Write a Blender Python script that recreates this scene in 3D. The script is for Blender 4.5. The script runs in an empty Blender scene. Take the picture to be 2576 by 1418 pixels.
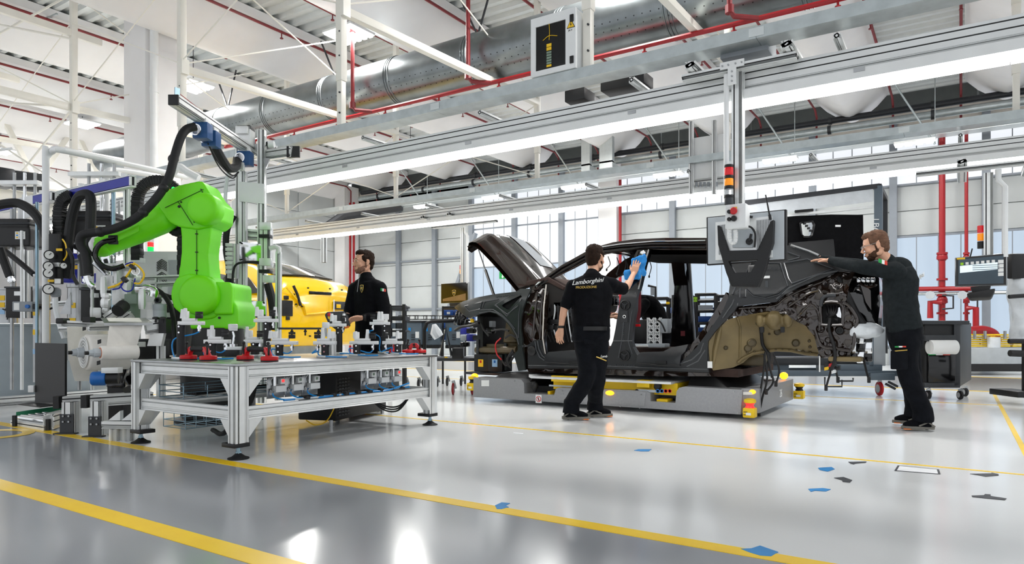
import bpy, bmesh, math, random
from mathutils import Vector as V, Matrix, noise
from mathutils.geometry import delaunay_2d_cdt
SC = bpy.context.scene
COL = SC.collection
random.seed(7)
PI = math.pi
# ---------------------------------------------------------------- camera
F, CX, HY, H, YAW = 1724.0, 1288.0, 832.0, 0.92, math.radians(33.2)
CS, SN = math.cos(YAW), math.sin(YAW)
cd = bpy.data.cameras.new('camera'); cam = bpy.data.objects.new('camera', cd); COL.objects.link(cam)
cd.sensor_width = 36; cd.lens = F / 2576 * 36; cd.shift_y = (HY - 709) / 2576; cd.clip_end = 200; cd.clip_start = .05
cam.location = (0, 0, H); cam.rotation_euler = (PI / 2, 0, YAW)
SC.camera = cam
# ---------------------------------------------------------------- world, exposure
w = bpy.data.worlds.new('world'); SC.world = w; w.use_nodes = True
w.node_tree.nodes['Background'].inputs[0].default_value = (.93, .96, 1, 1)
w.node_tree.nodes['Background'].inputs[1].default_value = .7
vs = SC.view_settings
vs.view_transform = 'Standard'; vs.look = 'None'; vs.gamma = 1; vs.use_curve_mapping = False; vs.exposure = 0.58
LAMP, TUBE, WIN = 130.0, 5.0, .5      # high-bay watts, light-line emission, window emission
# ---------------------------------------------------------------- projection helpers (photo pixel -> place)
def pd(u, v, d):
    t = (u - CX) / F
    return V((d * (CS * t - SN), d * (SN * t + CS), H + (HY - v) / F * d))
def gp(u, v, z=0.): return pd(u, v, (H - z) * F / (v - HY))
def py(u, v, Y): return pd(u, v, Y / (SN * (u - CX) / F + CS))
def px(u, v, X): return pd(u, v, X / (CS * (u - CX) / F - SN))
def dep(p): return -SN * p[0] + CS * p[1]
RT, FW, UP = V((CS, SN, 0)), V((-SN, CS, 0)), V((0, 0, 1))
# ---------------------------------------------------------------- materials
MATS = {}
def lin(h):
    c = [int(h[i:i + 2], 16) / 255 for i in (0, 2, 4)]
    return [x / 12.92 if x <= .04045 else ((x + .055) / 1.055) ** 2.4 for x in c]
def mat(name, hx, rough=.5, metal=0., var=.06, scale=6., bump=0., bscale=60., coat=0., emit=0., alpha=None, trans=0., ani=None):
    m = bpy.data.materials.new(name); m.use_nodes = True; nt = m.node_tree; b = nt.nodes['Principled BSDF']
    c = lin(hx)
    b.inputs['Roughness'].default_value = rough; b.inputs['Metallic'].default_value = metal
    if coat: b.inputs['Coat Weight'].default_value = coat; b.inputs['Coat Roughness'].default_value = .04
    if trans: b.inputs['Transmission Weight'].default_value = trans; b.inputs['IOR'].default_value = 1.2
    if alpha is not None: b.inputs['Alpha'].default_value = alpha
    tc = nt.nodes.new('ShaderNodeTexCoord'); n = nt.nodes.new('ShaderNodeTexNoise'); n.inputs['Scale'].default_value = scale; n.inputs['Detail'].default_value = 3
    src = tc.outputs['Object']
    if ani:
        mp = nt.nodes.new('ShaderNodeMapping'); mp.inputs['Scale'].default_value = ani; nt.links.new(src, mp.inputs['Vector']); src = mp.outputs['Vector']
    nt.links.new(src, n.inputs['Vector'])
    r = nt.nodes.new('ShaderNodeValToRGB'); r.color_ramp.elements[0].position = .3; r.color_ramp.elements[1].position = .7
    r.color_ramp.elements[0].color = [max(0, x * (1 - var)) for x in c] + [1]; r.color_ramp.elements[1].color = [min(1, x * (1 + var)) for x in c] + [1]
    nt.links.new(n.outputs['Fac'], r.inputs['Fac']); nt.links.new(r.outputs['Color'], b.inputs['Base Color'])
    if emit:
        b.inputs['Emission Strength'].default_value = emit; nt.links.new(r.outputs['Color'], b.inputs['Emission Color'])
    if bump:
        n2 = nt.nodes.new('ShaderNodeTexNoise'); n2.inputs['Scale'].default_value = bscale; n2.inputs['Detail'].default_value = 4; nt.links.new(src, n2.inputs['Vector'])
        bp = nt.nodes.new('ShaderNodeBump'); bp.inputs['Strength'].default_value = bump; bp.inputs['Distance'].default_value = .01
        nt.links.new(n2.outputs['Fac'], bp.inputs['Height']); nt.links.new(bp.outputs['Normal'], b.inputs['Normal'])
    MATS[name] = m
    return m
for a in [
 ('floor_white', 'e6e8e8', .16, 0, .025, .7, .03, 3), ('floor_grey', '9a9da2', .16, 0, .06, .5, .04, 3), ('floor_back', '9a948e', .13, 0, .05, .5, .03, 3),
 ('line_yellow', 'ffd10f', .3, 0, .05), ('tape_blue', '1d86c9', .5), ('tape_black', '33363b', .5), ('tape_white', 'e4e6e8', .5),
 ('steel_white', 'efece2', .4, 0, .02), ('concrete_white', 'f1f0f0', .7, 0, .03, 1.5), ('sheet_white', 'd3d7d6', .45, .3, .04), ('cream', 'd8d2c9', .6, 0, .04),
 ('panel_grey', 'c3c8c8', .5, 0, .03, 2), ('panel_dark', '5c605f', .6, 0, .05), ('mullion', '8d949c', .45, .2, .04), ('galv', 'b7bfc0', .34, .75, .1, 9), ('galv_duct', '7f8587', .3, .9, .22, 2.5),
 ('galv_light', 'd2d8d8', .4, .5, .05, 9), ('alu', 'e4e6e5', .36, .4, .04, 12), ('alu_white', 'e6e8e7', .42, .2, .03), ('slot', '1c1d1f', .6), ('chrome', 'e4e6e8', .12, 1, .03), ('steel', 'a3a5a6', .28, .9, .12, 8), ('zinc', '8fa9b8', .3, .8, .1),
 ('red_paint', '9c0f18', .4, 0, .08), ('red_pipe', '7d1d22', .45, 0, .1), ('red_bright', 'c8121b', .35, 0, .06), ('dark_pipe', '2a2c30', .4, .2, .1), ('dark_steel', '3b3d40', .45, .4, .1),
 ('black', '0b0b0d', .5, 0, .2), ('black_gloss', '0c0c0e', .12, 0, .2), ('black_rubber', '0e0f11', .65, 0, .2, 8, .15, 40), ('black_cloth', '0b0c10', .95, 0, .25, 14, .35, 120), ('trouser', '0f1116', .95, 0, .25, 14, .35, 120), ('fleece', '202527', .95, 0, .2, 30, .5, 220),
 ('robot_green', '76ea00', .45, 0, .03, 4, .06, 500), ('robot_line', '123300', .6), ('blue_enamel', '14209a', .45, 0, .05), ('blue_motor', '1565b4', .35, 0, .06), ('blue_rot', '1d4f86', .45, 0, .08), ('blue_tube', '0f8fdc', .3, 0, .05), ('blue_cloth', '2b86cf', .9, 0, .12, 20, .4, 90), ('blue_crate', '1c4f9c', .5, 0, .1), ('conv_green', '0b7a52', .45), ('grey_green', '7f9382', .5),
 ('white_plastic', 'eceeee', .45, 0, .02), ('paper', 'f0f1ef', .8, 0, .02), ('film', 'e9e6df', .55, 0, .05, 12, .1, 30), ('film_wrap', 'dfe4e8', .25, 0, .06, 8, .6, 14), ('tank', '8e989d', .4, .35, .1, 3), ('grey_plastic', '8c9297', .5, 0, .05), ('grey_cart', '5d6b76', .45, .1, .06), ('box_grey', 'b5bcc1', .5), ('agv_grey', '9c9d9f', .42, .35, .05, 40, .05, 300), ('agv_dark', '2a2a2b', .3, .2, .1),
 ('cable_white', 'dde1e3', .4), ('yellow_paint', 'f5c400', .22, 0, .03, 4, 0, 60, .6), ('yellow_plastic', 'f6cd10', .4, 0, .04), ('sticker_yellow', 'f7c81a', .5), ('sticker_green', '9bd21c', .5), ('sticker_blue', '9cc4e8', .5), ('orange', 'e8761d', .45),
 ('car_brown', '241811', .1, .3, .1, 4, 0, 60, 1.), ('car_black', '0a0a0b', .12, .1, .2, 4, 0, 60, .8), ('cover', '1f2123', .33, 0, .06, 10, .06, 300), ('cover_line', '3d4043', .3, 0, .05), ('cover_green', '1d2322', .3, 0, .08, 10, .06, 300), ('olive', '7c6c48', .4, .2, .25, 3, .1, 20), ('olive_dark', '5b5038', .4, .2, .35, 3, .1, 20), ('interior', '17130f', .75, 0, .3, 6), ('interior_brown', '3d2c26', .85, 0, .15, 20, .2, 120), ('belt_red', '6f2129', .7, 0, .1), ('felt', '111113', .95, 0, .2, 20, .3, 150),
 ('skin', 'd3a184', .5, 0, .07, 9, .1, 150), ('hair', '2a1d15', .8, 0, .35, 30, .8, 160), ('hair_light', '6b5040', .8, 0, .3, 30, .8, 160), ('beard', '4a3528', .85, 0, .3, 40, .6, 180), ('stubble', '7d5947', .8, 0, .25, 60, .4, 220), ('eye_white', 'e6e2dc', .3), ('lip', 'b0705f', .5), ('shoe_grey', '6f6c64', .6, 0, .1), ('gold', 'c9a94e', .4, .3, .05), ('flag_green', '1d9a4a', .6), ('flag_red', 'd8402f', .6), ('pink', 'e85aa8', .5)]:
    mat(*a)
mat('lamp_on', 'ffffff', .5, 0, 0, emit=TUBE); mat('led_on', 'ffffff', .5, 0, 0, emit=14)
mat('amber_on', 'ff9a1a', .3, 0, .02, emit=2.2); mat('amber', 'f5920a', .25, 0, .05, emit=.25); mat('red_lens', 'd4101c', .2, 0, .05, emit=.12); mat('green_on', '18d860', .25, 0, .05, emit=.8); mat('red_on', 'f03030', .25, 0, .02, emit=.9)
mat('screen_dark', '2b3a44', .2, 0, .2, 2, emit=.35); mat('screen_light', 'c9d8dd', .2, 0, .03, emit=.55); mat('screen_black', '14120f', .1, 0, .3, 2); mat('screen_tan', '7a5f3e', .2, 0, .2, 2, emit=.2)
mat('poly_window', 'c9def3', .3, 0, .06, .6, emit=WIN, ani=(3, 1, .4)); mat('window_bright', 'f4f8ff', .3, 0, .02, .6, emit=WIN * 1.25)
mat('glass', '101418', .05, 0, .05, alpha=.55); mat('glass_car', '15201f', .03, 0, .3, 1.5, coat=1.); mat('clear_plastic', 'e8eef0', .15, 0, .02, alpha=.35)
for n in ('poly_window', 'window_bright'):
    p = MATS[n].node_tree; i = p.nodes['Principled BSDF'].inputs['Base Color']; p.links.remove(i.links[0]); i.default_value = (.12, .13, .14, 1)
for n in ('black_cloth', 'trouser', 'fleece', 'felt', 'hair', 'hair_light', 'beard'): MATS[n].node_tree.nodes['Principled BSDF'].inputs['Specular IOR Level'].default_value = .15
def M(n): return MATS[n]
# ---------------------------------------------------------------- mesh builder
def basis(d):
    d = V(d).normalized(); a = UP if abs(d.z) < .95 else V((1, 0, 0))
    x = d.cross(a).normalized(); return x, x.cross(d).normalized(), d
def spline(pts, n=6):
    P = [V(p) for p in pts]; P = [P[0] * 2 - P[1]] + P + [P[-1] * 2 - P[-2]]; o = []
    for i in range(1, len(P) - 2):
        for k in range(n):
            t = k / n; a, b, c, d = P[i - 1:i + 3]
            o.append(.5 * ((2 * b) + (c - a) * t + (2 * a - 5 * b + 4 * c - d) * t * t + (3 * b - a - 3 * c + d) * t ** 3))
    o.append(P[-2]); return o
class MB:
    def __init__(s, m=None): s.v = []; s.f = []; s.fm = []; s.ms = []; s.mi = 0; m and s.use(m)
    def use(s, m):
        if m not in s.ms: s.ms.append(m)
        s.mi = s.ms.index(m); return s
    def add(s, vs, fs):
        if not s.ms: s.use('black')
        k = len(s.v); s.v += [V(p) for p in vs]; s.f += [[i + k for i in f] for f in fs]; s.fm += [s.mi] * len(fs); return s
    def hexa(s, p): return s.add(p, [(3, 2, 1, 0), (4, 5, 6, 7), (0, 1, 5, 4), (1, 2, 6, 5), (2, 3, 7, 6), (3, 0, 4, 7)])
    def box(s, a, b):
        x0, y0, z0 = [min(a[i], b[i]) for i in range(3)]; x1, y1, z1 = [max(a[i], b[i]) for i in range(3)]
        return s.hexa([(x0, y0, z0), (x1, y0, z0), (x1, y1, z0), (x0, y1, z0), (x0, y0, z1), (x1, y0, z1), (x1, y1, z1), (x0, y1, z1)])
    def ob(s, c, sx, sy, sz, ex=V((1, 0, 0)), ey=V((0, 1, 0)), ez=UP):
        c = V(c); ex, ey, ez = V(ex) * sx / 2, V(ey) * sy / 2, V(ez) * sz / 2
        return s.hexa([c + a * ex + b * ey + d * ez for d in (-1, 1) for a, b in ((-1, -1), (1, -1), (1, 1), (-1, 1))])
    def bar(s, p, q, w, h=None, up=UP):
        p, q = V(p), V(q); h = h or w; d = (q - p).normalized(); x = d.cross(V(up))
        if x.length < 1e-3: x = d.cross(V((1, 0, 0)))
        x.normalize(); z = x.cross(d); return s.ob((p + q) / 2, w, (q - p).length, h, x, d, z)
    def loft(s, rings, cap=True, closed=True):
        n = len(rings[0]); vs = [p for r in rings for p in r]; fs = []
        for i in range(len(rings) - 1):
            for j in range(n if closed else n - 1):
                k = (j + 1) % n; fs.append((i * n + j, i * n + k, (i + 1) * n + k, (i + 1) * n + j))
        if cap: fs += [tuple(range(n))[::-1], tuple(range((len(rings) - 1) * n, len(rings) * n))]
        return s.add(vs, fs)
    def ring(s, c, x, y, r, n, r2=None): return [V(c) + V(x) * math.cos(2 * PI * k / n) * r + V(y) * math.sin(2 * PI * k / n) * (r2 or r) for k in range(n)]
    def cyl(s, p, q, r, r2=None, n=14, cap=True):
        p, q = V(p), V(q); x, y, d = basis(q - p); r2 = r if r2 is None else r2
        return s.loft([s.ring(p, x, y, r, n), s.ring(q, x, y, r2, n)], cap)
    def lathe(s, p, ax, prof, n=18):
        p = V(p); x, y, d = basis(ax); return s.loft([s.ring(p + d * h, x, y, max(r, 1e-4), n) for r, h in prof])
    def tube(s, pts, r, n=8, cap=True):
        pts = [V(p) for p in pts]; x, y, d = basis(pts[1] - pts[0]); R = []
        for i, p in enumerate(pts):
            t = (pts[min(i + 1, len(pts) - 1)] - pts[max(i - 1, 0)]).normalized(); x = (x - t * x.dot(t)).normalized(); y = x.cross(t)
            R.append(s.ring(p, x, y, r[i] if isinstance(r, (list, tuple)) else r, n))
        return s.loft(R, cap)
    def hose(s, pts, r, n=8, k=6): return s.tube(spline(pts, k), r, n)
    def prism(s, poly, vec):
        vec = V(vec); poly = [V(p) for p in poly]; n = len(poly); q = [p + vec for p in poly]
        return s.add(poly + q, [tuple(range(n))[::-1], tuple(range(n, 2 * n))] + [(i, (i + 1) % n, n + (i + 1) % n, n + i) for i in range(n)])
    def ell(s, c, r, R=None, nu=14, nv=9):
        c = V(c); vs = [];
        for i in range(nv + 1):
            a = PI * i / nv
            for j in range(nu):
                b = 2 * PI * j / nu; p = V((r[0] * math.sin(a) * math.cos(b), r[1] * math.sin(a) * math.sin(b), r[2] * math.cos(a)))
                vs.append(c + (R @ p if R else p))
        return s.add(vs, [(i * nu + j, (i + 1) * nu + j, (i + 1) * nu + (j + 1) % nu, i * nu + (j + 1) % nu) for i in range(nv) for j in range(nu)])
    def prof(s, p, q, w, h=None, up=UP, ns=None, body='alu'):
        """slotted aluminium extrusion: grooved section, dark slot inserts"""
        p, q = V(p), V(q); h = h or w; d = (q - p).normalized(); x = d.cross(V(up))
        if x.length < 1e-3: x = d.cross(V((1, 0, 0)))
        x.normalize(); z = x.cross(d); g = .0055; dp = .008; P = []; dark = []
        for sx, sy, L, a, b in ((1, 0, w, x, z), (0, 1, h, z, -x), (1, 0, w, -x, -z), (0, 1, h, -z, x)):
            k = max(1, round(L / .05)); off = (h if sx else w) / 2
            P.append(a * (-L / 2) + b * off)
            for i in range(k):
                c = -L / 2 + L * (i + .5) / k
                P += [a * (c - g) + b * off, a * (c - g) + b * (off - dp), a * (c + g) + b * (off - dp), a * (c + g) + b * off]; dark.append(len(P) - 3)
        P = P[::-1]; n = len(P); dark = {n - 1 - i - 1 for i in dark}
        k = len(s.v); s.use(body); s.v += [p + t for t in P] + [q + t for t in P]
        bi = s.mi; s.use('slot'); di = s.mi; s.mi = bi
        for i in range(n):
            j = (i + 1) % n; s.f.append([k + i, k + j, k + n + j, k + n + i]); s.fm.append(di if i in dark else bi)
        s.f += [[k + i for i in range(n)][::-1], [k + n + i for i in range(n)]]; s.fm += [bi, bi]
        return s
    def cdt(s, outl, holes, fun, thick, grid=.06):
        """panel: outline/holes in 2-D (a,b); fun(a,b)->3-D point; thick = vector or None"""
        pts = []; edges = []; loops = [outl] + list(holes)
        for lp in loops:
            k = len(pts); n = len(lp); pts += [V((p[0], p[1])) for p in lp]; edges += [(k + i, k + (i + 1) % n) for i in range(n)]
        def inside(p, lp):
            c = False; j = len(lp) - 1
            for i in range(len(lp)):
                a, b = lp[i], lp[j]
                if (a[1] > p[1]) != (b[1] > p[1]) and p[0] < (b[0] - a[0]) * (p[1] - a[1]) / (b[1] - a[1]) + a[0]: c = not c
                j = i
            return c
        ok = lambda p: inside(p, outl) and not any(inside(p, h) for h in holes)
        x0, x1 = min(p[0] for p in outl), max(p[0] for p in outl); y0, y1 = min(p[1] for p in outl), max(p[1] for p in outl)
        if grid:
            y = y0 + grid / 2; o = 0
            while y < y1:
                x = x0 + grid / 2 + (grid / 2 if o else 0)
                while x < x1:
                    if ok((x, y)): pts.append(V((x, y)))
                    x += grid
                y += grid; o ^= 1
        r = delaunay_2d_cdt(pts, edges, [], 0, 1e-5); vs, fs = r[0], r[2]; keep = []
        for f in fs:
            c = sum((vs[i] for i in f), V((0, 0))) / len(f)
            if ok(c): keep.append(tuple(f))
        P = [V(fun(p.x, p.y)) for p in vs]; n = len(P)
        if thick is None: return s.add(P, keep)
        ec = {}
        for f in keep:
            for i in range(len(f)):
                e = (f[i], f[(i + 1) % len(f)]); ec[e] = ec.get(e, 0) + 1
        T = V(thick)
        fs = keep + [tuple(i + n for i in f[::-1]) for f in keep] + [(b, a, a + n, b + n) for (a, b) in ec if (b, a) not in ec]
        return s.add(P + [p + T for p in P], fs)
ORG = {}
def _mesh(name, vs, fs, fm, ms, smooth, bev):
    me = bpy.data.meshes.new(name); me.from_pydata(vs, [], fs)
    for m in ms: me.materials.append(M(m))
    if len(ms) > 1: me.polygons.foreach_set('material_index', fm)
    bm = bmesh.new(); bm.from_mesh(me)
    bmesh.ops.recalc_face_normals(bm, faces=bm.faces)
    if bev:
        es = [e for e in bm.edges if len(e.link_faces) == 2 and e.calc_face_angle(0) > .45]
        bmesh.ops.bevel(bm, geom=es, offset=bev, segments=2, profile=.5, affect='EDGES', clamp_overlap=True)
    bm.to_mesh(me); bm.free()
    if smooth:
        me.polygons.foreach_set('use_smooth', [True] * len(me.polygons)); me.set_sharp_from_angle(angle=math.radians(smooth))
    me.update(); return me
def obj(name, mb, parent=None, smooth=35, bev=0, kind=None, label=None, cat=None, group=None, recenter=True):
    if parent is not None: org = ORG[parent.name]
    elif recenter and mb.v:
        xs = [p.x for p in mb.v]; ys = [p.y for p in mb.v]; org = V(((min(xs) + max(xs)) / 2, (min(ys) + max(ys)) / 2, min(p.z for p in mb.v)))
    else: org = V((0, 0, 0))
    me = _mesh(name, [p - org for p in mb.v], mb.f, mb.fm, mb.ms, smooth, bev)
    o = bpy.data.objects.new(name, me); COL.objects.link(o); ORG[o.name] = org
    if parent is not None: o.parent = parent
    else: o.location = org
    tag(o, label, cat, group, kind); return o
def tag(o, label=None, cat=None, group=None, kind=None):
    for k, x in (('label', label), ('category', cat), ('group', group), ('kind', kind)):
        if x: o[k] = x
    return o
def thing(name, label, cat, loc=(0, 0, 0), group=None, kind=None):
    o = bpy.data.objects.new(name, None); COL.objects.link(o); o.location = loc; o.empty_display_size = .1; ORG[o.name] = V(loc)
    return tag(o, label, cat, group, kind)
def dup(o, loc=None, rz=0, label=None, parent=None):
    c = o.copy(); COL.objects.link(c); ORG[c.name] = V(loc) if loc is not None else ORG[o.name]
    if parent is not None: c.parent = parent
    else:
        c.location = loc; c.rotation_euler = (0, 0, rz)
    if label: c['label'] = label
    for ch in o.children: dup(ch, parent=c)
    return c
TMP = bpy.data.scenes.new('bench')
def baked(o):
    TMP.collection.objects.link(o)
    with bpy.context.temp_override(scene=TMP, view_layer=TMP.view_layers[0]): me = bpy.data.meshes.new_from_object(o.evaluated_get(bpy.context.evaluated_depsgraph_get()))
    return me
def text(name, s, size, c, ex, ez, m, parent, align='CENTER', shear=0., ext=.0015, sx=1.):
    cu = bpy.data.curves.new(name, 'FONT'); cu.body = s; cu.size = size; cu.align_x = align; cu.align_y = 'CENTER'; cu.extrude = ext; cu.shear = shear; cu.resolution_u = 3
    t = bpy.data.objects.new(name, cu); me = baked(t); bpy.data.objects.remove(t); bpy.data.curves.remove(cu)
    ex, ez = V(ex).normalized(), V(ez).normalized(); n = ex.cross(ez); mb = MB(m); c = V(c)
    mb.add([c + ex * v.co.x * sx + ez * v.co.y + n * v.co.z for v in me.vertices], [tuple(p.vertices) for p in me.polygons]); bpy.data.meshes.remove(me)
    return obj(name, mb, parent, 0)
def remesh(name, mb, vox, m, parent=None, iters=4, fac=.5, disp=None, label=None, cat=None):
    """union of overlapping shapes -> one continuous smooth surface"""
    me = bpy.data.meshes.new(name); me.from_pydata(mb.v, [], mb.f); t = bpy.data.objects.new(name, me)
    bm = bmesh.new(); bm.from_mesh(me); bmesh.ops.remove_doubles(bm, verts=bm.verts, dist=1e-5); bmesh.ops.recalc_face_normals(bm, faces=bm.faces); bm.to_mesh(me); bm.free()
    md = t.modifiers.new('r', 'REMESH'); md.mode = 'VOXEL'; md.voxel_size = vox
    if iters: s = t.modifiers.new('s', 'SMOOTH'); s.factor = fac; s.iterations = iters
    r = baked(t); bpy.data.objects.remove(t); bpy.data.meshes.remove(me)
    org = ORG[parent.name] if parent is not None else V((0, 0, 0))
    n = len(r.vertices); co = [0.] * (3 * n); no = [0.] * (3 * n); r.vertices.foreach_get('co', co)
    if disp: r.vertices.foreach_get('normal', no)
    ox, oy, oz = org
    for i in range(0, 3 * n, 3):
        if disp:
            k = disp(V(co[i:i + 3])); co[i] += no[i] * k; co[i + 1] += no[i + 1] * k; co[i + 2] += no[i + 2] * k
        co[i] -= ox; co[i + 1] -= oy; co[i + 2] -= oz
    r.vertices.foreach_set('co', co); r.update()
    r.materials.clear(); r.materials.append(M(m)); r.polygons.foreach_set('use_smooth', [True] * len(r.polygons))
    o = bpy.data.objects.new(name, r); COL.objects.link(o); ORG[o.name] = org
    if parent is not None: o.parent = parent
    return tag(o, label, cat)
# ================================================================ the hall
def sbox(name, a, b, m, kind='structure', label=None, cat=None, parent=None, bev=0):
    return obj(name, MB(m).box(a, b), parent, kind=kind if parent is None else None, label=label, cat=cat, bev=bev)
sbox('floor', (-50, 2.97, -.2), (14, 21, 0), 'floor_white')
sbox('floor_aisle', (-50, -3, -.2), (14, 2.97, 0), 'floor_grey')
sbox('floor_passage', (-50, 12.7, -.1), (14, 16.5, .001), 'floor_back')
def strip(name, x0, y0, x1, y1, m='line_yellow', z=.002): return sbox(name, (x0, y0, -.01), (x1, y1, z), m)
strip('trim_1', -50, 2.865, 14, 2.965); strip('trim_2', -50, 1.70, 14, 1.82); strip('trim_3', -24, 5.445, 14, 5.48); strip('trim_4', .39, 5.48, .43, 12.6); strip('trim_5', -14, 10.38, .39, 10.42)
strip('trim_6', -24, 12.62, 14, 12.72, z=.003); strip('trim_7', -24, 16.48, 14, 16.58, z=.003)
# yellow letter painted in the aisle
b = MB('line_yellow'); c = gp(-18, 1092)
b.loft([b.ring(c + UP * h, V((1, 0, 0)), V((0, 1, 0)), r, 28, r * .9) for r, h in ((.34, .002), (.34, .003), (.235, .003), (.235, .002))], False); obj('floor_letter', b, kind='structure', smooth=0)
# ---- far wall with panels, windows, mullions
WY = 21.0
wall = sbox('wall_far', (-22, WY + .02, 0), (14, WY + .3, 7.6), 'panel_grey')
MX = [-15.5, -13.55, -11.6, -9.73, -7.6, -5.55, -3.5, -1.5, .54, 2.6, 4.6]
def rows(x0, x1, zs, m='panel_grey'):
    for z0, z1 in zip(zs[:-1], zs[1:]): obj('wall_panel', MB(m).box((x0 + .03, WY - .04, z0 + .01), (x1 - .03, WY + .02, z1 - .01)), wall, bev=.006)
for x0, x1 in ((-22, -19.2), (-19.2, -17.3), (-17.3, -15.5)): rows(x0, x1, [0, .9, 1.8, 2.7, 3.6, 4.5, 5.4, 6.5])
for i in range(3, len(MX) - 1): rows(MX[i], MX[i + 1], [3.45, 4.1, 4.75]); rows(MX[i], MX[i + 1], [0, .45])
for i in range(0, 3): rows(MX[i], MX[i + 1], [0, .45])
rows(-22, 14, [6.3, 6.85], 'cream')
for i in range(13): obj('wall_panel', MB('panel_dark').box((-22 + i * 2.8, WY - .03, 6.9), (-19.25 + i * 2.8, WY + .02, 7.5)), wall)
nw = 0
def window(x0, x1, z0, z1, m, k=4):
    global nw; nw += 1
    t = thing('window_%d' % nw, None, None, ((x0 + x1) / 2, WY - .03, z0), kind='structure'); dx = (x1 - x0 - .08) / k
    for j in range(k): obj('pane', MB(m).box((x0 + .04 + j * dx + .008, WY - .05, z0 + .03), (x0 + .04 + (j + 1) * dx - .008, WY - .02, z1 - .03)), t)
    f = MB('mullion')
    f.box((x0, WY - .058, z0 - .025), (x1, WY - .012, z0 + .025))
    if z1 in (3.42, 6.3): f.box((x0, WY - .058, z1 - .025), (x1, WY - .012, z1 + .025))
    for j in range(1, k): f.box((x0 + .04 + j * dx - .012, WY - .055, z0), (x0 + .04 + j * dx + .012, WY - .02, z1))
    obj('window_frame', f, t)
for i in range(0, 3):
    for z0, z1 in ((.5, 1.9), (1.9, 3.3), (3.3, 4.75), (4.75, 6.3)): window(MX[i], MX[i + 1], z0, z1, 'poly_window' if z1 < 3.4 else 'window_bright')
for i in range(3, len(MX) - 1):
    window(MX[i], MX[i + 1], 4.8, 6.3, 'window_bright'); window(MX[i], MX[i + 1], .5, 1.9, 'poly_window'); window(MX[i], MX[i + 1], 1.9, 3.42, 'poly_window')
for i, x in enumerate(MX + [-19.2, -17.3]):
    if i == 3: sbox('column_wall', (x - .3, WY - .45, 0), (x + .35, WY - .08, 6.5), 'concrete_white')
    else: sbox('trim_%d' % (20 + i), (x - .09, WY - .2, 0), (x + .09, WY - .06, 6.5), 'mullion')
b = MB('mullion').bar((-17.2, WY - .14, .4), (-15.3, WY - .14, 4.6), .12, .16, (0, 1, 0)); obj('trim_40', b, kind='structure')
for i, z in enumerate((1.75, 3.7)): sbox('trim_%d' % (41 + i), (-22, WY - .12, z), (-15.5, WY - .05, z + .07), 'mullion')
sbox('column_corner', (-22.1, 20.1, 0), (-21.5, 20.9, 7), 'concrete_white')
# ---- left wall
wl = sbox('wall_left', (-22.5, 15.5, 0), (-22.2, 21, 7.19), 'panel_grey')
for i in range(2):
    for j in range(5): obj('wall_panel', MB('panel_grey').box((-22.21, 15.55 + i * 2.72, .02 + j * 1.42), (-22.15, 18.22 + i * 2.72, 1.42 + j * 1.42)), wl, bev=.006)
sbox('wall_end', (-50, -3, 0), (-49.7, 21, 7.19), 'concrete_white')
sbox('wall_far_end', (-49.7, 20.8, 0), (-22.5, 21, 7.19), 'concrete_white')
# ---- roof: corrugated sheets between white gull beams running to the far wall
roof = thing('ceiling', None, None, (0, 9, 7.2), kind='structure')
BX = [.93 - 3.32 * k for k in range(-2, 15)]
def ribs(x0, x1):
    b = MB('sheet_white'); p = []; y = -3.
    while y < 20.9: p += [(y, 7.2), (y + .1, 7.2), (y + .15, 7.27), (y + .25, 7.27)]; y += .3
    b.loft([[V((x, q[0], q[1])) for q in p] for x in (x0, x1)], False, False); return b
sh = None
for x in BX:
    if sh is None:
        sh = obj('roof_sheet', ribs(x - 3.32, x), roof, 0); x00 = x
    else:
        c = sh.copy(); COL.objects.link(c); c.parent = roof; c.location = (x - x00, 0, 0); ORG[c.name] = ORG[roof.name]
bm0 = None
sec = [(-.86, 7.19), (-.84, 7.04), (-.6, 6.78), (-.3, 6.55), (-.09, 6.44), (0, 6.42), (.09, 6.44), (.3, 6.55), (.6, 6.78), (.84, 7.04), (.86, 7.19)]
for x in BX:
    if bm0 is None:
        b = MB('concrete_white'); b.loft([[V((x + q[0] * s, y, z0 + (q[1] - z0) * s)) for q in sec] for y, s, z0 in ((-3, 1, 7.19), (20.0, 1, 7.19), (20.25, .95, 7.19), (20.45, .8, 7.19), (20.65, .5, 7.19), (20.75, .1, 7.19))]); bm0 = obj('roof_beam', b, roof); xb = x
    else:
        c = bm0.copy(); COL.objects.link(c); c.parent = roof; c.location = (x - xb, 0, 0); ORG[c.name] = ORG[roof.name]
# ---- sprinkler branch pipes beside the beams
def sprink(x, side, lab):
    t = thing('sprinkler_pipe', lab, 'pipe', (x, 9, 6.9), 'red sprinkler branch pipes under the roof')
    b = MB('red_pipe').tube([(x, -2, 6.93), (x, 20.1, 6.93), (x, 20.35, 6.78), (x, 20.35, 6.2)], .028, 6); obj('pipe', b, t)
    for y in range(3, 20, 3): obj('sprinkler_head', MB('red_pipe').cyl((x, y, 6.96), (x, y, 6.8), .012, n=6).cyl((x, y, 6.81), (x, y, 6.795), .035, n=8), t); 
    for y in (6, 12, 18): obj('bracket', MB('galv').bar((x - .3, y + .2, 7.0), (x + .3, y + .2, 6.98), .03), t)
for k, x in enumerate(BX):
    if -34 < x < 3:
        for s in (-1, 1): sprink(x + s * .92, s, 'red sprinkler pipe %s of the %s roof beam from the right' % ('right' if s > 0 else 'left', ('', '', 'first', 'second', 'third', 'fourth', 'fifth', 'sixth', 'seventh', 'eighth', 'ninth', 'tenth', 'eleventh', 'twelfth', 'thirteenth', 'fourteenth', 'fifteenth', 'sixteenth')[k]))
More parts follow.
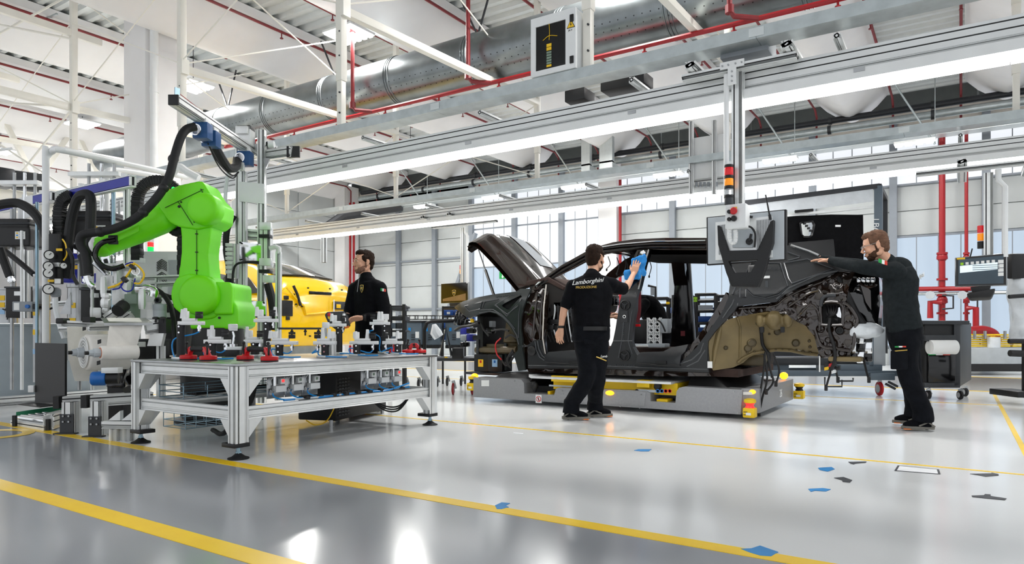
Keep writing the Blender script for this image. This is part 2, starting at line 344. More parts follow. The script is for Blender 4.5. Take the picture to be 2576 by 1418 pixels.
# ---- big white hall column
cb = thing('column_hall', None, None, (-12.9, 7.2, 0), kind='structure')
obj('shaft', MB('concrete_white').box((-13.3, 6.85, 0), (-12.55, 7.55, 7.2)), cb, bev=.02)
obj('downpipe', MB('white_plastic').cyl((-12.42, 6.95, 0), (-12.42, 6.95, 7.2), .07).cyl((-12.42, 6.95, 5.3), (-12.42, 6.95, 5.4), .08), cb)
# ---- galvanised spiral duct
dt = thing('ventilation_duct', 'large round galvanised spiral duct hanging under the roof', 'duct', (-3, 9.2, 4.95))
x = -18.6; k = 0
while x < 8:
    x2 = x + 1.7; obj('duct_section', MB('galv_duct').cyl((x, 9.2, 5.4), (x2, 9.2, 5.4), .42, n=40), dt)
    r = MB('galv_duct')
    for q in (-.05, 0, .05): r.lathe((x2 + q - .015, 9.2, 5.4), (1, 0, 0), [(.42, 0), (.432, .008), (.432, .022), (.42, .03)], 40)
    obj('duct_ring', r, dt); x = x2; k += 1
    if k % 2: obj('hanger_strap', MB('dark_steel').bar((x, 9.2, 4.97), (x, 9.2, 5.86), .02).bar((x, 9.2, 5.82), (x - .4, 9.2, 6.6), .025).bar((x, 9.2, 5.82), (x + .3, 9.2, 6.6), .025), dt)
holes = MB('black')
for x in [(-13 + .12 * i) for i in range(150)]:
    for a in (200, 215, 230):
        a2 = math.radians(a); p = V((x, 9.2 + .4215 * math.cos(a2), 5.4 + .4215 * math.sin(a2))); n = V((0, math.cos(a2), math.sin(a2))); holes.ob(p, .014, .004, .014, V((1, 0, 0)), n, n.cross(V((1, 0, 0))))
o = obj('perforation', holes, dt, 0); o['kind'] = 'stuff'
# red main pipe under the duct, droppers
t = thing('sprinkler_main', 'red sprinkler main running below the round duct', 'pipe', (-4, 8.8, 4.75))
obj('pipe', MB('red_paint').cyl((-13, 8.8, 4.8), (8, 8.8, 4.8), .035, n=8), t)
for x, z in ((-9.0, 6.9), (-6.45, 6.9), (-2.4, 6.9), (1.5, 6.9)):
    obj('dropper', MB('red_pipe').tube([(x + .3, 8.8, 4.8), (x + .05, 8.62, 4.82), (x, 8.6, 4.9), (x, 8.6, z)], .035, 8), t)
    for zz in (4.86, 6.2): obj('coupling', MB('red_pipe').cyl((x, 8.6, zz), (x, 8.6, zz + .1), .055, n=8), t)
for x in [i * 1.2 - 12 for i in range(15)]: obj('sprinkler_head', MB('red_paint').cyl((x, 8.8, 4.8), (x, 8.8, 4.7), .015, n=6).cyl((x, 8.8, 4.72), (x, 8.8, 4.7), .035, n=8), t)
# flat ducts under the sheets
for i, x in enumerate((-6.2, -5.75)):
    obj('flat_duct', MB('galv_light').box((x, 2, 7.02), (x + (.2 if i == 0 else .34), 12, 7.16)), label=('narrow' if i == 0 else 'wide') + ' rectangular metal duct under the roof sheet above the round duct', cat='duct')
for i, x in enumerate((-9.5, -9.3, -9.15)): obj('roof_conduit', MB('galv').cyl((x - 2.6, 3, 6.95), (x - 2.6, 14, 6.95), .05, n=8), label=('left', 'middle', 'right')[i] + ' bright metal conduit of the bundle of three under the roof', cat='conduit', group='conduits in a bundle under the roof')
# ---- services along the far wall
for z, y, r, m, lab in ((6.42, 19.6, .085, 'dark_pipe', 'black pipe running high along the windowed wall'), (6.16, 19.5, .1, 'galv', 'silver insulated pipe below the black pipe on the far wall'), (5.86, 19.5, .075, 'galv', 'lower silver pipe along the far wall above the windows')):
    t = thing('wall_pipe', lab, 'pipe', (-4, y, z)); obj('pipe', MB(m).cyl((-20, y, z), (14, y, z), r, n=12), t)
    for i in range(14): obj('clamp', MB('dark_steel').cyl((-19 + i * 2.3, y, z), (-18.92 + i * 2.3, y, z), r + .02, n=12).bar((-18.96 + i * 2.3, y, z), (-18.96 + i * 2.3, y + .6, z + .1), .03), t)
t = thing('cable_tray', 'flat galvanised cable tray along the far wall under the silver pipes', 'tray', (-4, 19.3, 5.6))
obj('tray', MB('galv_light').box((-20, 19.1, 5.58), (14, 19.5, 5.6)).box((-20, 19.1, 5.6), (14, 19.12, 5.68)), t)
for i in range(30): obj('rung', MB('galv').cyl((-19.5 + i * 1.1, 19.3, 5.6), (-19.5 + i * 1.1, 19.3, 5.9), .008, n=6), t)
for i, x in enumerate((-9.6, -9.0)):
    t = thing('drop_duct', ('narrow' if i == 0 else 'wide') + ' flat metal duct elbow dropping in front of the far wall pipes', 'duct', (x, 18.5, 5.9)); wd = .28 if i == 0 else .42
    b = MB('galv_light'); b.box((x, 16, 7.0), (x + wd, 18.6, 7.15)); b.box((x, 18.5, 5.9), (x + wd, 18.65, 7.1)); b.hexa([(x, 18.5, 5.75), (x + wd, 18.5, 5.75), (x + wd, 19, 5.75), (x, 19, 5.75), (x, 18.5, 5.95), (x + wd, 18.5, 5.95), (x + wd, 19, 5.85), (x, 19, 5.85)]); obj('elbow', b, t)
# droop duct at left end of the wall
obj('wall_duct_elbow', MB('dark_pipe').tube([(-21.5, 17.0, 4.6), (-20.2, 17.6, 4.6), (-19.4, 18.2, 5.3), (-17.5, 19.2, 5.6)], .2, 10), label='dark grey duct elbow at the corner of the far wall', cat='duct')
# tie rods from the roof
for i, (x, y) in enumerate(((-16, 18.9), (-12.9, 18.9), (-9.8, 18.9), (-6.7, 18.9), (-3.6, 18.9), (-.5, 18.9))):
    obj('hanger_rod', MB('galv').cyl((x, y, 5.3), (x - .9, y - .6, 6.9), .022, n=6).cyl((x, y, 5.3), (x, y, 7.22), .012, n=6), label='slanted metal hanger rod before the far wall pipes, %s from the left' % ('first', 'second', 'third', 'fourth', 'fifth', 'sixth')[i], cat='rod', group='hanger rods before the far wall')
# ---- high-bay lamps
def highbay(x, y, z, lab, n=5):
    t = thing('high_bay_lamp', lab, 'lamp', (x, y, z), 'high bay lamps under the roof')
    obj('housing', MB('alu_white').box((x - .36, y - .3, z + .05), (x + .36, y + .3, z + .09)), t); obj('cable', MB('dark_steel').cyl((x, y, z + .09), (x, y, 7.21), .008, n=5), t)
    for i in range(n): obj('light_bar', MB('led_on').box((x - .33 + i * .145, y - .28, z + .02), (x - .26 + i * .145, y + .28, z + .05)), t)
    ld = bpy.data.lights.new('bay_light', 'AREA'); ld.energy = LAMP; ld.shape = 'RECTANGLE'; ld.size = .7; ld.size_y = .55; ld.color = (1, .98, .95); lo = bpy.data.objects.new('bay_light', ld); COL.objects.link(lo); lo.location = (0, 0, 0); lo.parent = t
for y, row in ((8.7, 'near'), (15.75, 'far')):
    for i, x in enumerate((-33.6, -28.7, -23.8, -18.9, -14.0, -9.2, -4.1, .65)): highbay(x, y, 6.2, 'lit white bar lamp under the roof, number %s from the left in the %s row' % (('one', 'two', 'three', 'four', 'five', 'six', 'seven', 'eight')[i], row))  # leftmost lamps of both rows are added to brighten the hall's dark end
for i, x in enumerate((-15.9, -12.9, -9.9, -6.9, -3.9, -.9)):
    t = thing('strip_lamp', 'small four-segment lit lamp hung before the far wall, number %s from the left' % ('one', 'two', 'three', 'four', 'five', 'six')[i], 'lamp', (x, 18.6, 5.25), 'four-segment lamps before the far wall')
    obj('housing', MB('alu_white').box((x - .42, 18.5, 5.33), (x + .42, 18.75, 5.38)), t)
    for k in range(4): obj('light_segment', MB('led_on').box((x - .4 + k * .21, 18.52, 5.29), (x - .26 + k * .21, 18.72, 5.33)), t)
# ================================================================ overhead steel, light lines, hanging consoles
NX = [.4, -3.0, -6.4, -9.84, -13.2, -16.6]; FX = [.56, -2.87, -6.15, -9.45, -12.77, -16.1, -19.4, -22.7]
NY, FY = 5.93, 10.2
fr = thing('suspended_frame', 'white suspended steel frame of posts, cross beams and thin brace rods under the roof', 'steel frame', (-6, 8, 3.4))
for x in NX:
    obj('post', MB('steel_white').box((x - .05, NY - .05, 4.0 if x > -14 else 2.2), (x + .05, NY + .05, 7.1)), fr, bev=.006); obj('post_foot', MB('steel_white').box((x - .04, NY - .04, 3.42), (x + .04, NY + .04, 4.02)), fr, bev=.005)
    for z in (3.6, 3.85, 4.3, 4.6): obj('post_bolt', MB('dark_steel').cyl((x + .02, NY - .056, z), (x + .02, NY - .03, z), .011, n=6), fr, 0)
    obj('joint_plate', MB('steel_white').box((x + .05, NY - .06, 4.78), (x + .1, NY + .06, 5.0)), fr)
for x in FX:
    obj('post', MB('steel_white').box((x - .045, FY - .045, 4.0), (x + .045, FY + .045, 7.1)), fr, bev=.006); obj('post_foot', MB('steel_white').box((x - .035, FY - .035, 3.5), (x + .035, FY + .035, 4.0)), fr, bev=.005)
for i, x in enumerate(NX): obj('cross_beam', MB('steel_white').bar((x, NY, 4.88), (FX[i], FY, 4.88), .1, .1), fr, bev=.005)
for i in range(len(NX) - 1):
    a, b = NX[i + 1], NX[i]
    for z0, z1 in ((4.95, 6.4), (6.4, 4.95)): obj('brace_rod', MB('steel_white').cyl((a, NY - .03, z0), (b, NY - .03, z1), .011, n=6), fr)
    for z0, z1 in ((3.6, 4.85), (4.85, 3.6)):
        if i > 1: obj('brace_rod', MB('steel_white').cyl((FX[i + 1], FY, z0), (FX[i], FY, z1), .01, n=6), fr)
    for z0, z1 in ((4.95, 6.9), (6.9, 4.95)): obj('brace_rod', MB('steel_white').cyl((NX[i], NY, z0), (FX[i], FY, z1), .012, n=6), fr)
for x, y0, y1, z in ((-13.2, 3.6, 6.4, 6.2), (-16.6, 3.2, 6.4, 6.2), (-16.6, 2.6, 6, 4.88), (-13.2, 3.2, 6, 4.88)): obj('cross_beam', MB('steel_white').box((x - .042, y0, z - .06), (x + .042, y1, z + .06)), fr, bev=.005)
for p, q in (((-16.6, 3, 6.8), (-13.2, 5.9, 6.1)), ((-16.6, 4, 5), (-13.2, 5.9, 6.9)), ((-18, 4.6, 4.9), (-16.6, 5.9, 6.8)), ((-19, 5, 6.5), (-16, 5.9, 6.9)), ((-21, 6, 5.8), (-16.6, 5.9, 6.9)), ((-16.6, 2.6, 4.9), (-13.2, 5.9, 4.9)), ((-16.6, 5.9, 3.4), (-13.2, 5.9, 4.85)), ((-16.6, 5.9, 4.85), (-13.2, 5.9, 3.4))): obj('brace_rod', MB('steel_white').cyl(p, q, .02, n=6), fr)
# white roof truss at the left
tr = thing('roof_truss', 'white lattice roof truss at the upper left behind the steel frame', 'truss', (-22, 8, 5))
for z in (5.0, 6.9): obj('chord', MB('steel_white').box((-22.1, 1, z), (-21.9, 15, z + .22)), tr)
for i in range(7):
    y = 1.3 + i * 1.9; obj('diagonal', MB('steel_white').bar((-22, y, 5.15), (-22, y + 1, 6.95), .12), tr); obj('diagonal', MB('steel_white').bar((-22, y + 1.9, 5.15), (-22, y + 1, 6.95), .12), tr)
obj('galvanised_duct_riser', MB('galv').box((-16.75, 4.05, 3.5), (-16.35, 4.35, 5.9)).box((-16.75, 2, 5.6), (-16.35, 4.2, 5.9)), label='square galvanised duct bend rising at the far left', cat='duct', bev=.01)
# cream crane beam with gear motor at the left
t = thing('crane_beam', 'cream painted I-beam crossing behind the blue beams at the left', 'beam', (-13.9, 5, 3.1))
obj('web', MB('steel_white').box((-14, 2.2, 3.05), (-13.95, 9, 3.4)), t)
for z in (3.05, 3.4): obj('flange', MB('steel_white').box((-14.1, 2.2, z - .02), (-13.85, 9, z + .02)), t)
p = pd(30, 452, 11); t = thing('gear_motor', 'dark grey gear motor on the cream beam at the far left', 'motor', p)
obj('motor_body', MB('dark_steel').cyl(p, p + V((.1, .4, 0)), .16, n=12), t, bev=.01); obj('gearbox', MB('dark_pipe').ob(p + V((0, -.12, 0)), .3, .24, .3), t, bev=.03); obj('cable', MB('cable_white').hose([p + V((0, -.2, .1)), p + V((0, -.4, .25)), p + V((0, -.25, .4)), p + V((0, 0, .5))], .025, 6), t)
def light_line(y, x0, x1, zl, side, zc, lab, posts):
    """galvanised channel + slotted rail + continuous lamp, all running along X"""
    t = thing('support_channel', 'galvanised steel channel carrying the %s light line' % lab, 'channel', (-3, y, zc)); x = x0
    while x < x1:
        xe = min(x + 3.4, x1)
        b = MB('galv'); b.prism([V((x, y + q[0], zc + q[1])) for q in ((-.2, 0), (.03, 0), (.03, .1), (.015, .1), (.015, .015), (-.185, .015), (-.185, .1), (-.2, .1))], (xe - x - .004, 0, 0)); obj('channel_length', b, t); x = xe
        obj('splice_plate', MB('galv_light').box((xe - .06, y - .206, zc + .015), (xe + .06, y - .2, zc + .085)), t)
    r = thing('profile_rail', 'slotted aluminium rail above the %s lamp' % lab, 'rail', (-3, y, zl + .12)); obj('rail', MB().prof((x0, y + .05, zl + .2), (x1, y + .05, zl + .2), .09, .17, body='alu_white'), r)
    for i in range(int((x1 - x0) / 1.7)):
        xx = x0 + .6 + i * 1.7; obj('bracket', MB().prof((xx, y - .2, zl + .33), (xx, y + .32, zl + .33), .05, .05), r); obj('end_cap', MB('white_plastic').box((xx - .025, y + .32, zl + .305), (xx + .025, y + .325, zl + .355)), r)
    l = thing('line_lamp', 'long lit white lamp strip on the %s rail' % lab, 'lamp', (-3, y, zl)); obj('housing', MB('alu_white').prism([V((x0, y + q[0], zl + q[1])) for q in ((-.05, .02), (.11, .02), (.11, .1), (.08, .115), (-.02, .115), (-.05, .1))], (x1 - x0, 0, 0)), l)
    x = x0
    while x < x1: obj('diffuser', MB('lamp_on').box((x + .004, y - .045, zl - .03), (min(x + 1.7, x1) - .004, y + .105, zl + .02)), l); x += 1.7
    for i in range(int((x1 - x0) / 1.9)): obj('clip', MB('steel').box((x0 + 1 + i * 1.9, y - .056, zl + .07), (x0 + 1.08 + i * 1.9, y - .05, zl + .1)), l)
light_line(6.0, -15, 3.2, 2.87, 1, 3.32, 'near', NX); light_line(10.2, -21, 3.2, 2.98, 1, 3.42, 'far', FX)
# ---- electrical cabinet on the near channel
X0, X1, YF, Z0, Z1 = -3.56, -3.06, 5.78, 3.425, 4.0
t = thing('electrical_cabinet', 'light grey electrical cabinet with dark window standing on the near channel', 'cabinet', (-3.3, 5.9, Z0))
b = MB('white_plastic'); b.box((X0, YF + .03, Z0), (X1, YF + .27, Z1)); b.box((X0 + .08, YF + .0, Z0 + .04), (X0 + .081, YF + .03, Z1 - .04)); obj('housing', MB('white_plastic').box((X0, YF + .03, Z0), (X1, YF + .27, Z1)), t, bev=.012)
wx0, wx1, wz0, wz1 = X0 + .055, X1 - .11, Z0 + .05, Z1 - .09
d = MB('white_plastic'); 
for a, c in (((X0, Z0), (wx0, Z1)), ((wx1, Z0), (X1, Z1)), ((wx0, Z0), (wx1, wz0)), ((wx0, wz1), (wx1, Z1))): d.box((a[0], YF, a[1]), (c[0], YF + .03, c[1]))
door = obj('door', d, t)
obj('window_pane', MB('black_gloss').box((wx0, YF + .012, wz0), (wx1, YF + .02, wz1)), door)
for z in (Z0 + .08, Z1 - .1): obj('latch', MB('black').box((X1 - .06, YF - .012, z - .035), (X1 - .02, YF + .002, z + .035)), door, bev=.004)
tri = [V((X1 - .095 + a, YF - .003, Z1 - .19 + c)) for a, c in ((0, 0), (.09, 0), (.045, .085))]
obj('warning_triangle', MB('black').prism(tri, (0, .004, 0)), door, 0); c0 = sum(tri, V()) / 3; obj('triangle_face', MB('sticker_yellow').prism([c0 + (q - c0) * .82 + V((0, -.001, 0)) for q in tri], (0, .001, 0)), door, 0)
obj('bolt_symbol', MB('black').prism([c0 + V((a, -.002, c)) for a, c in ((.004, .03), (-.012, .0), (.0, .002), (-.006, -.02), (.012, .008), (.0, .006))], (0, .001, 0)), door, 0)
obj('voltage_label', MB('paper').box((X1 - .1, YF - .002, Z1 - .225), (X1 - .015, YF, Z1 - .2)), door); text('voltage_text', '24 V', .024, (X1 - .057, YF - .003, Z1 - .2125), (1, 0, 0), UP, 'black', door)
q = YF + .011
for k in range(6): obj('terminal_block', MB('grey_green' if k else 'sticker_yellow').box((wx0 + .12, q - .003, wz0 + .02 + k * .026), (wx0 + .175, q, wz0 + .04 + k * .026)), door)
for k in range(2): obj('relay', MB('sticker_yellow').box((wx0 + .12, q - .003, wz0 + .18 + k * .035), (wx0 + .175, q, wz0 + .21 + k * .035)), door)
obj('wire_bundle', MB('sticker_yellow').hose([(wx0 + .08, q - .003, wz0 + .29), (wx0 + .15, q - .004, wz0 + .32), (wx0 + .24, q - .003, wz0 + .3)], .003, 5).hose([(wx0 + .15, q - .004, wz0 + .44), (wx0 + .155, q - .004, wz0 + .36), (wx0 + .15, q - .003, wz0 + .28)], .003, 5), door)
# ---- far cabinet between two profiles
t = thing('wall_panel_box', 'pale grey panel box between two aluminium profiles on the far channel', 'cabinet', py(1775, 460, 10.1))
a, c = py(1738, 452, 10.1), py(1800, 338, 10.1); obj('box', MB('white_plastic').box((a.x, 10.1, a.z), (c.x + .12, 10.35, c.z)), t, bev=.01)
for u in (1738, 1796): e = py(u, 470, 10.05); obj('profile', MB().prof((e.x, 10.07, e.z - .1), (e.x, 10.07, e.z + .98), .06), t)
for k in range(6): e = py(1752 + k * 10, 458, 10.08); obj('gland', MB('grey_plastic').cyl(e, e - UP * .07, .02, n=8), t)
for u0, u1, v, m in ((1510, 1620, 205, 'black'), (1420, 1470, 232, 'black')): e, f = py(u0, v + 25, 6.35), py(u1, v - 15, 6.35); obj('control_box', MB(m).box((e.x, 6.35, e.z), (f.x, 6.6, e.z + .12)), label='black control box behind the near rail, %s of two' % ('right' if u0 > 1500 else 'left'), cat='box', bev=.01)
# ---- T carriage and hanging console
t = thing('hanging_console', 'hanging operator console with signal tower and monitor seen from behind', 'console', (-1.62, 6.0, 1.3))
e, f = py(1720, 205, 5.9), py(2005, 140, 5.9)
car = obj('carriage_beam', MB().prof((e.x, 5.9, 3.14), (f.x, 5.9, 3.14), .12, .05), t)
for u in (1745, 1985): p = py(u, 200, 5.85); obj('carriage_arm', MB().prof((p.x, 5.75, 3.2), (p.x, 6.35, 3.2), .09, .06), t)
obj('grey_box', MB('grey_plastic').box((-1.75, 5.98, 3.28), (-1.35, 6.3, 3.42)), t, bev=.01)
PX = py(1851, 300, 5.95).x
obj('pole', MB().prof((PX + .02, 5.95, 1.95), (PX + .02, 5.95, 3.15), .09, .09), t)
tb = obj('t_bracket', MB('alu').prism([V((PX + a, 5.83, 3.19 + c)) for a, c in ((-.1, 0), (.1, 0), (.1, -.06), (.035, -.06), (.035, -.2), (-.035, -.2), (-.035, -.06), (-.1, -.06))], (0, .012, 0)), t)
for a, c in ((-.08, -.03), (-.03, -.03), (.03, -.03), (.08, -.03), (0, -.09), (0, -.13), (0, -.17)): obj('bolt', MB('steel').cyl((PX + a, 5.822, 3.19 + c), (PX + a, 5.83, 3.19 + c), .008, n=8), tb, 0)
obj('conduit', MB('white_plastic').cyl((PX - .06, 5.88, 2.05), (PX - .06, 5.88, 3.1), .022), t)
st = V((PX - .025, 5.83, 0)); z = lambda v: H + (HY - v) / F * 5.75
for nm, v0, v1, m, r in (('cap', 413, 420, 'black', .038), ('red_lens', 420, 440, 'red_lens', .036), ('ring', 440, 448, 'black', .038), ('amber_lens', 448, 466, 'amber', .036), ('ring', 466, 474, 'black', .038), ('clear_lens', 474, 489, 'clear_plastic', .036), ('ring', 489, 496, 'black', .038), ('buzzer', 496, 513, 'dark_steel', .036)):
    obj(nm, MB(m).cyl(st + UP * z(v0), st + UP * z(v1), r, n=20), t, bev=.002)
e, f = py(1826, 576, 5.8), py(1868, 512, 5.8); sb = obj('switch_box', MB('white_plastic').box((e.x, 5.78, e.z), (f.x + .03, 5.92, f.z)), t, bev=.006)
for u, v, m, r in ((1847, 531, 'red_bright', .03), (1836, 533, 'black', .017), (1836, 552, 'black', .017), (1848, 550, 'black', .024)): p = py(u, v, 5.78); obj('push_button', MB(m).lathe(p, (0, -1, 0), [(r * .7, 0), (r * .7, .012), (r, .014), (r, .028), (r * .8, .034)], 16), sb)
for u, v in ((1843, 517), (1835, 524)): p = py(u, v, 5.779); obj('label_plate', MB('paper').box((p.x - .02, 5.776, p.z - .01), (p.x + .02, 5.78, p.z + .01)), sb)
obj('label_plate', MB('sticker_yellow').box(py(1842, 526, 5.776), py(1854, 520, 5.78)), sb)
# monitor, back towards the camera
P6 = lambda u, v, o=0: py(u, v, 6.02 + o)
mp = [P6(1777, 546), P6(1978, 526), P6(1978, 654), P6(1778, 667)]
obj('monitor_bezel', MB('black').prism(mp, (0, .045, 0)), t, bev=.004); mc = sum(mp, V()) / 4
obj('monitor_back', MB('box_grey').prism([mc + (q - mc) * .955 + V((0, -.012, 0)) for q in mp], (0, .014, 0)), t, bev=.003)
obj('screen', MB('screen_dark').prism([mc + (q - mc) * .94 + V((0, .0455, 0)) for q in mp], (0, .002, 0)), t, 0)
hs = [P6(1804, 561), P6(1945, 545), P6(1945, 648), P6(1804, 655)]; obj('heat_sink', MB('alu').prism([q + V((0, -.05, 0)) for q in hs], (0, .04, 0)), t)
for k in range(34):
    u = 1809 + k * 3.95; a, c = P6(u, 566 - k * .5, -.06), P6(u, 640, -.06); 
    if not 1828 < u < 1900: obj('fin', MB('steel').box((a.x - .0035, 5.955, c.z), (a.x + .0035, 5.975, a.z)), t, 0)
ho = [(1804, 566), (1812, 568), (1833, 630), (1905, 628), (1938, 556), (1946, 552), (1944, 610), (1920, 690), (1906, 722), (1840, 720), (1826, 685), (1806, 615)]
hh = [(1832, 657), (1905, 653), (1888, 684), (1848, 686)]
Q = lambda u, v: (py(u, v, 5.93).x, py(u, v, 5.93).z)
obj('handle_frame', MB('black').cdt([Q(*q) for q in ho], [[Q(*q) for q in hh]], lambda a, c: (a, 5.93, c), (0, .07, 0), .1), t, bev=.008)
obj('mount_plate', MB('box_grey').prism([py(u, v, 5.95) for u, v in ((1842, 575), (1893, 575), (1893, 622), (1842, 622))], (0, .05, 0)), t, bev=.003)
obj('tilt_lever', MB('black').cyl(py(1885, 607, 5.92), py(1885, 607, 5.96), .03, n=12).bar(py(1885, 606, 5.91), py(1890, 588, 5.91), .018), t)
obj('corrugated_hose', MB('white_plastic').tube(spline([py(u, v, 5.86) for u, v in ((1837, 576), (1836, 595), (1841, 609), (1849, 607), (1851, 592), (1850, 578))], 10), [.018 if i % 2 else .021 for i in range(51)], 10), t)
obj('cable', MB('black').hose([py(u, v, 5.88) for u, v in ((1872, 568), (1890, 572), (1900, 590), (1898, 622))], .009, 6), t)
obj('antenna', MB('black').cyl(py(1938, 552, 5.96), py(1926, 490, 5.96), .008, .005, n=8).cyl(py(1938, 553, 5.96), py(1936, 540, 5.96), .012, n=8), t)
obj('plug', MB('black').bar(py(1873, 543, 5.92), py(1893, 546, 5.92), .02), t)
# ---- two far consoles facing us
def far_console(u, vtop, pts, Y, lab, screen, um):
    base = py(u, vtop, Y); t = thing('far_console', lab, 'console', base)
    lo = py(u, pts[0][1], Y); obj('pole', MB().prof((base.x, Y + .08, lo.z - .1), (base.x, Y + .08, base.z), .09), t); obj('conduit', MB('white_plastic').tube([(base.x + .09, Y + .02, base.z + .02), (base.x + .09, Y + .02, base.z - .1), (base.x + .15, Y + .02, base.z - .18), (base.x + .15, Y + .02, lo.z)], .03, 8), t)
    obj('rail', MB().prof((base.x - .7, Y - .05, base.z + .05), (base.x + .9, Y - .05, base.z + .05), .1, .05), t); [obj('rail_arm', MB().prof((base.x + q, min(Y - .2, 10.1), base.z + .11), (base.x + q, max(Y + .3, 10.35), base.z + .11), .1, .06), t) for q in (-.25, .4)]
    P = [py(a, c, Y) for a, c in pts]; C = sum(P, V()) / 4; sc = lambda k, o: [C + (q - C) * k + V((0, o, 0)) for q in P]
    mo = obj('monitor', MB('steel').prism(P, (0, .06, 0)), t, bev=.006); obj('bezel', MB('black_gloss').prism(sc(.96, -.004), (0, .005, 0)), mo, 0); obj('display', MB(screen).prism(sc(.86, -.007), (0, .003, 0)), mo, 0)
    w = (P[1] - P[0]); hgt = P[0] - P[3]; dn = (P[3] + P[2]) / 2
    obj('neck', MB('black').prism([dn - w * .2, dn + w * .2, dn + w * .14 - hgt * .3, dn - w * .14 - hgt * .3], (0, .05, 0)), t, bev=.01)
    obj('hand_rest', MB('black').prism([dn - w * .28 - hgt * .3, dn + w * .28 - hgt * .2, dn + w * .2 - hgt * .5, dn - w * .2 - hgt * .5], (0, -.14, .03)), t, bev=.02)
    s = V((base.x - .07, Y + .1, P[0].z + .05))
    for k, m in enumerate(('black', 'amber', 'red_lens')): obj('signal_lens', MB(m).cyl(s + UP * (.05 + k * .09), s + UP * (.13 + k * .09), .035, n=12), t)
    return t, mo, P, C, w, hgt
t, mo, P, C, wv, hv = far_console(2487, 432, [(2402, 648), (2534, 636), (2534, 718), (2402, 721)], 9.4, 'operator console with a lit data screen hanging by the red pipes', 'screen_dark', 0)
ex, ez = wv.normalized(), UP
obj('status_panel', MB('screen_light').prism([C + wv * a + hv * b + V((0, -.009, 0)) for a, b in ((-.4, -.02), (.32, .0), (.32, .24), (-.4, .22))], (0, .001, 0)), mo, 0)
for k in range(7): q = C + wv * (-.36 + k * .1) + hv * .285 + V((0, -.01, 0)); obj('status_icon', MB('paper' if k else 'sticker_green').ob(q, .03, .002, .03), mo, 0)
for k in range(4): q = C + wv * .38 + hv * (.25 - .14 * k) + V((0, -.01, 0)); obj('screen_button', MB('paper').ob(q, .05, .002, .04), mo, 0)
for k in range(3): q = C + wv * .1 + hv * (.17 - .07 * k) + V((0, -.0105, 0)); obj('screen_rule', MB('screen_dark').ob(q, .25, .002, .006), mo, 0)
obj('antenna', MB('black').cyl(C + hv * .5 - wv * .2, C + hv * .78 - wv * .16, .008, n=6), t); obj('sticker', MB('sticker_yellow').ob(C - wv * .38 + hv * .47 + V((0, -.008, 0)), .08, .002, .02), mo)
t, mo, P, C, wv, hv = far_console(1160, 572, [(1109, 713), (1178, 709), (1178, 760), (1109, 763)], 11.0, 'operator console with a shield emblem on its screen beside the open bonnet', 'screen_black', 0)
obj('screen_ground', MB('screen_tan').prism([C + wv * a + hv * b + V((0, -.009, 0)) for a, b in ((-.42, -.4), (.42, -.4), (.42, -.05), (-.42, -.28))], (0, .001, 0)), mo, 0)
def shield(c, ex, ez, s, par):
    n = V(ex).cross(V(ez)); o = [(-.42, .45), (0, .52), (.42, .45), (.4, .05), (.28, -.25), (0, -.55), (-.28, -.25), (-.4, .05)]; ex, ez = V(ex), V(ez)
    obj('emblem_edge', MB('gold').prism([c + ex * a * s + ez * b * s for a, b in o], n * .002), par, 0)
    obj('emblem_field', MB('black').prism([c + ex * a * s * .82 + ez * b * s * .82 + n * .002 for a, b in o], n * .001), par, 0)
    bl = [(-.26, -.02), (-.2, .1), (-.02, .16), (.12, .1), (.22, .14), (.26, .04), (.18, -.02), (.16, -.16), (.24, -.26), (.1, -.22), (.04, -.08), (-.1, -.06), (-.12, -.2), (-.2, -.2), (-.18, -.06)]
    obj('emblem_bull', MB('gold').prism([c + ex * a * s + ez * (b + .06) * s + n * .003 for a, b in bl], n * .001), par, 0)
shield(C + V((0, -.012, 0)), V((1, 0, 0)), UP, .12, mo)
# ================================================================ aluminium fixture table
TX0, TX1, TY0, TY1, TZ = -5.70, -4.30, 2.99, 5.24, .685
t = thing('fixture_table', 'large aluminium profile work table with gripper fixtures on its top', 'table', (-5, 4.1, 0)); TB = t
obj('table_top', MB('steel').box((TX0, TY0, TZ - .018), (TX1, TY1, TZ)), t, bev=.003)
LX, LY = (TX0 + .05, TX1 - .05), (TY0 + .06, TY1 - .06)
for x in LX:
    for y in LY:
        lg = obj('leg', MB().prof((x, y, .115), (x, y, TZ - .02), .11, .085, up=(1, 0, 0)), t)
        obj('foot_plate', MB('black').ob((x + (-.03 if x > -5 else .03), y, .1), .15, .13, .03), lg, bev=.004)
        obj('foot_spindle', MB('zinc').cyl((x, y, .01), (x, y, .1), .014, n=10).cyl((x, y, .04), (x, y, .055), .022, n=6), lg)
        obj('foot_pad', MB('black_rubber').lathe((x, y, 0), UP, [(.075, 0), (.075, .008), (.05, .016), (.025, .035), (.018, .045)], 18), lg)
for z in (.62, .325):
    for y in LY: obj('rail', MB().prof((LX[0] + .04, y, z), (LX[1] - .04, y, z), .045, .09), t)
    for x in LX: obj('rail', MB().prof((x, LY[0] + .05, z), (x, LY[1] - .05, z), .045, .09), t)
    for x in LX:
        for y in LY:
            sx = 1 if x < -5 else -1; sy = 1 if y < 4 else -1; zz = z - .045
            obj('corner_gusset', MB('alu_white').prism([(x + sx * .045, y - .045, zz), (x + sx * .15, y - .045, zz), (x + sx * .045, y - .045, zz - .13)], (0, .09, 0)), t); obj('corner_gusset', MB('alu_white').prism([(x - .045, y + sy * .056, zz), (x - .045, y + sy * .17, zz), (x - .045, y + sy * .056, zz - .13)], (.09, 0, 0)), t)
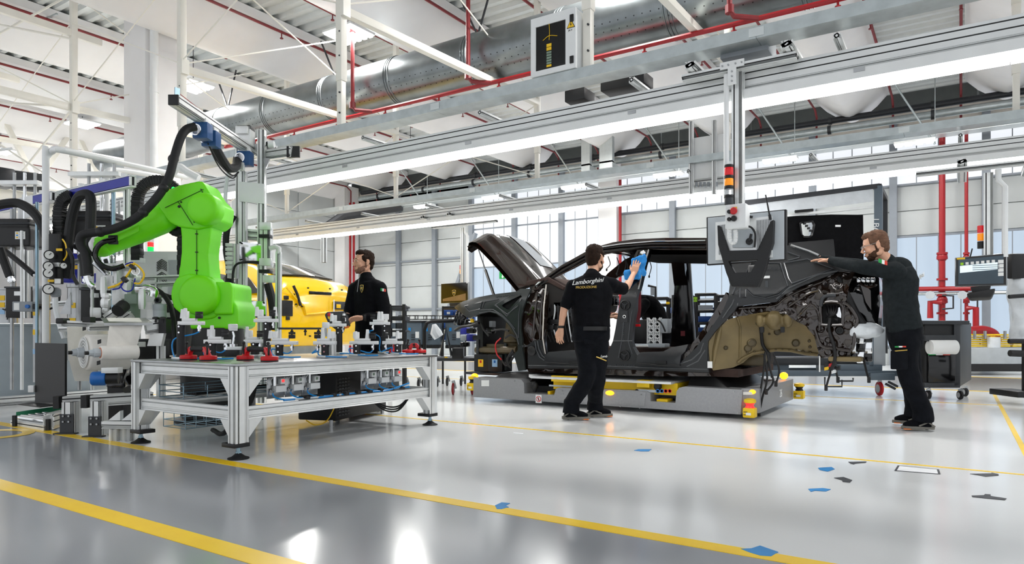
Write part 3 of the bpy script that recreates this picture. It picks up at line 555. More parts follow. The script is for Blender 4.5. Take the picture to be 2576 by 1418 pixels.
# wire cable baskets under the table
def basket(x0, y0, x1, y1, z, h, par, nm='cable_basket'):
    b = MB('zinc')
    for k in range(3):
        zz = z + h * k / 2; b.tube([(x0, y0, zz), (x1, y0, zz), (x1, y1, zz), (x0, y1, zz), (x0, y0, zz)], .004, 5)
    n = 8
    for i in range(n + 1):
        y = y0 + (y1 - y0) * i / n; b.tube([(x0, y, z + h), (x0, y, z), (x1, y, z), (x1, y, z + h)], .004, 5)
    return obj(nm, b, par)
basket(-5.55, 3.15, -5.2, 4.8, .375, .1, t)
basket(-6.1, 3.5, -5.75, 4.3, .05, .13, thing('floor_basket', 'dark wire cable basket lying on the floor under the table', 'basket', (-5.9, 3.9, 0)))
cb = MB('black_rubber')
for k in range(5): cb.hose([(-5.4 + .03 * k, 3.3, .4), (-5.35, 3.8 + .05 * k, .41), (-5.4, 4.3, .42), (-5.3, 4.7, .4)], .014, 6)
obj('cable_bundle', cb, t)['kind'] = 'stuff'
cb = MB('black_rubber')
for k in range(4): cb.hose([(-5.0 + .03 * k, 3.6, .6), (-4.95 + .04 * k, 3.5, .35), (-5.1, 3.45, .08), (-5.5, 3.6, .05)], .02, 6)
obj('floor_cables', cb, t)['kind'] = 'stuff'
# vacuum valve plates
for y0, n0 in ((3.42, 0), (4.42, 1)):
    for k in range(3):
        y = y0 + k * .17; x = -4.52
        vp = obj('valve_plate', MB('steel').box((x - .004, y, .39), (x, y + .165, .56)), t, bev=.002)
        obj('valve_block', MB('white_plastic').box((x, y + .05, .44), (x + .05, y + .15, .49)), vp, bev=.004); obj('gauge', MB('white_plastic').box((x, y + .1, .5), (x + .04, y + .155, .545)), vp, bev=.004)
        obj('gauge_display', MB('red_on' if (k + n0) % 3 == 0 else 'grey_green').box((x + .04, y + .11, .515), (x + .0415, y + .135, .537)), vp); obj('fitting', MB('chrome').cyl((x + .02, y + .06, .49), (x + .02, y + .06, .58), .013, n=8).cyl((x + .02, y + .035, .44), (x + .03, y + .035, .46), .02, n=8), vp)
        obj('air_tube', MB('blue_tube').hose([(x + .03, y + .03, .45), (x + .04, y + .035, .41), (x + .08, y + .08, .385), (x + .1, y + .2, .38)], .006, 6), vp)
        obj('power_cable', MB('cable_white').hose([(x + .03, y + .02, .5), (x + .05, y - .0, .54), (x + .02, y + .06, .57)], .004, 5), vp)
for k, m in enumerate(('blue_tube', 'cable_white', 'cable_white', 'blue_tube')): obj('tube_run', MB(m).hose([(-4.42 + .012 * k, 3.5 + .1 * k, .378), (-4.4 + .01 * k, 3.9, .38), (-4.41 - .01 * k, 4.3, .379), (-4.4 + .01 * k, 4.6, .38), (-4.42, 4.95, .39 + .01 * k)], .008, 6), t)
for k in range(9): obj('cable_tie', MB('black').cyl((-4.395, 3.7 + .14 * k, .372), (-4.395, 3.708 + .14 * k, .395), .028, n=8), t)
# drooping cable loops under the far rail
for k in range(3): obj('cable_loop', MB('black_rubber').hose([(-4.7, 4.75 - .02 * k, .28), (-4.65, 4.85, .2 - .02 * k), (-4.6, 5.0, .185 - .02 * k), (-4.55, 5.12, .28)], .008, 6), t)
# ---- black control cabinet standing behind the table
a, c = gp(845, 1072), gp(972, 1040); t = thing('control_cabinet', 'black ventilated control cabinet on the floor behind the work table', 'cabinet', (a + c) / 2)
e = (c - a); e.z = 0; wd = e.length; e.normalize(); nrm = V((-e.y, e.x, 0)); obj('housing', MB('black').ob((a + c) / 2 + nrm * .21 + UP * .36, wd, .42, .62, e, nrm, UP), t, bev=.012)
obj('side_door', MB('dark_steel').ob(a + e * wd * .76 + nrm * -.006 + UP * .4, wd * .44, .012, .5, e, nrm, UP), t, bev=.004)
for r in range(12):
    for k in range(4): obj('louvre', MB('dark_steel').ob(a + e * (.06 + .055 * k) + nrm * -.004 + UP * (.1 + .032 * r), .045, .012, .012, e, nrm, UP), t)
for p in (a, c): obj('foot', MB('steel').cyl(p + nrm * .05, p + nrm * .05 + UP * .06, .02, n=8), t)
obj('ground_cable', MB('sticker_yellow').hose([a + UP * .25 - nrm * .02, a - e * .15 + UP * .08, a - e * .35 + UP * .06, a - e * .5 + UP * .12], .006, 6), t)
# ---- gripper fixtures on the table
def fixture(u, X, vp, u0, u1, lab, cups=((.25, 1),), tall=False, tube=True, rev=False):
    d = X / (CS * (u - CX) / F - SN); b = pd(u, HY, d); b.z = TZ; zt = H + (HY - vp) / F * d; t = thing('gripper_fixture', lab, 'fixture', b, 'gripper fixtures on the work table'); W = (u1 - u0) / F * d
    obj('base_plate', MB('alu').ob(b + UP * .008, .12, .1, .016), t, bev=.002)
    obj('post', MB('black').lathe(b + UP * .016, UP, [(.034, 0), (.034, zt - TZ - .07), (.037, zt - TZ - .07), (.037, zt - TZ - .05)], 14), t)
    for k in range(2): obj('post_screw', MB('chrome').cyl(b + UP * (zt - TZ - .05 - .05 * k) - FW * .04, b + UP * (zt - TZ - .05 - .05 * k) - FW * .03, .008, n=8), t, 0)
    L = pd(u0, HY, d); L.z = zt; q = lambda a, o=0, f=0: L + RT * W * a + UP * o + FW * f
    obj('arm_plate', MB('alu_white').ob(q(.5, -.022), W, .07, .032, RT, FW, UP), t, bev=.003); obj('clamp_block', MB('alu_white').ob(q(.45, .006, -.01), W * .55, .05, .026, RT, FW, UP), t, bev=.003)
    for a, s in cups: obj('locating_pin', MB('white_plastic').lathe(q(a, .018), UP, [(.022, 0), (.014, .085 * s), (.009, .087 * s)], 12), t)
    a = .82 if not rev else .16
    obj('sensor_head', MB('black').ob(q(a, .035), .05, .05, .035, RT, FW, UP), t, bev=.006); obj('sensor_cap', MB('black').cyl(q(a, .055), q(a, .075), .03, n=12), t); obj('suction_stem', MB('chrome').cyl(q(a, -.03), q(a, -.09), .012, n=10).cyl(q(a, -.05), q(a, -.07), .018, n=6), t)
    obj('side_block', MB('white_plastic').ob(q(.2 if not rev else .8, .05, .02), .055, .04, .06, RT, FW, UP), t, bev=.004)
    if tube:
        s = q(a, -.095); g = V((s.x, s.y, TZ + .012)); obj('air_tube', MB('blue_tube').hose([s, s + RT * -.05 + UP * -.02, b + RT * -.06 + UP * (zt - TZ) * .5, b + RT * -.055 + UP * .02, b + RT * .1 - FW * .12 + UP * .008, b + RT * .22 - FW * .1 + UP * .008], .006, 6), t)
    return t
for a in ((455, -5.5, 806, 451, 512, 'leftmost gripper fixture on a tall black post left of the robot', ((.25, 1), (.14, .9))), (534, -5.25, 852, 516, 578, 'low gripper fixture in front of the green robot base', ((.28, 1.1),)),
          (672, -5.35, 800, 641, 698, 'tall gripper fixture with two pins right of the green robot', ((.1, 1), (.9, 1)), True, False), (641, -5.5, 852, 616, 663, 'short gripper fixture just left of the tallest post', ((.12, 1.1),), False, False),
          (703, -5.05, 856, 673, 748, 'wide low gripper fixture right of the tallest post', ((.1, .8),)), (818, -4.75, 856, 790, 845, 'gripper fixture with a round flange below the hands of the worker', ((.4, 1.1), (.7, 1)), False, True, True),
          (853, -5.35, 812, 831, 870, 'gripper fixture with two pins directly under the hand of the worker', ((.1, .9), (.88, .9))), (898, -4.8, 856, 881, 951, 'wide gripper fixture with a white twin block right of the worker', ((.2, .8), (.62, 1))),
          (969, -5.15, 808, 931, 980, 'tall gripper fixture behind the right end of the table', ((.45, 1), (.6, 1)), True, True, True), (1001, -4.75, 856, 963, 1013, 'rightmost gripper fixture beside the red suction lifters', ((.2, .7), (.75, .9)), False, True, True)): fixture(*a)
# bent swing arm with white knobs
p = gp(586, 896, TZ); t = thing('swing_clamp', 'clamp with a white round knob on a bent rod before the robot', 'clamp', p)
obj('block', MB('black').ob(p + UP * .03, .12, .08, .06, RT, FW, UP), t, bev=.004); obj('upper_block', MB('alu').ob(p + UP * .075 + RT * .02, .14, .08, .03, RT, FW, UP), t, bev=.003); obj('collar', MB('chrome').cyl(p + UP * .09, p + UP * .115, .036, n=18), t)
obj('rod', MB('chrome').tube([p + UP * .11, p + UP * .19 + RT * .01, p + UP * .23], .011, 8), t); obj('knob', MB('white_plastic').lathe(p + UP * .235, UP, [(.035, 0), (.04, .005), (.04, .02), (.042, .022), (.042, .06), (.036, .064)], 18), t)
p = gp(835, 892, TZ); t = thing('hose_holder', 'white square block on a post above the middle fixtures', 'clamp', p); obj('post', MB().prof(p, p + UP * .2, .06), t); obj('knob', MB('white_plastic').lathe(p + UP * .26 - RT * .06, UP, [(.035, 0), (.035, .06)], 16), t, bev=.004); obj('stem', MB('steel').cyl(p + UP * .2 - RT * .06, p + UP * .26 - RT * .06, .012, n=8).bar(p + UP * .195 - RT * .07, p + UP * .195 + RT * .03, .03), t)
# dark bar across the fixtures
e, f = pd(700, 826, 6.7), pd(812, 826, 6.9); t = thing('cross_bar', 'thin dark bar bridging the middle gripper fixtures', 'bar', e); obj('bar', MB('dark_steel').bar(e, f, .05, .02), t); [obj('support', MB('alu').cyl(V((p.x, p.y, TZ)), p, .015, n=10), t) for p in (e, f)]
for k in (.3, .6, .9): obj('pin', MB('black').cyl(e.lerp(f, k), e.lerp(f, k) - UP * .07, .008, n=8).cyl(e.lerp(f, k) - UP * .02, e.lerp(f, k) - UP * .035, .016, n=8), t)
# ---- red twin suction lifters
def lifter(c1, c2, lab):
    c1, c2 = gp(*c1, TZ), gp(*c2, TZ); t = thing('suction_lifter', lab, 'suction lifter', (c1 + c2) / 2, 'red suction lifters on the work table'); ax = (c2 - c1).normalized(); ax.z = 0
    for k, c in enumerate((c1, c2)):
        obj('rubber_cup', MB('black_rubber').lathe(c, UP, [(.066, 0), (.066, .008), (.06, .012)], 24), t)
        body = obj('cup_body', MB('red_bright').lathe(c + UP * .01, UP, [(.064, 0), (.066, .006), (.066, .024), (.06, .03), (.02, .034)], 24), t)
        s = ax if k == 0 else -ax; n = s.cross(UP)
        obj('bracket', MB('red_bright').prism([c + n * -.018 + s * a + UP * b for a, b in ((-.05, .03), (-.015, .05), (.025, .105), (.05, .11), (.062, .1), (.055, .075), (.035, .06), (.03, .03))], n * .036), t, bev=.004)
        obj('lever', MB('black').tube([c + UP * .05 - FW * .02 , c + UP * .09 - FW * .03 - s * .01, c + UP * .135 - FW * .03], .008, 8).ell(c + UP * .14 - FW * .03, (.013, .013, .013)), t)
    a, b = c1 + UP * .092 + ax * .045, c2 + UP * .092 - ax * .045; obj('grip', MB('black_rubber').tube([a.lerp(b, k) for k in (0, .08, .2, .5, .8, .92, 1)], [.018, .024, .019, .022, .019, .024, .018], 12), t)
lifter((474, 905), (524, 907), 'red twin suction lifter at the left end of the work table'); lifter((617, 906), (678, 909), 'red twin suction lifter at the near corner of the work table'); lifter((1028, 889), (1056, 889), 'red twin suction lifter at the far right corner of the work table')
c = gp(994, 889, TZ); t = thing('suction_cup', 'single red suction lifter half hidden behind the rightmost fixture', 'suction lifter', c); obj('rubber_cup', MB('black_rubber').lathe(c, UP, [(.066, 0), (.066, .01)], 20), t); obj('cup_body', MB('red_bright').lathe(c + UP * .01, UP, [(.064, 0), (.066, .02), (.03, .05), (.02, .1)], 20), t)
# ================================================================ green robot
RD = 7.1
def RP(u, v, n=0): return pd(u, v, RD) - FW * n
rb = thing('industrial_robot', 'bright green six-axis robot arm reaching left behind the work table', 'robot', pd(545, HY, RD) - UP * H); RB = rb
def slab(name, poly, n0, n1, vox=.013, it=8, par=None, m='robot_green'):
    b = MB(m).prism([RP(u, v, n0) for u, v in poly], -FW * (n1 - n0)); return remesh(name, b, vox, m, par or rb, it, .5)
slab('turret', [(500, 800), (470, 770), (520, 700), (560, 712), (600, 714), (607, 722), (607, 760), (614, 768), (617, 780), (617, 820), (606, 828), (500, 828)], -.3, .2)
slab('turret_side', [(562, 712), (602, 713), (607, 722), (607, 793), (562, 793)], .18, .24)
slab('shoulder_lobe', [(455 + 0, 745), (460, 718), (472, 700), (500, 692), (555, 700), (590, 740), (585, 780), (560, 802), (530, 806), (490, 800), (462, 775)], -.05, .22, it=10)
la = slab('lower_arm', [(468, 560), (548, 560), (543, 600), (538, 640), (541, 690), (548, 730), (500, 780), (456, 745), (464, 700), (472, 640), (472, 600)], -.14, .14)
def disc(nm, u, v, r, n0, n1):
    c = RP(u, v, n0); b = MB('robot_green').lathe(c, -FW, [(r * .3, -.02), (r, -.02), (r, (n1 - n0) * .55), (r * .93, (n1 - n0) * .82), (r * .8, (n1 - n0) * .95), (r * .5, n1 - n0)], 36); return obj(nm, b, rb, 80)
disc('shoulder_cover', 531, 746, .2, .2, .33)
eh = slab('elbow_housing', [(406, 506), (412, 497), (470, 474), (515, 464), (526, 464), (533, 472), (550, 500), (570, 520), (568, 560), (550, 576), (515, 583), (470, 577), (445, 565), (428, 540), (415, 522)], -.2, .17)
disc('elbow_cover', 539, 535, .163, .15, .31)
fa = [pd(430, 540, 7.1), pd(405, 552, 7.06), pd(350, 578, 7.0), pd(300, 600, 6.95), pd(262, 617, 6.9)]
b = MB('robot_green'); b.tube(fa, [.135, .15, .135, .118, .105], 20); fo = remesh('forearm', b, .014, 'robot_green', rb, 3)
obj('forearm_recess', MB('robot_green').ob(pd(318, 588, 6.8), .26, .02, .07, (fa[1] - fa[3]).normalized(), FW, UP), fo, bev=.009)
b = MB('robot_green'); b.ell(pd(258, 620, 6.9), (.12, .11, .105)); b.tube([pd(270, 615, 6.9), pd(248, 626, 6.9)], [.108, .09], 16); remesh('wrist', b, .012, 'robot_green', rb, 4)
obj('wrist_flange', MB('white_plastic').lathe(pd(244, 622, 6.9), (pd(238, 625, 6.9) - pd(262, 613, 6.9)), [(.1, -.05), (.105, -.02), (.08, .03), (.05, .045)], 22), rb)
# seams, screws, lamps
def rline(p, q, n, par, w=.004): obj('seam', MB('robot_line').bar(RP(*p, n), RP(*q, n), w, .006, FW), par, 0)
rline((511, 584), (511, 706), .147, la); rline((437, 530), (531, 485), .177, eh); rline((468, 514), (505, 573), .177, eh)
for u, v in ((511, 593), (511, 638), (511, 683)): obj('cover_clip', MB('black').ob(RP(u, v, .149), .03, .008, .01, RT, FW, UP), la, bev=.003)
for u, v, r in ((525, 485, .006), (528, 491, .006), (476, 516, .008), (471, 527, .013), (508, 565, .006)): obj('screw', MB('black').cyl(RP(u, v, .165), RP(u, v, .18), r, n=10), eh, 0)
obj('screw', MB('black').cyl(RP(573, 800, .19), RP(573, 800, .212), .012, n=10), rb, 0)
obj('lamp_base', MB('robot_green').prism([RP(*q, .04) for q in ((422, 484), (443, 474), (450, 486), (428, 496))], FW * .09), rb, bev=.008)
for u, v, m in ((436, 474, 'green_on'), (426, 479, 'red_lens')): obj('status_lamp', MB(m).ell(RP(u, v, 0), (.018, .018, .018)), rb)
obj('pedestal', MB('black').lathe(pd(550, HY, RD) - UP * H, UP, [(.42, 0), (.42, .03), (.36, .05), (.36, .55), (.34, .62), (.27, .72), (.24, .95)], 28), rb)
obj('base_bracket', MB('dark_steel').ob(pd(550, HY, RD) - UP * (H - .6) + RT * .05, .9, .5, .12, RT, FW, UP), rb, bev=.01)
obj('elbow_hose', MB('black_rubber').tube(spline([pd(u, v, 7.15) for u, v in ((430, 562), (434, 578), (446, 584), (460, 578))], 6), [.045 + .004 * (i % 2) for i in range(19)], 10), rb)
ct = obj('wrist_connector', MB('black').ob(pd(285, 603, 6.77), .09, .03, .09, RT, FW, UP), rb, bev=.006)
obj('wrist_cable', MB('black_gloss').hose([pd(u, v, d) for u, v, d in ((290, 602, 6.76), (262, 608, 6.72), (245, 622, 6.7), (240, 645, 6.7), (258, 668, 6.72), (285, 676, 6.75), (312, 668, 6.8))], .026, 10), rb)
# long dress pack hose from the boom over the arm
hp = [(492, 318, 7.0), (470, 325, 6.95), (455, 345, 6.9), (440, 390, 6.85), (425, 445, 6.8), (400, 490, 6.76), (362, 532, 6.72), (330, 556, 6.7), (290, 574, 6.68), (250, 583, 6.66), (215, 588, 6.65), (203, 598, 6.65), (203, 615, 6.66), (215, 640, 6.66), (222, 690, 6.66)]
obj('dress_hose', MB('black_rubber').hose([pd(*q) for q in hp], .042, 12), rb)
for u, v, d in ((436, 400, 6.85), (412, 472, 6.78), (360, 534, 6.72), (252, 583, 6.66)): c = pd(u, v, d); obj('hose_clamp', MB('black').ell(c, (.055, .05, .05)), rb)
# ================================================================ aluminium tower with boom behind the robot
TD = 8.5
def TP(u, v, n=0): return pd(u, v, TD) - FW * n
t = thing('profile_tower', 'tall aluminium profile tower with white plate standing behind the robot', 'tower', TP(640, HY) - UP * H); TW = t
def col(u, v0, v1, w, n=0, par=None, nm='upright'): return obj(nm, MB().prof(TP(u, v1, n), TP(u, v0, n), w, w, up=FW), par or t)
for u, v0, v1, w, n in ((604, 320, 1010, .085, 0), (622, 438, 1010, .075, .12), (653, 335, 1010, .06, -.05), (668, 335, 1010, .085, .12), (690, 580, 668, .11, .25)): col(u, v0, v1, w, n)
obj('white_plate', MB('white_plastic').prism([TP(*q, .18) for q in ((615, 464), (678, 470), (678, 519), (616, 513))], FW * .01), t, bev=.002)
for q in (((617, 612), (682, 620), (682, 664), (617, 660)), ((617, 755), (682, 760), (682, 800), (617, 800))):
    pl = obj('polished_plate', MB('chrome').prism([TP(*k, .19) for k in q], FW * .012), t, bev=.002)
    for k in q: c = TP(*k, .2); m_ = TP(650, (q[0][1] + q[2][1]) / 2, .2); c = c.lerp(m_, .12); obj('bolt', MB('dark_steel').cyl(c, c - FW * .01, .012, n=8), pl, 0)
for q in ((628, 585, 668, 588), (628, 598, 668, 601), (690, 668, 668, 668), (628, 372, 700, 376)): obj('cross_profile', MB().prof(TP(q[0], q[1], .05), TP(q[2], q[3], .05), .07), t)
for u, v in ((690, 578), (690, 665), (698, 706), (633, 345), (624, 433)): obj('joint_bracket', MB('alu').ob(TP(u, v, .3), .14, .05, .09, RT, FW, UP), t, bev=.004)
for u, v in ((690, 605), (690, 690)): obj('black_cap', MB('black').ob(TP(u, v - 2, .3), .13, .12, .04, RT, FW, UP), t, bev=.004)
obj('side_post', MB().prof(TP(720, 1000, .3), TP(722, 640, .3), .06), t); obj('post_elbow', MB('alu_white').tube([TP(722, 645, .3), TP(722, 632, .3), TP(714, 628, .3), TP(700, 632, .3)], .032, 10), t)
obj('valve_terminal', MB('alu').ob(TP(599, 660, .15), .1, .12, .42, RT, FW, UP), t, bev=.004)
for k in range(7): obj('valve', MB('alu_white').ob(TP(597, 622 + 11 * k, .24), .08, .05, .04, RT, FW, UP), t, bev=.004)
obj('black_cable', MB('black').hose([TP(*q, .25) for q in ((682, 668), (650, 665), (618, 668), (607, 690), (606, 740))], .014, 8), t); obj('black_tube', MB('black_rubber').hose([TP(*q, .1) for q in ((597, 545), (580, 580), (577, 630), (585, 680), (582, 720))], .04, 8), t); obj('hanging_hose', MB('black_rubber').hose([TP(*q, .2) for q in ((688, 716), (697, 750), (702, 790), (700, 830))], .05, 10), t)
fl = obj('clear_filter', MB('white_plastic').cyl(TP(585, 520, .2), TP(585, 550, .2), .05, n=12), t); obj('filter_tube', MB('cable_white').hose([TP(*q, .2) for q in ((598, 428), (588, 460), (584, 500), (585, 525))], .025, 8), t)
obj('gusset', MB('steel').prism([TP(*q, .15) for q in ((648, 372), (680, 372), (662, 398))], FW * .02), t); obj('gusset', MB('steel').prism([TP(*q, .15) for q in ((670, 405), (690, 405), (680, 430))], FW * .02), t)
# boom
e, f = pd(438, 252, 6.6), pd(640, 386, 8.55); bo = obj('boom', MB().prof(e, f, .1, .1), t)
ex = (f - e).normalized(); obj('end_cap', MB('black').ob(e - ex * .01, .1, .02, .1, ex.cross(UP).normalized(), ex, UP), bo, bev=.004)
cc = lambda k, dz: e.lerp(f, k) + UP * dz
for k, dz in ((.3, -.13), (.4, -.16), (.86, -.14)):
    obj('hose_carrier', MB('blue_rot').ob(cc(k, dz), .16, .14, .17, RT, FW, UP), t, bev=.01); obj('carrier_ring', MB('chrome').lathe(cc(k, dz) - FW * .07 - RT * .04, -FW, [(.06, 0), (.06, .012), (.05, .012), (.05, 0)], 18), t); obj('trolley', MB('alu_white').ob(cc(k, dz + .1), .12, .12, .05, RT, FW, UP), t, bev=.004)
obj('linking_hose', MB('black_rubber').hose([cc(.4, -.16), cc(.47, -.24), cc(.55, -.32), cc(.62, -.36), cc(.72, -.3), cc(.86, -.14) - RT * .1], .05, 10), t)
for k in range(2): obj('thin_cable', MB('black').hose([cc(.36, -.22), cc(.46, -.34 - .03 * k), cc(.56, -.4 - .04 * k), cc(.68, -.42 - .03 * k), cc(.76, -.34)], .008, 6), t)
obj('red_wire', MB('red_paint').hose([cc(.04, .1), cc(.3, .08), cc(.5, .07), cc(.95, .08)], .004, 5), t); obj('wire_post', MB('zinc').ob(cc(.03, .09), .01, .05, .1), t)
obj('boom_motor', MB('alu').ob(TP(635, 355, .2), .16, .16, .22, RT, FW, UP), t, bev=.006); obj('motor_cap', MB('black').ob(TP(635, 337, .2), .16, .16, .05, RT, FW, UP), t, bev=.006)
g, h_ = TP(668, 392, 0), pd(738, 382, 8.0); ob_ = obj('outrigger', MB().prof(g, h_, .09, .12), t); obj('end_cap', MB('black').ob(h_, .15, .03, .13, RT, FW, UP), ob_)
obj('roller', MB('white_plastic').cyl(TP(690, 374, .2), TP(704, 374, .2), .04, n=14), t); obj('roller_cap', MB('black').cyl(TP(686, 374, .21), TP(691, 374, .21), .03, n=14), t)
# ================================================================ adhesive pump station at the left
YD, XD = V((0, 1, 0)), V((1, 0, 0))
# blue faced beams
for i, (x0, x1, lab) in enumerate(((-8.35, -7.07, 'blue and white rectangular beam end above the right pump'), (-10.2, -8.8, 'blue and white rectangular beam end above the left pump'))):
    z = 2.45 + .03 * i; y = 3.74; t = thing('portal_beam', lab, 'beam', (x0, y, z))
    obj('tube', MB('white_plastic').box((x0, y - .03, z - .06), (x1, y + .03, z - .045)).box((x0, y - .03, z + .045), (x1, y + .03, z + .06)).box((x0, y - .03, z - .05), (x1, y - .015, z + .05)).box((x0, y + .015, z - .05), (x1, y + .03, z + .05)), t)
    obj('blue_face', MB('blue_enamel').box((x0, y - .034, z - .045), (x1 - .03, y - .029, z + .045)), t); obj('hollow', MB('black').box((x1 - .02, y - .015, z - .045), (x1 - .015, y + .015, z + .045)), t)
    if i: obj('white_sleeve', MB('white_plastic').box((x0 + .55, y - .036, z - .2), (x0 + .95, y - .03, z + .06)), t)
    for k in range(3): obj('cap_nut', MB('white_plastic').cyl((x0 + .2 + k * .45, y, z + .06), (x0 + .2 + k * .45, y, z + .1), .03, n=8), t)
# white guard rails
for pts, lab in (([(115, 990, 7.35), (115, 420, 7.35), (118, 395, 7.36), (132, 380, 7.38), (160, 378, 7.2), (330, 415, 8.2), (470, 446, 9.3)], 'white tubular guard rail rising in front of the pumps'), ([(268, 700, 8.3), (268, 455, 8.3), (272, 435, 8.35), (290, 427, 8.5), (400, 443, 9.3)], 'second white tubular rail behind the blue beam')): obj('guard_rail', MB('white_plastic').tube(spline([pd(*q) for q in pts], 5), .034, 12), label=lab, cat='rail')
# flexible white tubes under the channel
obj('corrugated_tube', MB('white_plastic').hose([pd(u, v, 9) for u, v in ((430, 440), (450, 420), (470, 432), (500, 448))], .05, 8), label='white corrugated tube hanging left of the profile tower', cat='tube')
# big grey tank
c = pd(70, HY, 9.6); c.z = 0; t = thing('grey_tank', 'wide grey metal tank at the far left behind the conveyor', 'tank', c)
obj('shell', MB('tank').lathe(c, UP, [(.97, .03), (.97, .98), (.985, .985), (.985, 1.01), (.9, 1.02)], 48), t); obj('plinth', MB().prof(c + XD * 1.05 - YD * 1.3 + UP * .06, c + XD * 1.05 + YD * .9 + UP * .06, .1), t)
# steel pails
def pail(u, v0, v1, r, d, lab, st):
    a, b = pd(u, v1, d), pd(u, v0, d); t = thing('steel_pail', lab, 'drum', a); h = b.z - a.z
    obj('body', MB('steel').lathe(a, UP, [(r, 0), (r, h * .5), (r * 1.02, h * .52), (r, h * .54), (r, h * .95), (r * 1.06, h * .96), (r * 1.06, h)], 28), t)
    for k, m in enumerate(('sticker_yellow', 'sticker_yellow', st)): obj('sticker', MB(m).ob(a + UP * h * (.72 - .2 * k) - FW * (r + .001) - RT * r * .1, .07, .006, .06, RT, FW, UP), t)
    obj('handle', MB('black').hose([a - FW * (r + .01) + RT * .06 + UP * h * .1, a - FW * (r + .03) + RT * .1 + UP * h * .3, a - FW * (r + .03) + RT * .02 + UP * h * .4], .008, 6), t)
pail(22, 726, 812, .1, 8.5, 'brushed steel pail under the left pump head', 'sticker_blue'); pail(205, 716, 905, .14, 7.9, 'large brushed steel pail under the right pump head', 'sticker_green'); pail(105, 720, 960, .085, 8.0, 'slim tall steel cylinder between the two pumps', 'sticker_blue')
# pump heads
def pump(u, v, w, h, d, lab):
    c = pd(u, v, d); t = thing('adhesive_pump', lab, 'pump', c - UP * h / 2)
    b = MB('black'); b.ob(c + UP * h * .22, w * .9, .36, h * .5, RT, FW, UP); b.ob(c - UP * h * .15, w, .4, h * .62, RT, FW, UP); remesh('hood', b, .016, 'black', t, 5)
    obj('hood_lid', MB('dark_steel').ob(c + UP * h * .3, w * .95, .39, h * .1, RT, FW, UP), t, bev=.02); obj('warning_label', MB('paper').ob(c + RT * w * .28 - FW * .203 - UP * h * .1, .12, .004, .09, RT, FW, UP), t)
    for k in range(3): obj('label_mark', MB('sticker_yellow' if k != 1 else 'blue_tube').ob(c + RT * (w * .28 - .035) - FW * .206 - UP * (h * .1 - .025 + .025 * k), .02, .003, .016, RT, FW, UP), t)
    for k in range(4): obj('label_line', MB('grey_plastic').ob(c + RT * (w * .28 + .015) - FW * .206 - UP * (h * .1 - .03 + .02 * k), .06, .003, .004, RT, FW, UP), t)
    obj('inlet', MB('chrome').cyl(c - RT * w * .4 - UP * h * .45, c - RT * w * .4 - UP * h * .75, .03, n=10).cyl(c - RT * w * .4 - UP * h * .55, c - RT * w * .4 - UP * h * .62, .042, n=6), t)
    for k, m in ((-.15, 'steel'), (.1, 'chrome'), (.35, 'steel')): obj('rod', MB(m).cyl(c + RT * w * k - UP * 1.0, c + RT * w * k + UP * .75, .018, n=10), t)
    obj('ram_plate', MB('alu').ob(c + UP * .62, w, .14, .05, RT, FW, UP), t, bev=.004)
    return t
pump(52, 590, .5, .36, 8.3, 'black pump head with warning label at the far left'); pump(243, 575, .58, .38, 7.9, 'black pump head with warning label behind the robot hose')
# hoses and chains
for pts, r, lab in (([(-20, 520, 7.6), (15, 512, 7.6), (50, 512, 7.6), (85, 535, 7.55), (108, 570, 7.5), (125, 620, 7.5), (132, 660, 7.5)], .05, 'thick black hose arching in front of the left pump'), ([(165, 700, 7.3), (172, 610, 7.3), (180, 550, 7.3), (195, 500, 7.25), (215, 488, 7.2), (228, 500, 7.2), (228, 560, 7.2), (222, 640, 7.1)], .05, 'thick black hose looping over the right pump head'), ([(0, 625, 7.5), (12, 660, 7.5), (25, 695, 7.5)], .045, 'short black hose below the left pump'), ([(210, 640, 6.95), (217, 660, 6.95), (219, 694, 6.95)], .06, 'black sleeved nozzle hose end below the robot wrist'), ([(15, 632, 7.9), (50, 660, 7.8), (85, 690, 7.7)], .03, 'thin black hose slanting below the left pump'), ([(215, 640, 7.2), (200, 625, 7.3), (190, 620, 7.4)], .03, 'short black tube beside the sleeved hose'), ([(380, 722, 7.4), (410, 740, 7.3), (432, 780, 7.2), (440, 850, 7.1), (445, 890, 7.1)], .025, 'black cable curving down left of the robot base'), ([(395, 735, 7.6), (430, 748, 7.5), (460, 740, 7.5), (470, 700, 7.5)], .03, 'black cable bundle left of the robot shoulder')):
    t = thing('hose', lab, 'hose', pd(*pts[-1])); obj('hose_body', MB('black_rubber').hose([pd(*q) for q in pts], r, 10), t); e = pd(*pts[-1]); dn = (pd(*pts[-1]) - pd(*pts[-2])).normalized(); obj('coupling', MB('chrome').cyl(e, e + dn * .07, r * .6, n=10).cyl(e + dn * .03, e + dn * .06, r * .8, n=6), t)
for pts, lab in (([(150, 600, 7.6), (150, 530, 7.6), (160, 502, 7.6), (180, 490, 7.6)], 'black cable chain bending below the blue beams'), ([(345, 655, 7.6), (345, 520, 7.6), (355, 475, 7.6), (385, 455, 7.6), (420, 458, 7.6), (450, 480, 7.6)], 'black cable chain arching behind the robot elbow'), ([(461, 720, 7.7), (461, 600, 7.7), (461, 560, 7.7)], 'straight black cable chain behind the robot lower arm')):
    t = thing('cable_chain', lab, 'cable chain', pd(*pts[0])); S = spline([pd(*q) for q in pts], 10)
    for i in range(len(S) - 1):
        a, b = S[i], S[i + 1]
        if (b - a).length > .005: obj('chain_link', MB('black' if i % 2 else 'black_rubber').bar(a, b + (b - a) * .1, .11 if i % 2 else .1, .09, FW), t, bev=.008)
    obj('chain_end', MB('alu').ob(S[0], .14, .08, .05, RT, FW, UP), t)
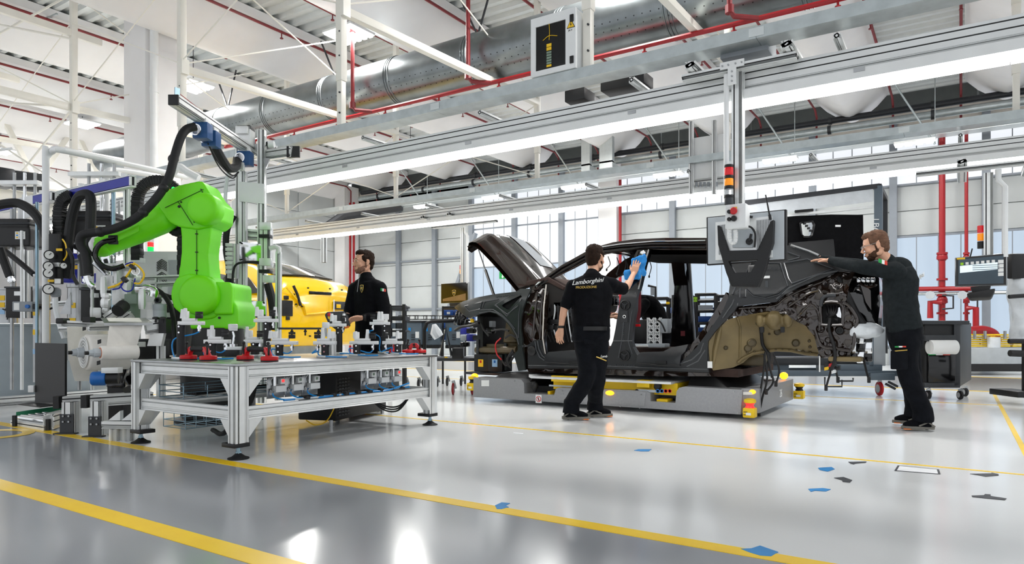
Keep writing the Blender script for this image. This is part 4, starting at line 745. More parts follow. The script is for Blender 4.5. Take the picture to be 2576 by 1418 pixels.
# valve column with gauges
c = pd(142, 690, 7.2); t = thing('valve_column', 'black pneumatic valve column with round gauges and yellow tags', 'valves', c - UP * .3)
obj('upper_block', MB('black').ob(pd(142, 625, 7.2), .1, .1, .3, RT, FW, UP), t, bev=.006); obj('lower_block', MB('black').ob(pd(142, 690, 7.2), .09, .1, .2, RT, FW, UP), t, bev=.006); obj('regulator', MB('grey_plastic').lathe(pd(140, 735, 7.15), UP, [(.03, -.05), (.05, -.03), (.05, .03), (.03, .05)], 12), t); obj('silver_band', MB('alu').ob(pd(142, 666, 7.15), .11, .1, .04, RT, FW, UP), t)
for u, v, r in ((124, 641, .05), (122, 669, .05), (122, 687, .05), (122, 727, .055), (160, 668, .035)): g = obj('gauge', MB('black').cyl(pd(u, v, 7.1), pd(u, v, 7.04), r, n=18), t); obj('dial', MB('paper').cyl(pd(u, v, 7.042), pd(u, v, 7.035), r * .8, n=18), g); obj('needle', MB('black').bar(pd(u, v, 7.033), pd(u, v, 7.033) + RT * r * .4 + UP * r * .4, .005), g)
for u, v in ((149, 628), (128, 706)): obj('tag', MB('sticker_yellow').ob(pd(u, v, 7.1), .06, .01, .025, RT, FW, UP), t)
obj('air_tube', MB('sticker_yellow').hose([pd(u, v, 7.1) for u, v in ((157, 601), (165, 615), (168, 640), (160, 655))], .007, 6), t); obj('drain_tube', MB('cable_white').hose([pd(u, v, 7.0) for u, v in ((139, 750), (140, 775), (150, 815), (162, 850))], .028, 8), t)
obj('white_tag', MB('paper').ob(pd(145, 707, 7.1), .06, .01, .05, RT, FW, UP), t); obj('cable', MB('black').hose([pd(u, v, 7.1) for u, v in ((170, 625), (182, 650), (183, 690), (195, 715))], .02, 8), t)
# grey switch box with blue knob, black boxes
c = pd(65, 771, 7.7); t = thing('switch_box', 'light grey switch box with a blue knob in front of the tank', 'switch', c - UP * .06); obj('box', MB('grey_plastic').ob(c, .22, .12, .11, RT, FW, UP), t, bev=.006); obj('label', MB('paper').ob(c - RT * .06 - FW * .061, .06, .003, .08, RT, FW, UP), t); obj('knob', MB('blue_motor').cyl(c + RT * .07 - FW * .06, c + RT * .07 - FW * .085, .022, n=14), t); obj('end_cap', MB('black').ob(c + RT * .14, .05, .1, .06, RT, FW, UP), t); obj('cable', MB('black').hose([c + RT * .16, c + RT * .25 - UP * .03, c + RT * .36 + UP * .03, c + RT * .38 + UP * .15], .012, 6), t)
for u, v, w, h, d, lab in ((68, 762, .3, .36, 8.3, 'black drive housing behind the grey switch box'), (258, 768, .32, .36, 7.9, 'black drive housing right of the large steel pail'), (440, 830, .28, .55, 7.6, 'black cabinet standing left of the robot base'), (378, 880, .24, .2, 6.8, 'dark clear-sided box at the left end of the work table')):
    c = pd(u, v, d); t = thing('drive_housing', lab, 'box', c - UP * h / 2); obj('housing', MB('black').ob(c, w, .3, h, RT, FW, UP), t, bev=.008); obj('plate', MB('alu').ob(c + UP * h * .3 - FW * .152, w * .3, .004, .05, RT, FW, UP), t); obj('flange', MB('dark_steel').ob(c + UP * h * .5, w * 1.06, .32, .02, RT, FW, UP), t)
# upright machine frame
t = thing('upright_frame', 'frame of thin aluminium and chrome uprights around the pumps', 'frame', pd(200, HY, 7.9) - UP * H)
for u, v0, v1, r, m, d in ((93, 508, 1000, .017, 'zinc', 7.6), (285, 483, 980, .02, 'zinc', 7.3), (200, 520, 980, .02, 'steel', 8.0), (120, 550, 980, .02, 'steel', 8.0), (232, 610, 980, .018, 'alu', 7.7), (30, 525, 980, .02, 'steel', 8.2), (55, 580, 980, .018, 'alu', 8.1), (258, 500, 640, .02, 'steel', 8.0), (300, 505, 640, .014, 'steel', 8.1)): obj('upright', MB(m).cyl(pd(u, v1, d), pd(u, v0, d), r, n=12), t)
for u, v0, v1, d in ((319, 475, 900, 7.2), (68, 630, 800, 8.0), (398, 700, 900, 7.5), (345, 820, 1000, 7.3)): obj('profile_upright', MB().prof(pd(u, v1, d), pd(u, v0, d), .05, .05, up=FW), t)
for u0, u1, v, d in ((130, 180, 765, 7.3), (170, 205, 660, 7.4), (340, 470, 700, 7.5), (20, 240, 508, 8.4), (240, 340, 478, 8.2), (380, 470, 716, 7.5), (150, 345, 828, 6.9)): obj('profile_rung', MB().prof(pd(u0, v, d), pd(u1, v - 4, d), .05), t)
for u0, v0, u1, v1, d in ((290, 815, 330, 790, 6.9), (268, 800, 312, 770, 6.8)): obj('profile_brace', MB().prof(pd(u0, v0, d), pd(u1, v1, d), .07), t)
for q in ((150, 790, 178, 790, 178, 735), (300, 760, 330, 800, 300, 800), (330, 850, 350, 880, 330, 880)): obj('gusset', MB('steel').prism([pd(q[2 * k], q[2 * k + 1], 7.2) for k in range(3)], FW * .01), t)
# metering valve cluster
t = thing('metering_unit', 'silver metering valve cluster with pressure gauge below the robot wrist', 'valves', pd(290, 770, 6.9))
for u, v, w, h, d, m in ((260, 705, .1, .2, 7.0, 'white_plastic'), (280, 708, .12, .12, 6.9, 'alu_white'), (315, 680, .16, .1, 7.0, 'alu'), (312, 720, .12, .26, 7.0, 'alu'), (300, 668, .3, .04, 6.9, 'alu_white'), (335, 752, .13, .1, 6.95, 'grey_green'), (295, 690, .05, .2, 6.9, 'alu'), (270, 655, .12, .12, 7.2, 'chrome'), (300, 745, .1, .18, 7.0, 'alu_white'), (325, 690, .05, .06, 6.8, 'steel'), (340, 700, .08, .06, 7.1, 'alu')): obj('block', MB(m).ob(pd(u, v, d), w, .1, h, RT, FW, UP), t, bev=.008)
for u, v, r, h in ((268, 745, .045, .06), (266, 762, .05, .09), (266, 780, .035, .06), (357, 752, .035, .2), (260, 722, .03, .2)): obj('fitting', MB('alu').lathe(pd(u, v, 6.8), UP, [(r * .8, -h / 2), (r, -h / 4), (r, h / 4), (r * .8, h / 2)], 8), t)
obj('pipe_elbow', MB('chrome').hose([pd(u, v, 6.9) for u, v in ((345, 727), (370, 727), (385, 733), (383, 745))], .05, 12), t); obj('green_cylinder', MB('grey_green').cyl(pd(330, 830, 7.1), pd(330, 710, 7.1), .085, n=20), t)
g = obj('gauge', MB('chrome').cyl(pd(341, 682, 6.75), pd(341, 682, 6.7), .038, n=20), t); obj('dial', MB('paper').cyl(pd(341, 682, 6.7), pd(341, 682, 6.695), .032, n=20), g); obj('needle', MB('black').bar(pd(341, 684, 6.692), pd(341, 676, 6.692), .004), g)
for pts, m, r in (([(318, 668), (340, 664), (358, 680), (362, 695), (352, 712), (338, 712)], 'sticker_yellow', .009), ([(272, 724), (300, 714), (318, 695), (335, 668), (338, 660)], 'sticker_yellow', .01), ([(285, 722), (310, 706), (328, 680)], 'sticker_yellow', .009), ([(305, 705), (305, 722), (316, 732), (332, 728), (340, 700)], 'blue_enamel', .007), ([(315, 665), (330, 660), (338, 662)], 'blue_enamel', .007), ([(283, 728), (300, 724), (312, 708)], 'blue_enamel', .007)): obj('wire', MB(m).hose([pd(u, v, 6.68) for u, v in pts], r, 6), t)
obj('wire_sleeve', MB('black').bar(pd(310, 706, 6.66), pd(318, 700, 6.66), .05).bar(pd(331, 674, 6.66), pd(336, 668, 6.66), .05), t)
obj('adhesive_tube', MB('cable_white').hose([pd(u, v, 6.8) for u, v in ((268, 770), (268, 790), (270, 805))], .02, 8), t); obj('pressure_roller', MB('black_rubber').cyl(pd(296, 782, 6.6), pd(312, 768, 6.7), .06, n=18), t); obj('roller_hub', MB('alu').cyl(pd(312, 768, 6.68), pd(314, 766, 6.7), .04, n=14), t); obj('hand_wheel', MB('white_plastic').lathe(pd(233, 786, 6.7), -RT - FW * .5, [(.045, -.07), (.05, -.06), (.05, 0), (.06, .002), (.06, .018), (.02, .02)], 20), t)
obj('link_pipe', MB('chrome').hose([pd(u, v, 6.85) for u, v in ((219, 694), (222, 706), (228, 716), (236, 722))], .03, 10), t); obj('link_pipe', MB('chrome').hose([pd(u, v, 6.9) for u, v in ((238, 660), (256, 676), (270, 690))], .03, 10), t)
# filter canisters, white cabinet with louvres, signal tower
for u, v0, v1, r, m, lab in ((383, 758, 800, .055, 'paper', 'white canister beside the louvred cabinet'), (402, 764, 800, .065, 'box_grey', 'beige canister with a hex nut on top')):
    a = pd(u, v1, 7.0); t = thing('canister', lab, 'canister', a); h = pd(u, v0, 7.0).z - a.z; obj('body', MB(m).lathe(a, UP, [(r, 0), (r, h * .5), (r * .98, h * .52), (r, h * .54), (r, h * .95), (r * .8, h)], 18), t)
    if m == 'box_grey': obj('nut', MB('dark_steel').lathe(a + UP * (h + .035) - FW * .02, -FW, [(.035, 0), (.035, .03), (.02, .03), (.02, 0)], 6), t); 
    else: obj('strap', MB('cable_white').hose([a + RT * r * .5 - FW * r + UP * h * .9, a + RT * r * .6 - FW * (r + .01) + UP * h * .5], .004, 5), t)
c = pd(415, 700, 8.2); t = thing('louvred_cabinet', 'white control cabinet with two chevron louvres left of the robot arm', 'cabinet', c - UP * .8); obj('body', MB('white_plastic').ob(c - UP * .1, .56, .4, .8, RT, FW, UP), t, bev=.006); obj('clear_cover', MB('clear_plastic').ob(c + RT * .2 - FW * .21, .12, .02, .4, RT, FW, UP), t)
for v0 in (662, 694):
    g = obj('louvre', MB('alu_white').ob(pd(407, v0, 8.0), .14, .015, .13, RT, FW, UP), t, bev=.003)
    for k in range(6):
        for s in (-1, 1): m0 = pd(407, v0 - 10 + k * 4.2, 7.985); obj('louvre_slat', MB('black').bar(m0, m0 + RT * s * .06 - UP * .04, .006, .008, FW), g, 0)
s = pd(379, 632, 8.1); t = thing('signal_tower', 'small signal tower glowing red and green left of the robot arm', 'signal light', s)
for k, (nm, m) in enumerate((('green_lens', 'green_on'), ('red_lens', 'red_on'), ('clear_lens', 'clear_plastic'), ('amber_lens', 'amber'))): obj(nm, MB(m).cyl(s + UP * .055 * k, s + UP * (.055 * k + .05), .034, n=16), t)
obj('pole', MB('alu').cyl(s - UP * .1, s, .012, n=8), t)
t = thing('blue_pump', 'blue pump casing behind the valve column', 'pump', pd(190, 730, 8.8)); obj('casing', MB('blue_enamel').cyl(pd(178, 700, 8.8), pd(210, 640, 8.8), .13, n=14).ob(pd(215, 700, 8.8), .5, .2, .12, RT, FW, UP), t, bev=.02); obj('sticker', MB('sticker_yellow').ob(pd(192, 672, 8.65), .05, .01, .05, RT, FW, UP), t)
# ================================================================ film unwinder
c = pd(210, 886, 6.15); t = thing('film_roll', 'big roll of white nonwoven film on the unwinder', 'roll', c - UP * .17); ax = V((.15, 1, 0)).normalized()
obj('film', MB('film').lathe(c, ax, [(.05, 0), (.11, .0), (.15, .015), (.165, .03), (.165, .36), (.05, .37)], 36), t, 60)
for k in range(4): obj('film_wrap_edge', MB('paper').lathe(c - ax * .002, ax, [(.06 + .025 * k, 0), (.063 + .025 * k, -.003), (.066 + .025 * k, 0)], 30), t)
hub = lambda c, par, s=1.: (obj('hub', MB('box_grey').lathe(c, -ax, [(.045 * s, 0), (.045 * s, .05), (.035 * s, .055), (.03 * s, .09)], 10), par), obj('hub_tip', MB('black').cyl(c - ax * .09, c - ax * .12, .016, n=12), par))
hub(c, t)
obj('film_sheet', MB('film').add([pd(168, 822, 6.3), pd(244, 819, 6.5), pd(246, 945, 6.5), pd(238, 958, 6.45), pd(188, 958, 6.3), pd(172, 900, 6.3)], [(0, 1, 2, 3, 4, 5)]).add([p + FW * .004 for p in [pd(168, 822, 6.3), pd(244, 819, 6.5), pd(246, 945, 6.5), pd(238, 958, 6.45), pd(188, 958, 6.3), pd(172, 900, 6.3)]], [(5, 4, 3, 2, 1, 0)]), t)
for u, v in ((212, 826), (250, 859), (248, 912)): obj('ink_mark', MB('black').ob(pd(u, v, 5.98 if v > 850 else 6.37), .03, .004, .035, RT + UP * .3, FW, UP), t)
c = pd(252, 887, 5.95); t2 = thing('film_rewind_roll', 'slim roll of white film beside the big roll', 'roll', c - UP * .06); obj('film', MB('film').lathe(c, ax, [(.03, 0), (.055, .0), (.062, .006), (.062, .3), (.03, .31)], 28), t2, 60); hub(c, t2, .9); obj('core', MB('orange').lathe(c - ax * .001, ax, [(.038, 0), (.046, -.002), (.046, .001)], 24), t2)
w = [pd(268, 799, 6.15), pd(350, 799, 6.35), pd(360, 812, 6.25), pd(276, 812, 6.05), pd(268, 870, 5.96), pd(344, 873, 6.25)]
obj('film_web', MB('film').add(w + [p + V((-.004, .002, -.004)) for p in w], [(0, 1, 2, 3), (3, 2, 5, 4), (6, 9, 8, 7), (9, 10, 11, 8)]), t2, 20)
t = thing('unwinder_table', 'metal guide table above the film rolls', 'guide table', pd(260, 830, 6.2))
obj('guide_plate', MB('steel').add([pd(252, 799, 6.15), pd(366, 799, 6.4), pd(385, 812, 6.3), pd(262, 812, 6.0), pd(262, 818, 6.0), pd(385, 818, 6.3)], [(0, 1, 2, 3), (3, 2, 5, 4)]), t); obj('rail', MB().prof(pd(155, 812, 6.1), pd(262, 818, 6.3), .05), t); obj('rail_cap', MB('black').ob(pd(158, 807, 6.1), .07, .1, .05, RT, FW, UP), t, bev=.01); obj('clamp_block', MB('black').ob(pd(224, 804, 6.15), .07, .08, .05, RT, FW, UP), t); obj('lower_rail', MB().prof(pd(222, 824, 6.15), pd(275, 822, 6.3), .06), t); obj('right_block', MB().prof(pd(366, 825, 6.4), pd(412, 818, 6.5), .1, .12), t); obj('block_cap', MB('black').ob(pd(415, 820, 6.45), .07, .1, .13, RT, FW, UP), t)
for u in (392, 410): obj('clamp_knob', MB('black').lathe(pd(u, 803, 6.4), UP, [(.008, -.03), (.008, 0), (.03, .002), (.03, .018), (.015, .025)], 10), t)
obj('gusset', MB('alu').prism([pd(378, 838, 6.4), pd(412, 838, 6.4), pd(405, 870, 6.4), pd(370, 870, 6.4)], FW * .05), t); obj('leg', MB().prof(pd(405, 1000, 6.5), pd(405, 870, 6.5), .06, up=FW), t)
# blue fan motor and black bagged post
c = pd(233, 952, 5.95); t = thing('fan_motor', 'bright blue fan motor with slotted round end cap', 'motor', c - UP * .07); m_ = (RT * .95 + FW * .3).normalized()
obj('shell', MB('blue_motor').lathe(c, m_, [(.052, -.01), (.06, 0), (.062, .03), (.062, .1), (.055, .105)], 24), t); obj('body', MB('black').cyl(c + m_ * .1, c + m_ * .2, .05, n=12), t); obj('terminal_box', MB('alu_white').ob(c + m_ * .15 + UP * .07, .13, .08, .05, m_, FW, UP), t, bev=.004)
for k in range(8): a = k * PI / 4; x, y, _ = basis(m_); o_ = x * math.cos(a) + y * math.sin(a); obj('vent_slot', MB('black').bar(c - m_ * .011 + o_ * .015, c - m_ * .011 + o_ * .045, .006, .004, m_), t, 0)
a = gp(300, 1070); t = thing('bagged_post', 'black post wrapped in a crumpled plastic bag left of the table', 'post', a); obj('box', MB('black').ob(a + UP * .2, .15, .14, .4, RT, FW, UP), t)
b = MB('black_gloss').ob(a + UP * .5, .17, .16, .24, RT, FW, UP); remesh('bag', b, .012, 'black_gloss', t, 2, .5, lambda p: .02 * noise.noise(p * 12))
# black panel, conveyor, profile legs
a, b_ = pd(90, 1010, 7.0), pd(165, 862, 6.75); t = thing('black_panel', 'tall black guard panel in front of the grey tank', 'panel', a); p0, p1, p2, p3 = pd(88, 1012, 7.0), pd(163, 1012, 6.7), pd(163, 864, 6.7), pd(88, 862, 7.0)
obj('sheet', MB('black').prism([p0, p1, p2, p3], (p1 - p0).cross(UP).normalized() * -.02), t); obj('base', MB('black').prism([pd(45, 1018, 7.0), pd(120, 1008, 7.2), pd(170, 1018, 6.8), pd(100, 1025, 6.7)], UP * .01), t); obj('hinge', MB('white_plastic').ob(p0 - RT * .03 + UP * .14, .06, .04, .07, RT, FW, UP), t, bev=.004)
g0, g1 = gp(40, 1056), gp(152, 1035); t = thing('roller_conveyor', 'short low roller conveyor with a green side guide', 'conveyor', g0); q0, q1 = gp(40, 1075), gp(120, 1090)
obj('side_guide', MB('conv_green').prism([pd(40, 1036, 6.9), pd(152, 1020, 7.2), pd(152, 1034, 7.2), pd(40, 1050, 6.9)], FW * .03), t, bev=.003); obj('front_frame', MB().prof(pd(38, 1066, 6.75), pd(122, 1079, 6.35), .08), t); obj('right_frame', MB().prof(pd(122, 1060, 6.35), pd(160, 1048, 6.9), .09, .14), t)
for k in range(5): a, b_ = pd(46 + 9 * k, 1050 - 3 * k, 6.8 + .09 * k), pd(120 + 8 * k, 1060 - 4 * k, 6.45 + .09 * k); obj('roller', MB('chrome').cyl(a, b_, .022, n=12), t)
for u, v in ((37, 1060), (121, 1070)): obj('end_plate', MB('black').ob(pd(u, v, 6.6 if u < 100 else 6.33), .03, .03, .12, RT, FW, UP), t)
for i, (u, vt, vb, w, lab) in enumerate(((180, 1010, 1088, .11, 'profile stand with black end cap beside the green conveyor guide'), (250, 1008, 1095, .1, 'profile stand left of the bagged post'))):
    a = gp(u, vb); d = dep(a); t = thing('profile_stand', lab, 'stand', a); top = pd(u, vt, d); obj('leg', MB().prof(a + UP * .01, top, w, w, up=FW), t); obj('arm', MB().prof(top - UP * .0 - RT * .08 - FW * .02, top + RT * .28 + FW * .35, .07, .1), t); obj('arm_cap', MB('black').ob(top - RT * .09 - FW * .03, .05, .1, .11, RT, FW, UP), t); pl = obj('floor_plate', MB('dark_steel').ob(a + UP * .09 - FW * .065, w * 1.1, .012, .17, RT, FW, UP), t); obj('floor_flange', MB('dark_steel').ob(a + UP * .005 - FW * .08, w * 1.7, .07, .01, RT, FW, UP), t)
    for k in range(4): c = a + UP * (.11 + .05 * (k // 2)) - FW * .072 + RT * (.025 if k % 2 else -.025); obj('bolt', MB('steel').cyl(c, c - FW * .012, .009, n=8), pl)
a = gp(290, 1108); t = thing('low_profile_block', 'low aluminium profile blocks on the yellow line by the table leg', 'profiles', a)
for k in range(2): c = a + RT * (.0 + .11 * k); obj('upright', MB().prof(c, c + UP * .1, .07), t); obj('bracket', MB('alu').prism([c + UP * .17 - RT * .06, c + UP * .17 + RT * .04, c + UP * .25 + RT * .04], FW * .05), t)
obj('bar', MB().prof(a + UP * .135 - RT * .1, a + UP * .13 + RT * .18, .06), t)
# ================================================================ automated vehicle under the car
AY0, AY1 = 7.27, 9.27
t = thing('guided_vehicle', 'low grey automated guided vehicle carrying the dark car body', 'vehicle', (-3.6, 8.27, 0)); AG = t
A_ = lambda u, v, o=0.: py(u, v, AY0 + o)
ol = [(1191, 949), (1311, 954), (1318, 963), (1319, 989), (1394, 993), (1398, 978), (1404, 975), (1625, 983), (1636, 989), (1637, 1009), (1699, 1013), (1702, 984), (1708, 975), (1721, 972), (1868, 980), (1863, 1055), (1191, 1006)]
P = [A_(*q) for q in ol]
for p in P:
    if p.z < .12: p.z = .05
obj('near_side_panel', MB('agv_grey').prism(P, (0, .28, 0)), t)
obj('chassis', MB('agv_dark').box((P[0].x + .02, AY0 + .25, .05), (P[-2].x - .02, AY1 - .05, .22)), t)
q = [V((p.x, AY1 - .28, p.z)) for p in P]; obj('far_side_panel', MB('agv_grey').prism(q, (0, .28, 0)), t)
xr = P[-2].x; x0 = P[0].x
obj('rear_deck', MB('agv_dark').hexa([V((P[12].x + .02, AY0 + .1, .2)), V((xr, AY0 + .1, .2)), V((xr, AY1 - .1, .2)), V((P[12].x + .02, AY1 - .1, .2)), V((P[12].x + .05, AY0 + .25, .42)), V((xr - .35, AY0 + .25, .42)), V((xr - .35, AY1 - .25, .42)), V((P[12].x + .05, AY1 - .25, .42))]), t, bev=.01)
obj('front_deck', MB('agv_dark').hexa([V((x0 + .05, AY0 + .1, .2)), V((P[1].x, AY0 + .1, .2)), V((P[1].x, AY1 - .1, .2)), V((x0 + .05, AY1 - .1, .2)), V((x0 + .3, AY0 + .25, .37)), V((P[1].x + .1, AY0 + .25, .4)), V((P[1].x + .1, AY1 - .25, .4)), V((x0 + .3, AY1 - .25, .37))]), t, bev=.01)
obj('end_panel', MB('agv_grey').prism([(xr, AY0 + .02, .06), (xr + .16, AY0 + .14, .06), (xr + .16, AY1 - .14, .06), (xr, AY1 - .02, .06)], UP * .26), t, bev=.008)
obj('access_panel', MB('agv_grey').prism([A_(*k, -.006) for k in ((1405, 978), (1624, 986), (1621, 1022), (1405, 1009))], (0, .01, 0)), t, bev=.002)
for u, v in ((1205, 952), (1294, 958), (1213, 995), (1415, 982), (1415, 1005), (1560, 1014), (1608, 1018), (1609, 1026), (1560, 1022), (1613, 992), (1731, 979), (1846, 985), (1856, 998), (1856, 1018), (1856, 1038), (1417, 990)): c = A_(u, v, -.008); obj('rivet', MB('steel').cyl(c, c + YD * .01, .008, n=8), t, 0)
obj('lift_plate', MB('alu').prism([V((p.x, p.y, p.z)) for p in (A_(1330, 941), A_(1348, 946), A_(1688, 961), A_(1688, 967), A_(1336, 951), A_(1330, 948))], (0, 1.7, 0)), t, bev=.004)
obj('yellow_subframe', MB('yellow_plastic').box((A_(1380, 960).x, AY0 + .12, .2), (A_(1695, 990).x, AY1 - .3, .335)), t)
obj('yellow_block', MB('yellow_plastic').box((A_(1380, 960).x, AY0 + .06, .3), (A_(1445, 990).x, AY0 + .2, .37)), t, bev=.004); obj('yellow_block', MB('yellow_plastic').box((A_(1598, 960).x, AY0 + .04, .28), (A_(1630, 990).x, AY0 + .2, .36)), t, bev=.004)
for u in (1345, 1655): c = A_(u, 968, .06); obj('clamp', MB('black').lathe(c, -UP, [(.03, -.03), (.045, 0), (.045, .03), (.025, .06), (.02, .09)], 12), t)
obj('yellow_pad', MB('yellow_plastic').box(A_(1652, 1003, .04), A_(1692, 1010, .2)), t); obj('yellow_pad', MB('yellow_plastic').box(A_(1384, 984, .04), A_(1394, 992, .2)), t)
obj('warning_strip', MB('box_grey').box(A_(1381, 967, .05), A_(1440, 974, .055)), t); obj('warning_strip', MB('box_grey').box(A_(1600, 978, .03), A_(1668, 988, .035)), t)
for k, m in enumerate(('black', 'blue_motor', 'blue_motor', 'red_bright', 'red_bright')): c = A_(1602 if k == 0 else 1645 + k * 10, 983, .02); obj('pictogram', MB(m).lathe(c, -YD, [(.022, 0), (.022, .004), (.014, .004), (.014, 0)], 14), t)
c = A_(1355, 1003, -.006); sg = obj('sign_plate', MB('paper').ob(c, .085, .004, .1), t); obj('sign_ring', MB('red_bright').lathe(c - YD * .002, -YD, [(.036, 0), (.036, .003), (.028, .003), (.028, 0)], 24), sg, 0); obj('sign_field', MB('paper').cyl(c - YD * .002, c - YD * .0055, .028, n=20), sg, 0); obj('sign_figure', MB('black').ob(c - YD * .0062, .012, .002, .04), sg); obj('sign_slash', MB('red_bright').bar(c - YD * .0075 + V((-.022, 0, .022)), c - YD * .0075 + V((.022, 0, -.022)), .006, .002, YD), sg, 0)
obj('data_plate', MB('paper').prism([A_(*k, -.004) for k in ((1211, 956), (1230, 956), (1230, 971), (1211, 971))], (0, .004, 0)), t); obj('data_plate', MB('paper').ob(V((xr + .06, AY0 + .05, .27)), .1, .004, .03, V((.16, .12, 0)).normalized(), V((-.12, .16, 0)).normalized()), t)
text('vehicle_number', '26', .13, V((xr + .163, 8.4, .19)), YD, UP, 'paper', t)
for u, v, o in ((1534, 988, -.01), (1888, 985, .1)): c = A_(u, v, o); obj('amber_light', MB('amber_on').ell(c, (.055, .03, .028)), t)
c = A_(1194, 946, .1); obj('amber_light', MB('amber_on').ell(c, (.05, .05, .04)), t); obj('amber_light', MB('amber_on').ell(V((xr + .1, AY1 - .4, .37)), (.05, .05, .045)), t)
def scanner(p, dr, red):
    s = obj('scanner_base', MB('yellow_plastic').ob(p + UP * .08, .12, .12, .1), t, bev=.012); obj('scanner_window', MB('red_on' if red else 'black').lathe(p + UP * .13, UP, [(.05, 0), (.035, .025), (.05, .05)], 18), s); obj('scanner_cap', MB('yellow_plastic').lathe(p + UP * .18, UP, [(.055, 0), (.062, .01), (.058, .035), (.03, .045)], 18), s); obj('scanner_label', MB('paper').ob(p + UP * .07 - YD * .062, .05, .004, .025), s)
    for k in range(2): obj('scanner_slot', MB('black').ob(p + UP * (.06 + .03 * k) - YD * .0615 - XD * .03, .04, .003, .006), s)
scanner(V((xr + .1, AY0 - .02, .0)), 0, True); scanner(V((x0 - .07, AY0 + .08, .1)), 0, False); scanner(V((xr + .24, AY1 - .2, .05)), 0, False)
# ================================================================ dark car body
car = thing('car_body', 'dark brown car body shell with raised bonnet, no doors and grey protective covers', 'car', (-3.3, 8.33, .4)); CAR = car
YC = 8.33
def Ys(x, z): return 7.32 + max(0, z - 1.3) * .6 + (.35 * (-5.05 - x) ** 2 if x < -5.05 else 0) + (.25 * (x + 1.2) ** 2 if x > -1.2 else 0) + .05 * max(0, .75 - z)
def SP(u, v, off=0.):
    Y = 7.32
    for _ in range(8): p = py(u, v, Y); Y = Ys(p.x, p.z) + off
    return p
def panel(nm, outl, holes=(), off=0., m='cover', th=.03, grid=.07, par=None, mirror=False, only=False, rel=None, bev=0, lab=None, dens=True):
    def cv(lp):
        o = []
        for i, q in enumerate(lp):
            a = SP(*q, off); b = SP(*lp[(i + 1) % len(lp)], off); n = max(1, int(((a.x - b.x) ** 2 + (a.z - b.z) ** 2) ** .5 / (grid * 1.2))) if dens else 1
            o += [(a.x + (b.x - a.x) * k / n, a.z + (b.z - a.z) * k / n) for k in range(n)]
        return o
    f = lambda x, z: V((x, Ys(x, z) + off + (rel(x, z) if rel else 0), z))
    b = MB(m).cdt(cv(outl), [cv(h) for h in holes], f, (0, th, 0), grid); o = None if only else obj(nm, b, par or car, 40, label=lab)
    if mirror:
        b2 = MB(m); b2.add([V((p.x, 2 * YC - p.y, p.z)) for p in b.v], b.f); obj('far_' + nm, b2, car, 40)
    return o
def emboss(pts, par, off=-.004, r=.007, m='cover_line'):
    obj('embossed_line', MB(m).tube([SP(*q, off) for q in pts], r, 6), par)
fender = [(1143, 772), (1164, 758), (1198, 748), (1248, 739), (1299, 733), (1309, 726), (1336, 726), (1325, 749), (1315, 776), (1310, 805), (1310, 825), (1314, 852), (1314, 881), (1319, 904), (1321, 931), (1304, 933), (1296, 904), (1292, 891), (1302, 881), (1302, 865), (1297, 845), (1282, 820), (1265, 801), (1248, 789), (1231, 785), (1206, 790), (1184, 799), (1176, 798), (1150, 778)]
fp = panel('fender_cover', fender, [[(1262, 767), (1310, 742), (1313, 746), (1281, 778), (1276, 778), (1264, 771)]], 0., 'cover_green', .03, .06, lab='dark green-grey protective fender cover')
for l in ([(1168, 770), (1213, 759), (1208, 777), (1180, 783), (1168, 770)], [(1219, 758), (1254, 752)], [(1213, 774), (1219, 758)], [(1209, 779), (1240, 778), (1262, 791), (1280, 808), (1295, 827)], [(1247, 766), (1281, 745)], [(1245, 767), (1276, 790), (1304, 768)], [(1247, 766), (1275, 795), (1312, 752), (1305, 790), (1304, 850)], [(1206, 787), (1232, 782), (1249, 786), (1267, 798), (1285, 817), (1300, 843), (1305, 866)]): emboss(l, fp)
obj('vent_backing', MB('black').prism([SP(*k, .06) for k in ((1258, 765), (1316, 740), (1283, 782), (1268, 780))], YD * .02), fp)
nt = (SP(1320, 735) - SP(1270, 742)).normalized(); text('cover_text', 'FRONT FENDER LHS', .042, SP(1280, 743, -.006), nt, UP, 'cover_line', fp)
# nose brown edge
panel('nose_edge', [(1143, 773), (1150, 779), (1176, 799), (1184, 800), (1173, 792), (1160, 780), (1150, 771)], (), .01, 'car_brown', .05, .08)
# A pillar and roof rail
rail = [(1336, 729), (1347, 712), (1412, 667), (1473, 633), (1513, 617), (1542, 609), (1599, 601), (1669, 598), (1775, 598), (1860, 601), (1930, 607), (1985, 617), (2000, 632), (1930, 632), (1860, 630), (1775, 629), (1669, 628), (1635, 626), (1606, 626), (1563, 633), (1522, 638), (1472, 657), (1440, 674), (1384, 701), (1370, 710), (1352, 728)]
rl = panel('roof_rail', rail, (), .02, 'car_brown', .06, .09, mirror=True)
for l in ([(1345, 722), (1412, 674), (1473, 642), (1513, 627), (1560, 621), (1640, 615), (1775, 614)], [(1360, 716), (1440, 668), (1472, 651), (1522, 633), (1563, 628), (1606, 622), (1669, 622), (1775, 622)], [(1513, 621), (1560, 614), (1640, 607), (1775, 605)]): emboss(l, rl, .012, .011, 'chrome' if l[0][0] == 1513 else 'black_gloss')
obj('pillar_tape', MB('galv_light').prism([SP(*k, .012) for k in ((1347, 716), (1358, 704), (1361, 709), (1349, 722))], YD * .006), rl)
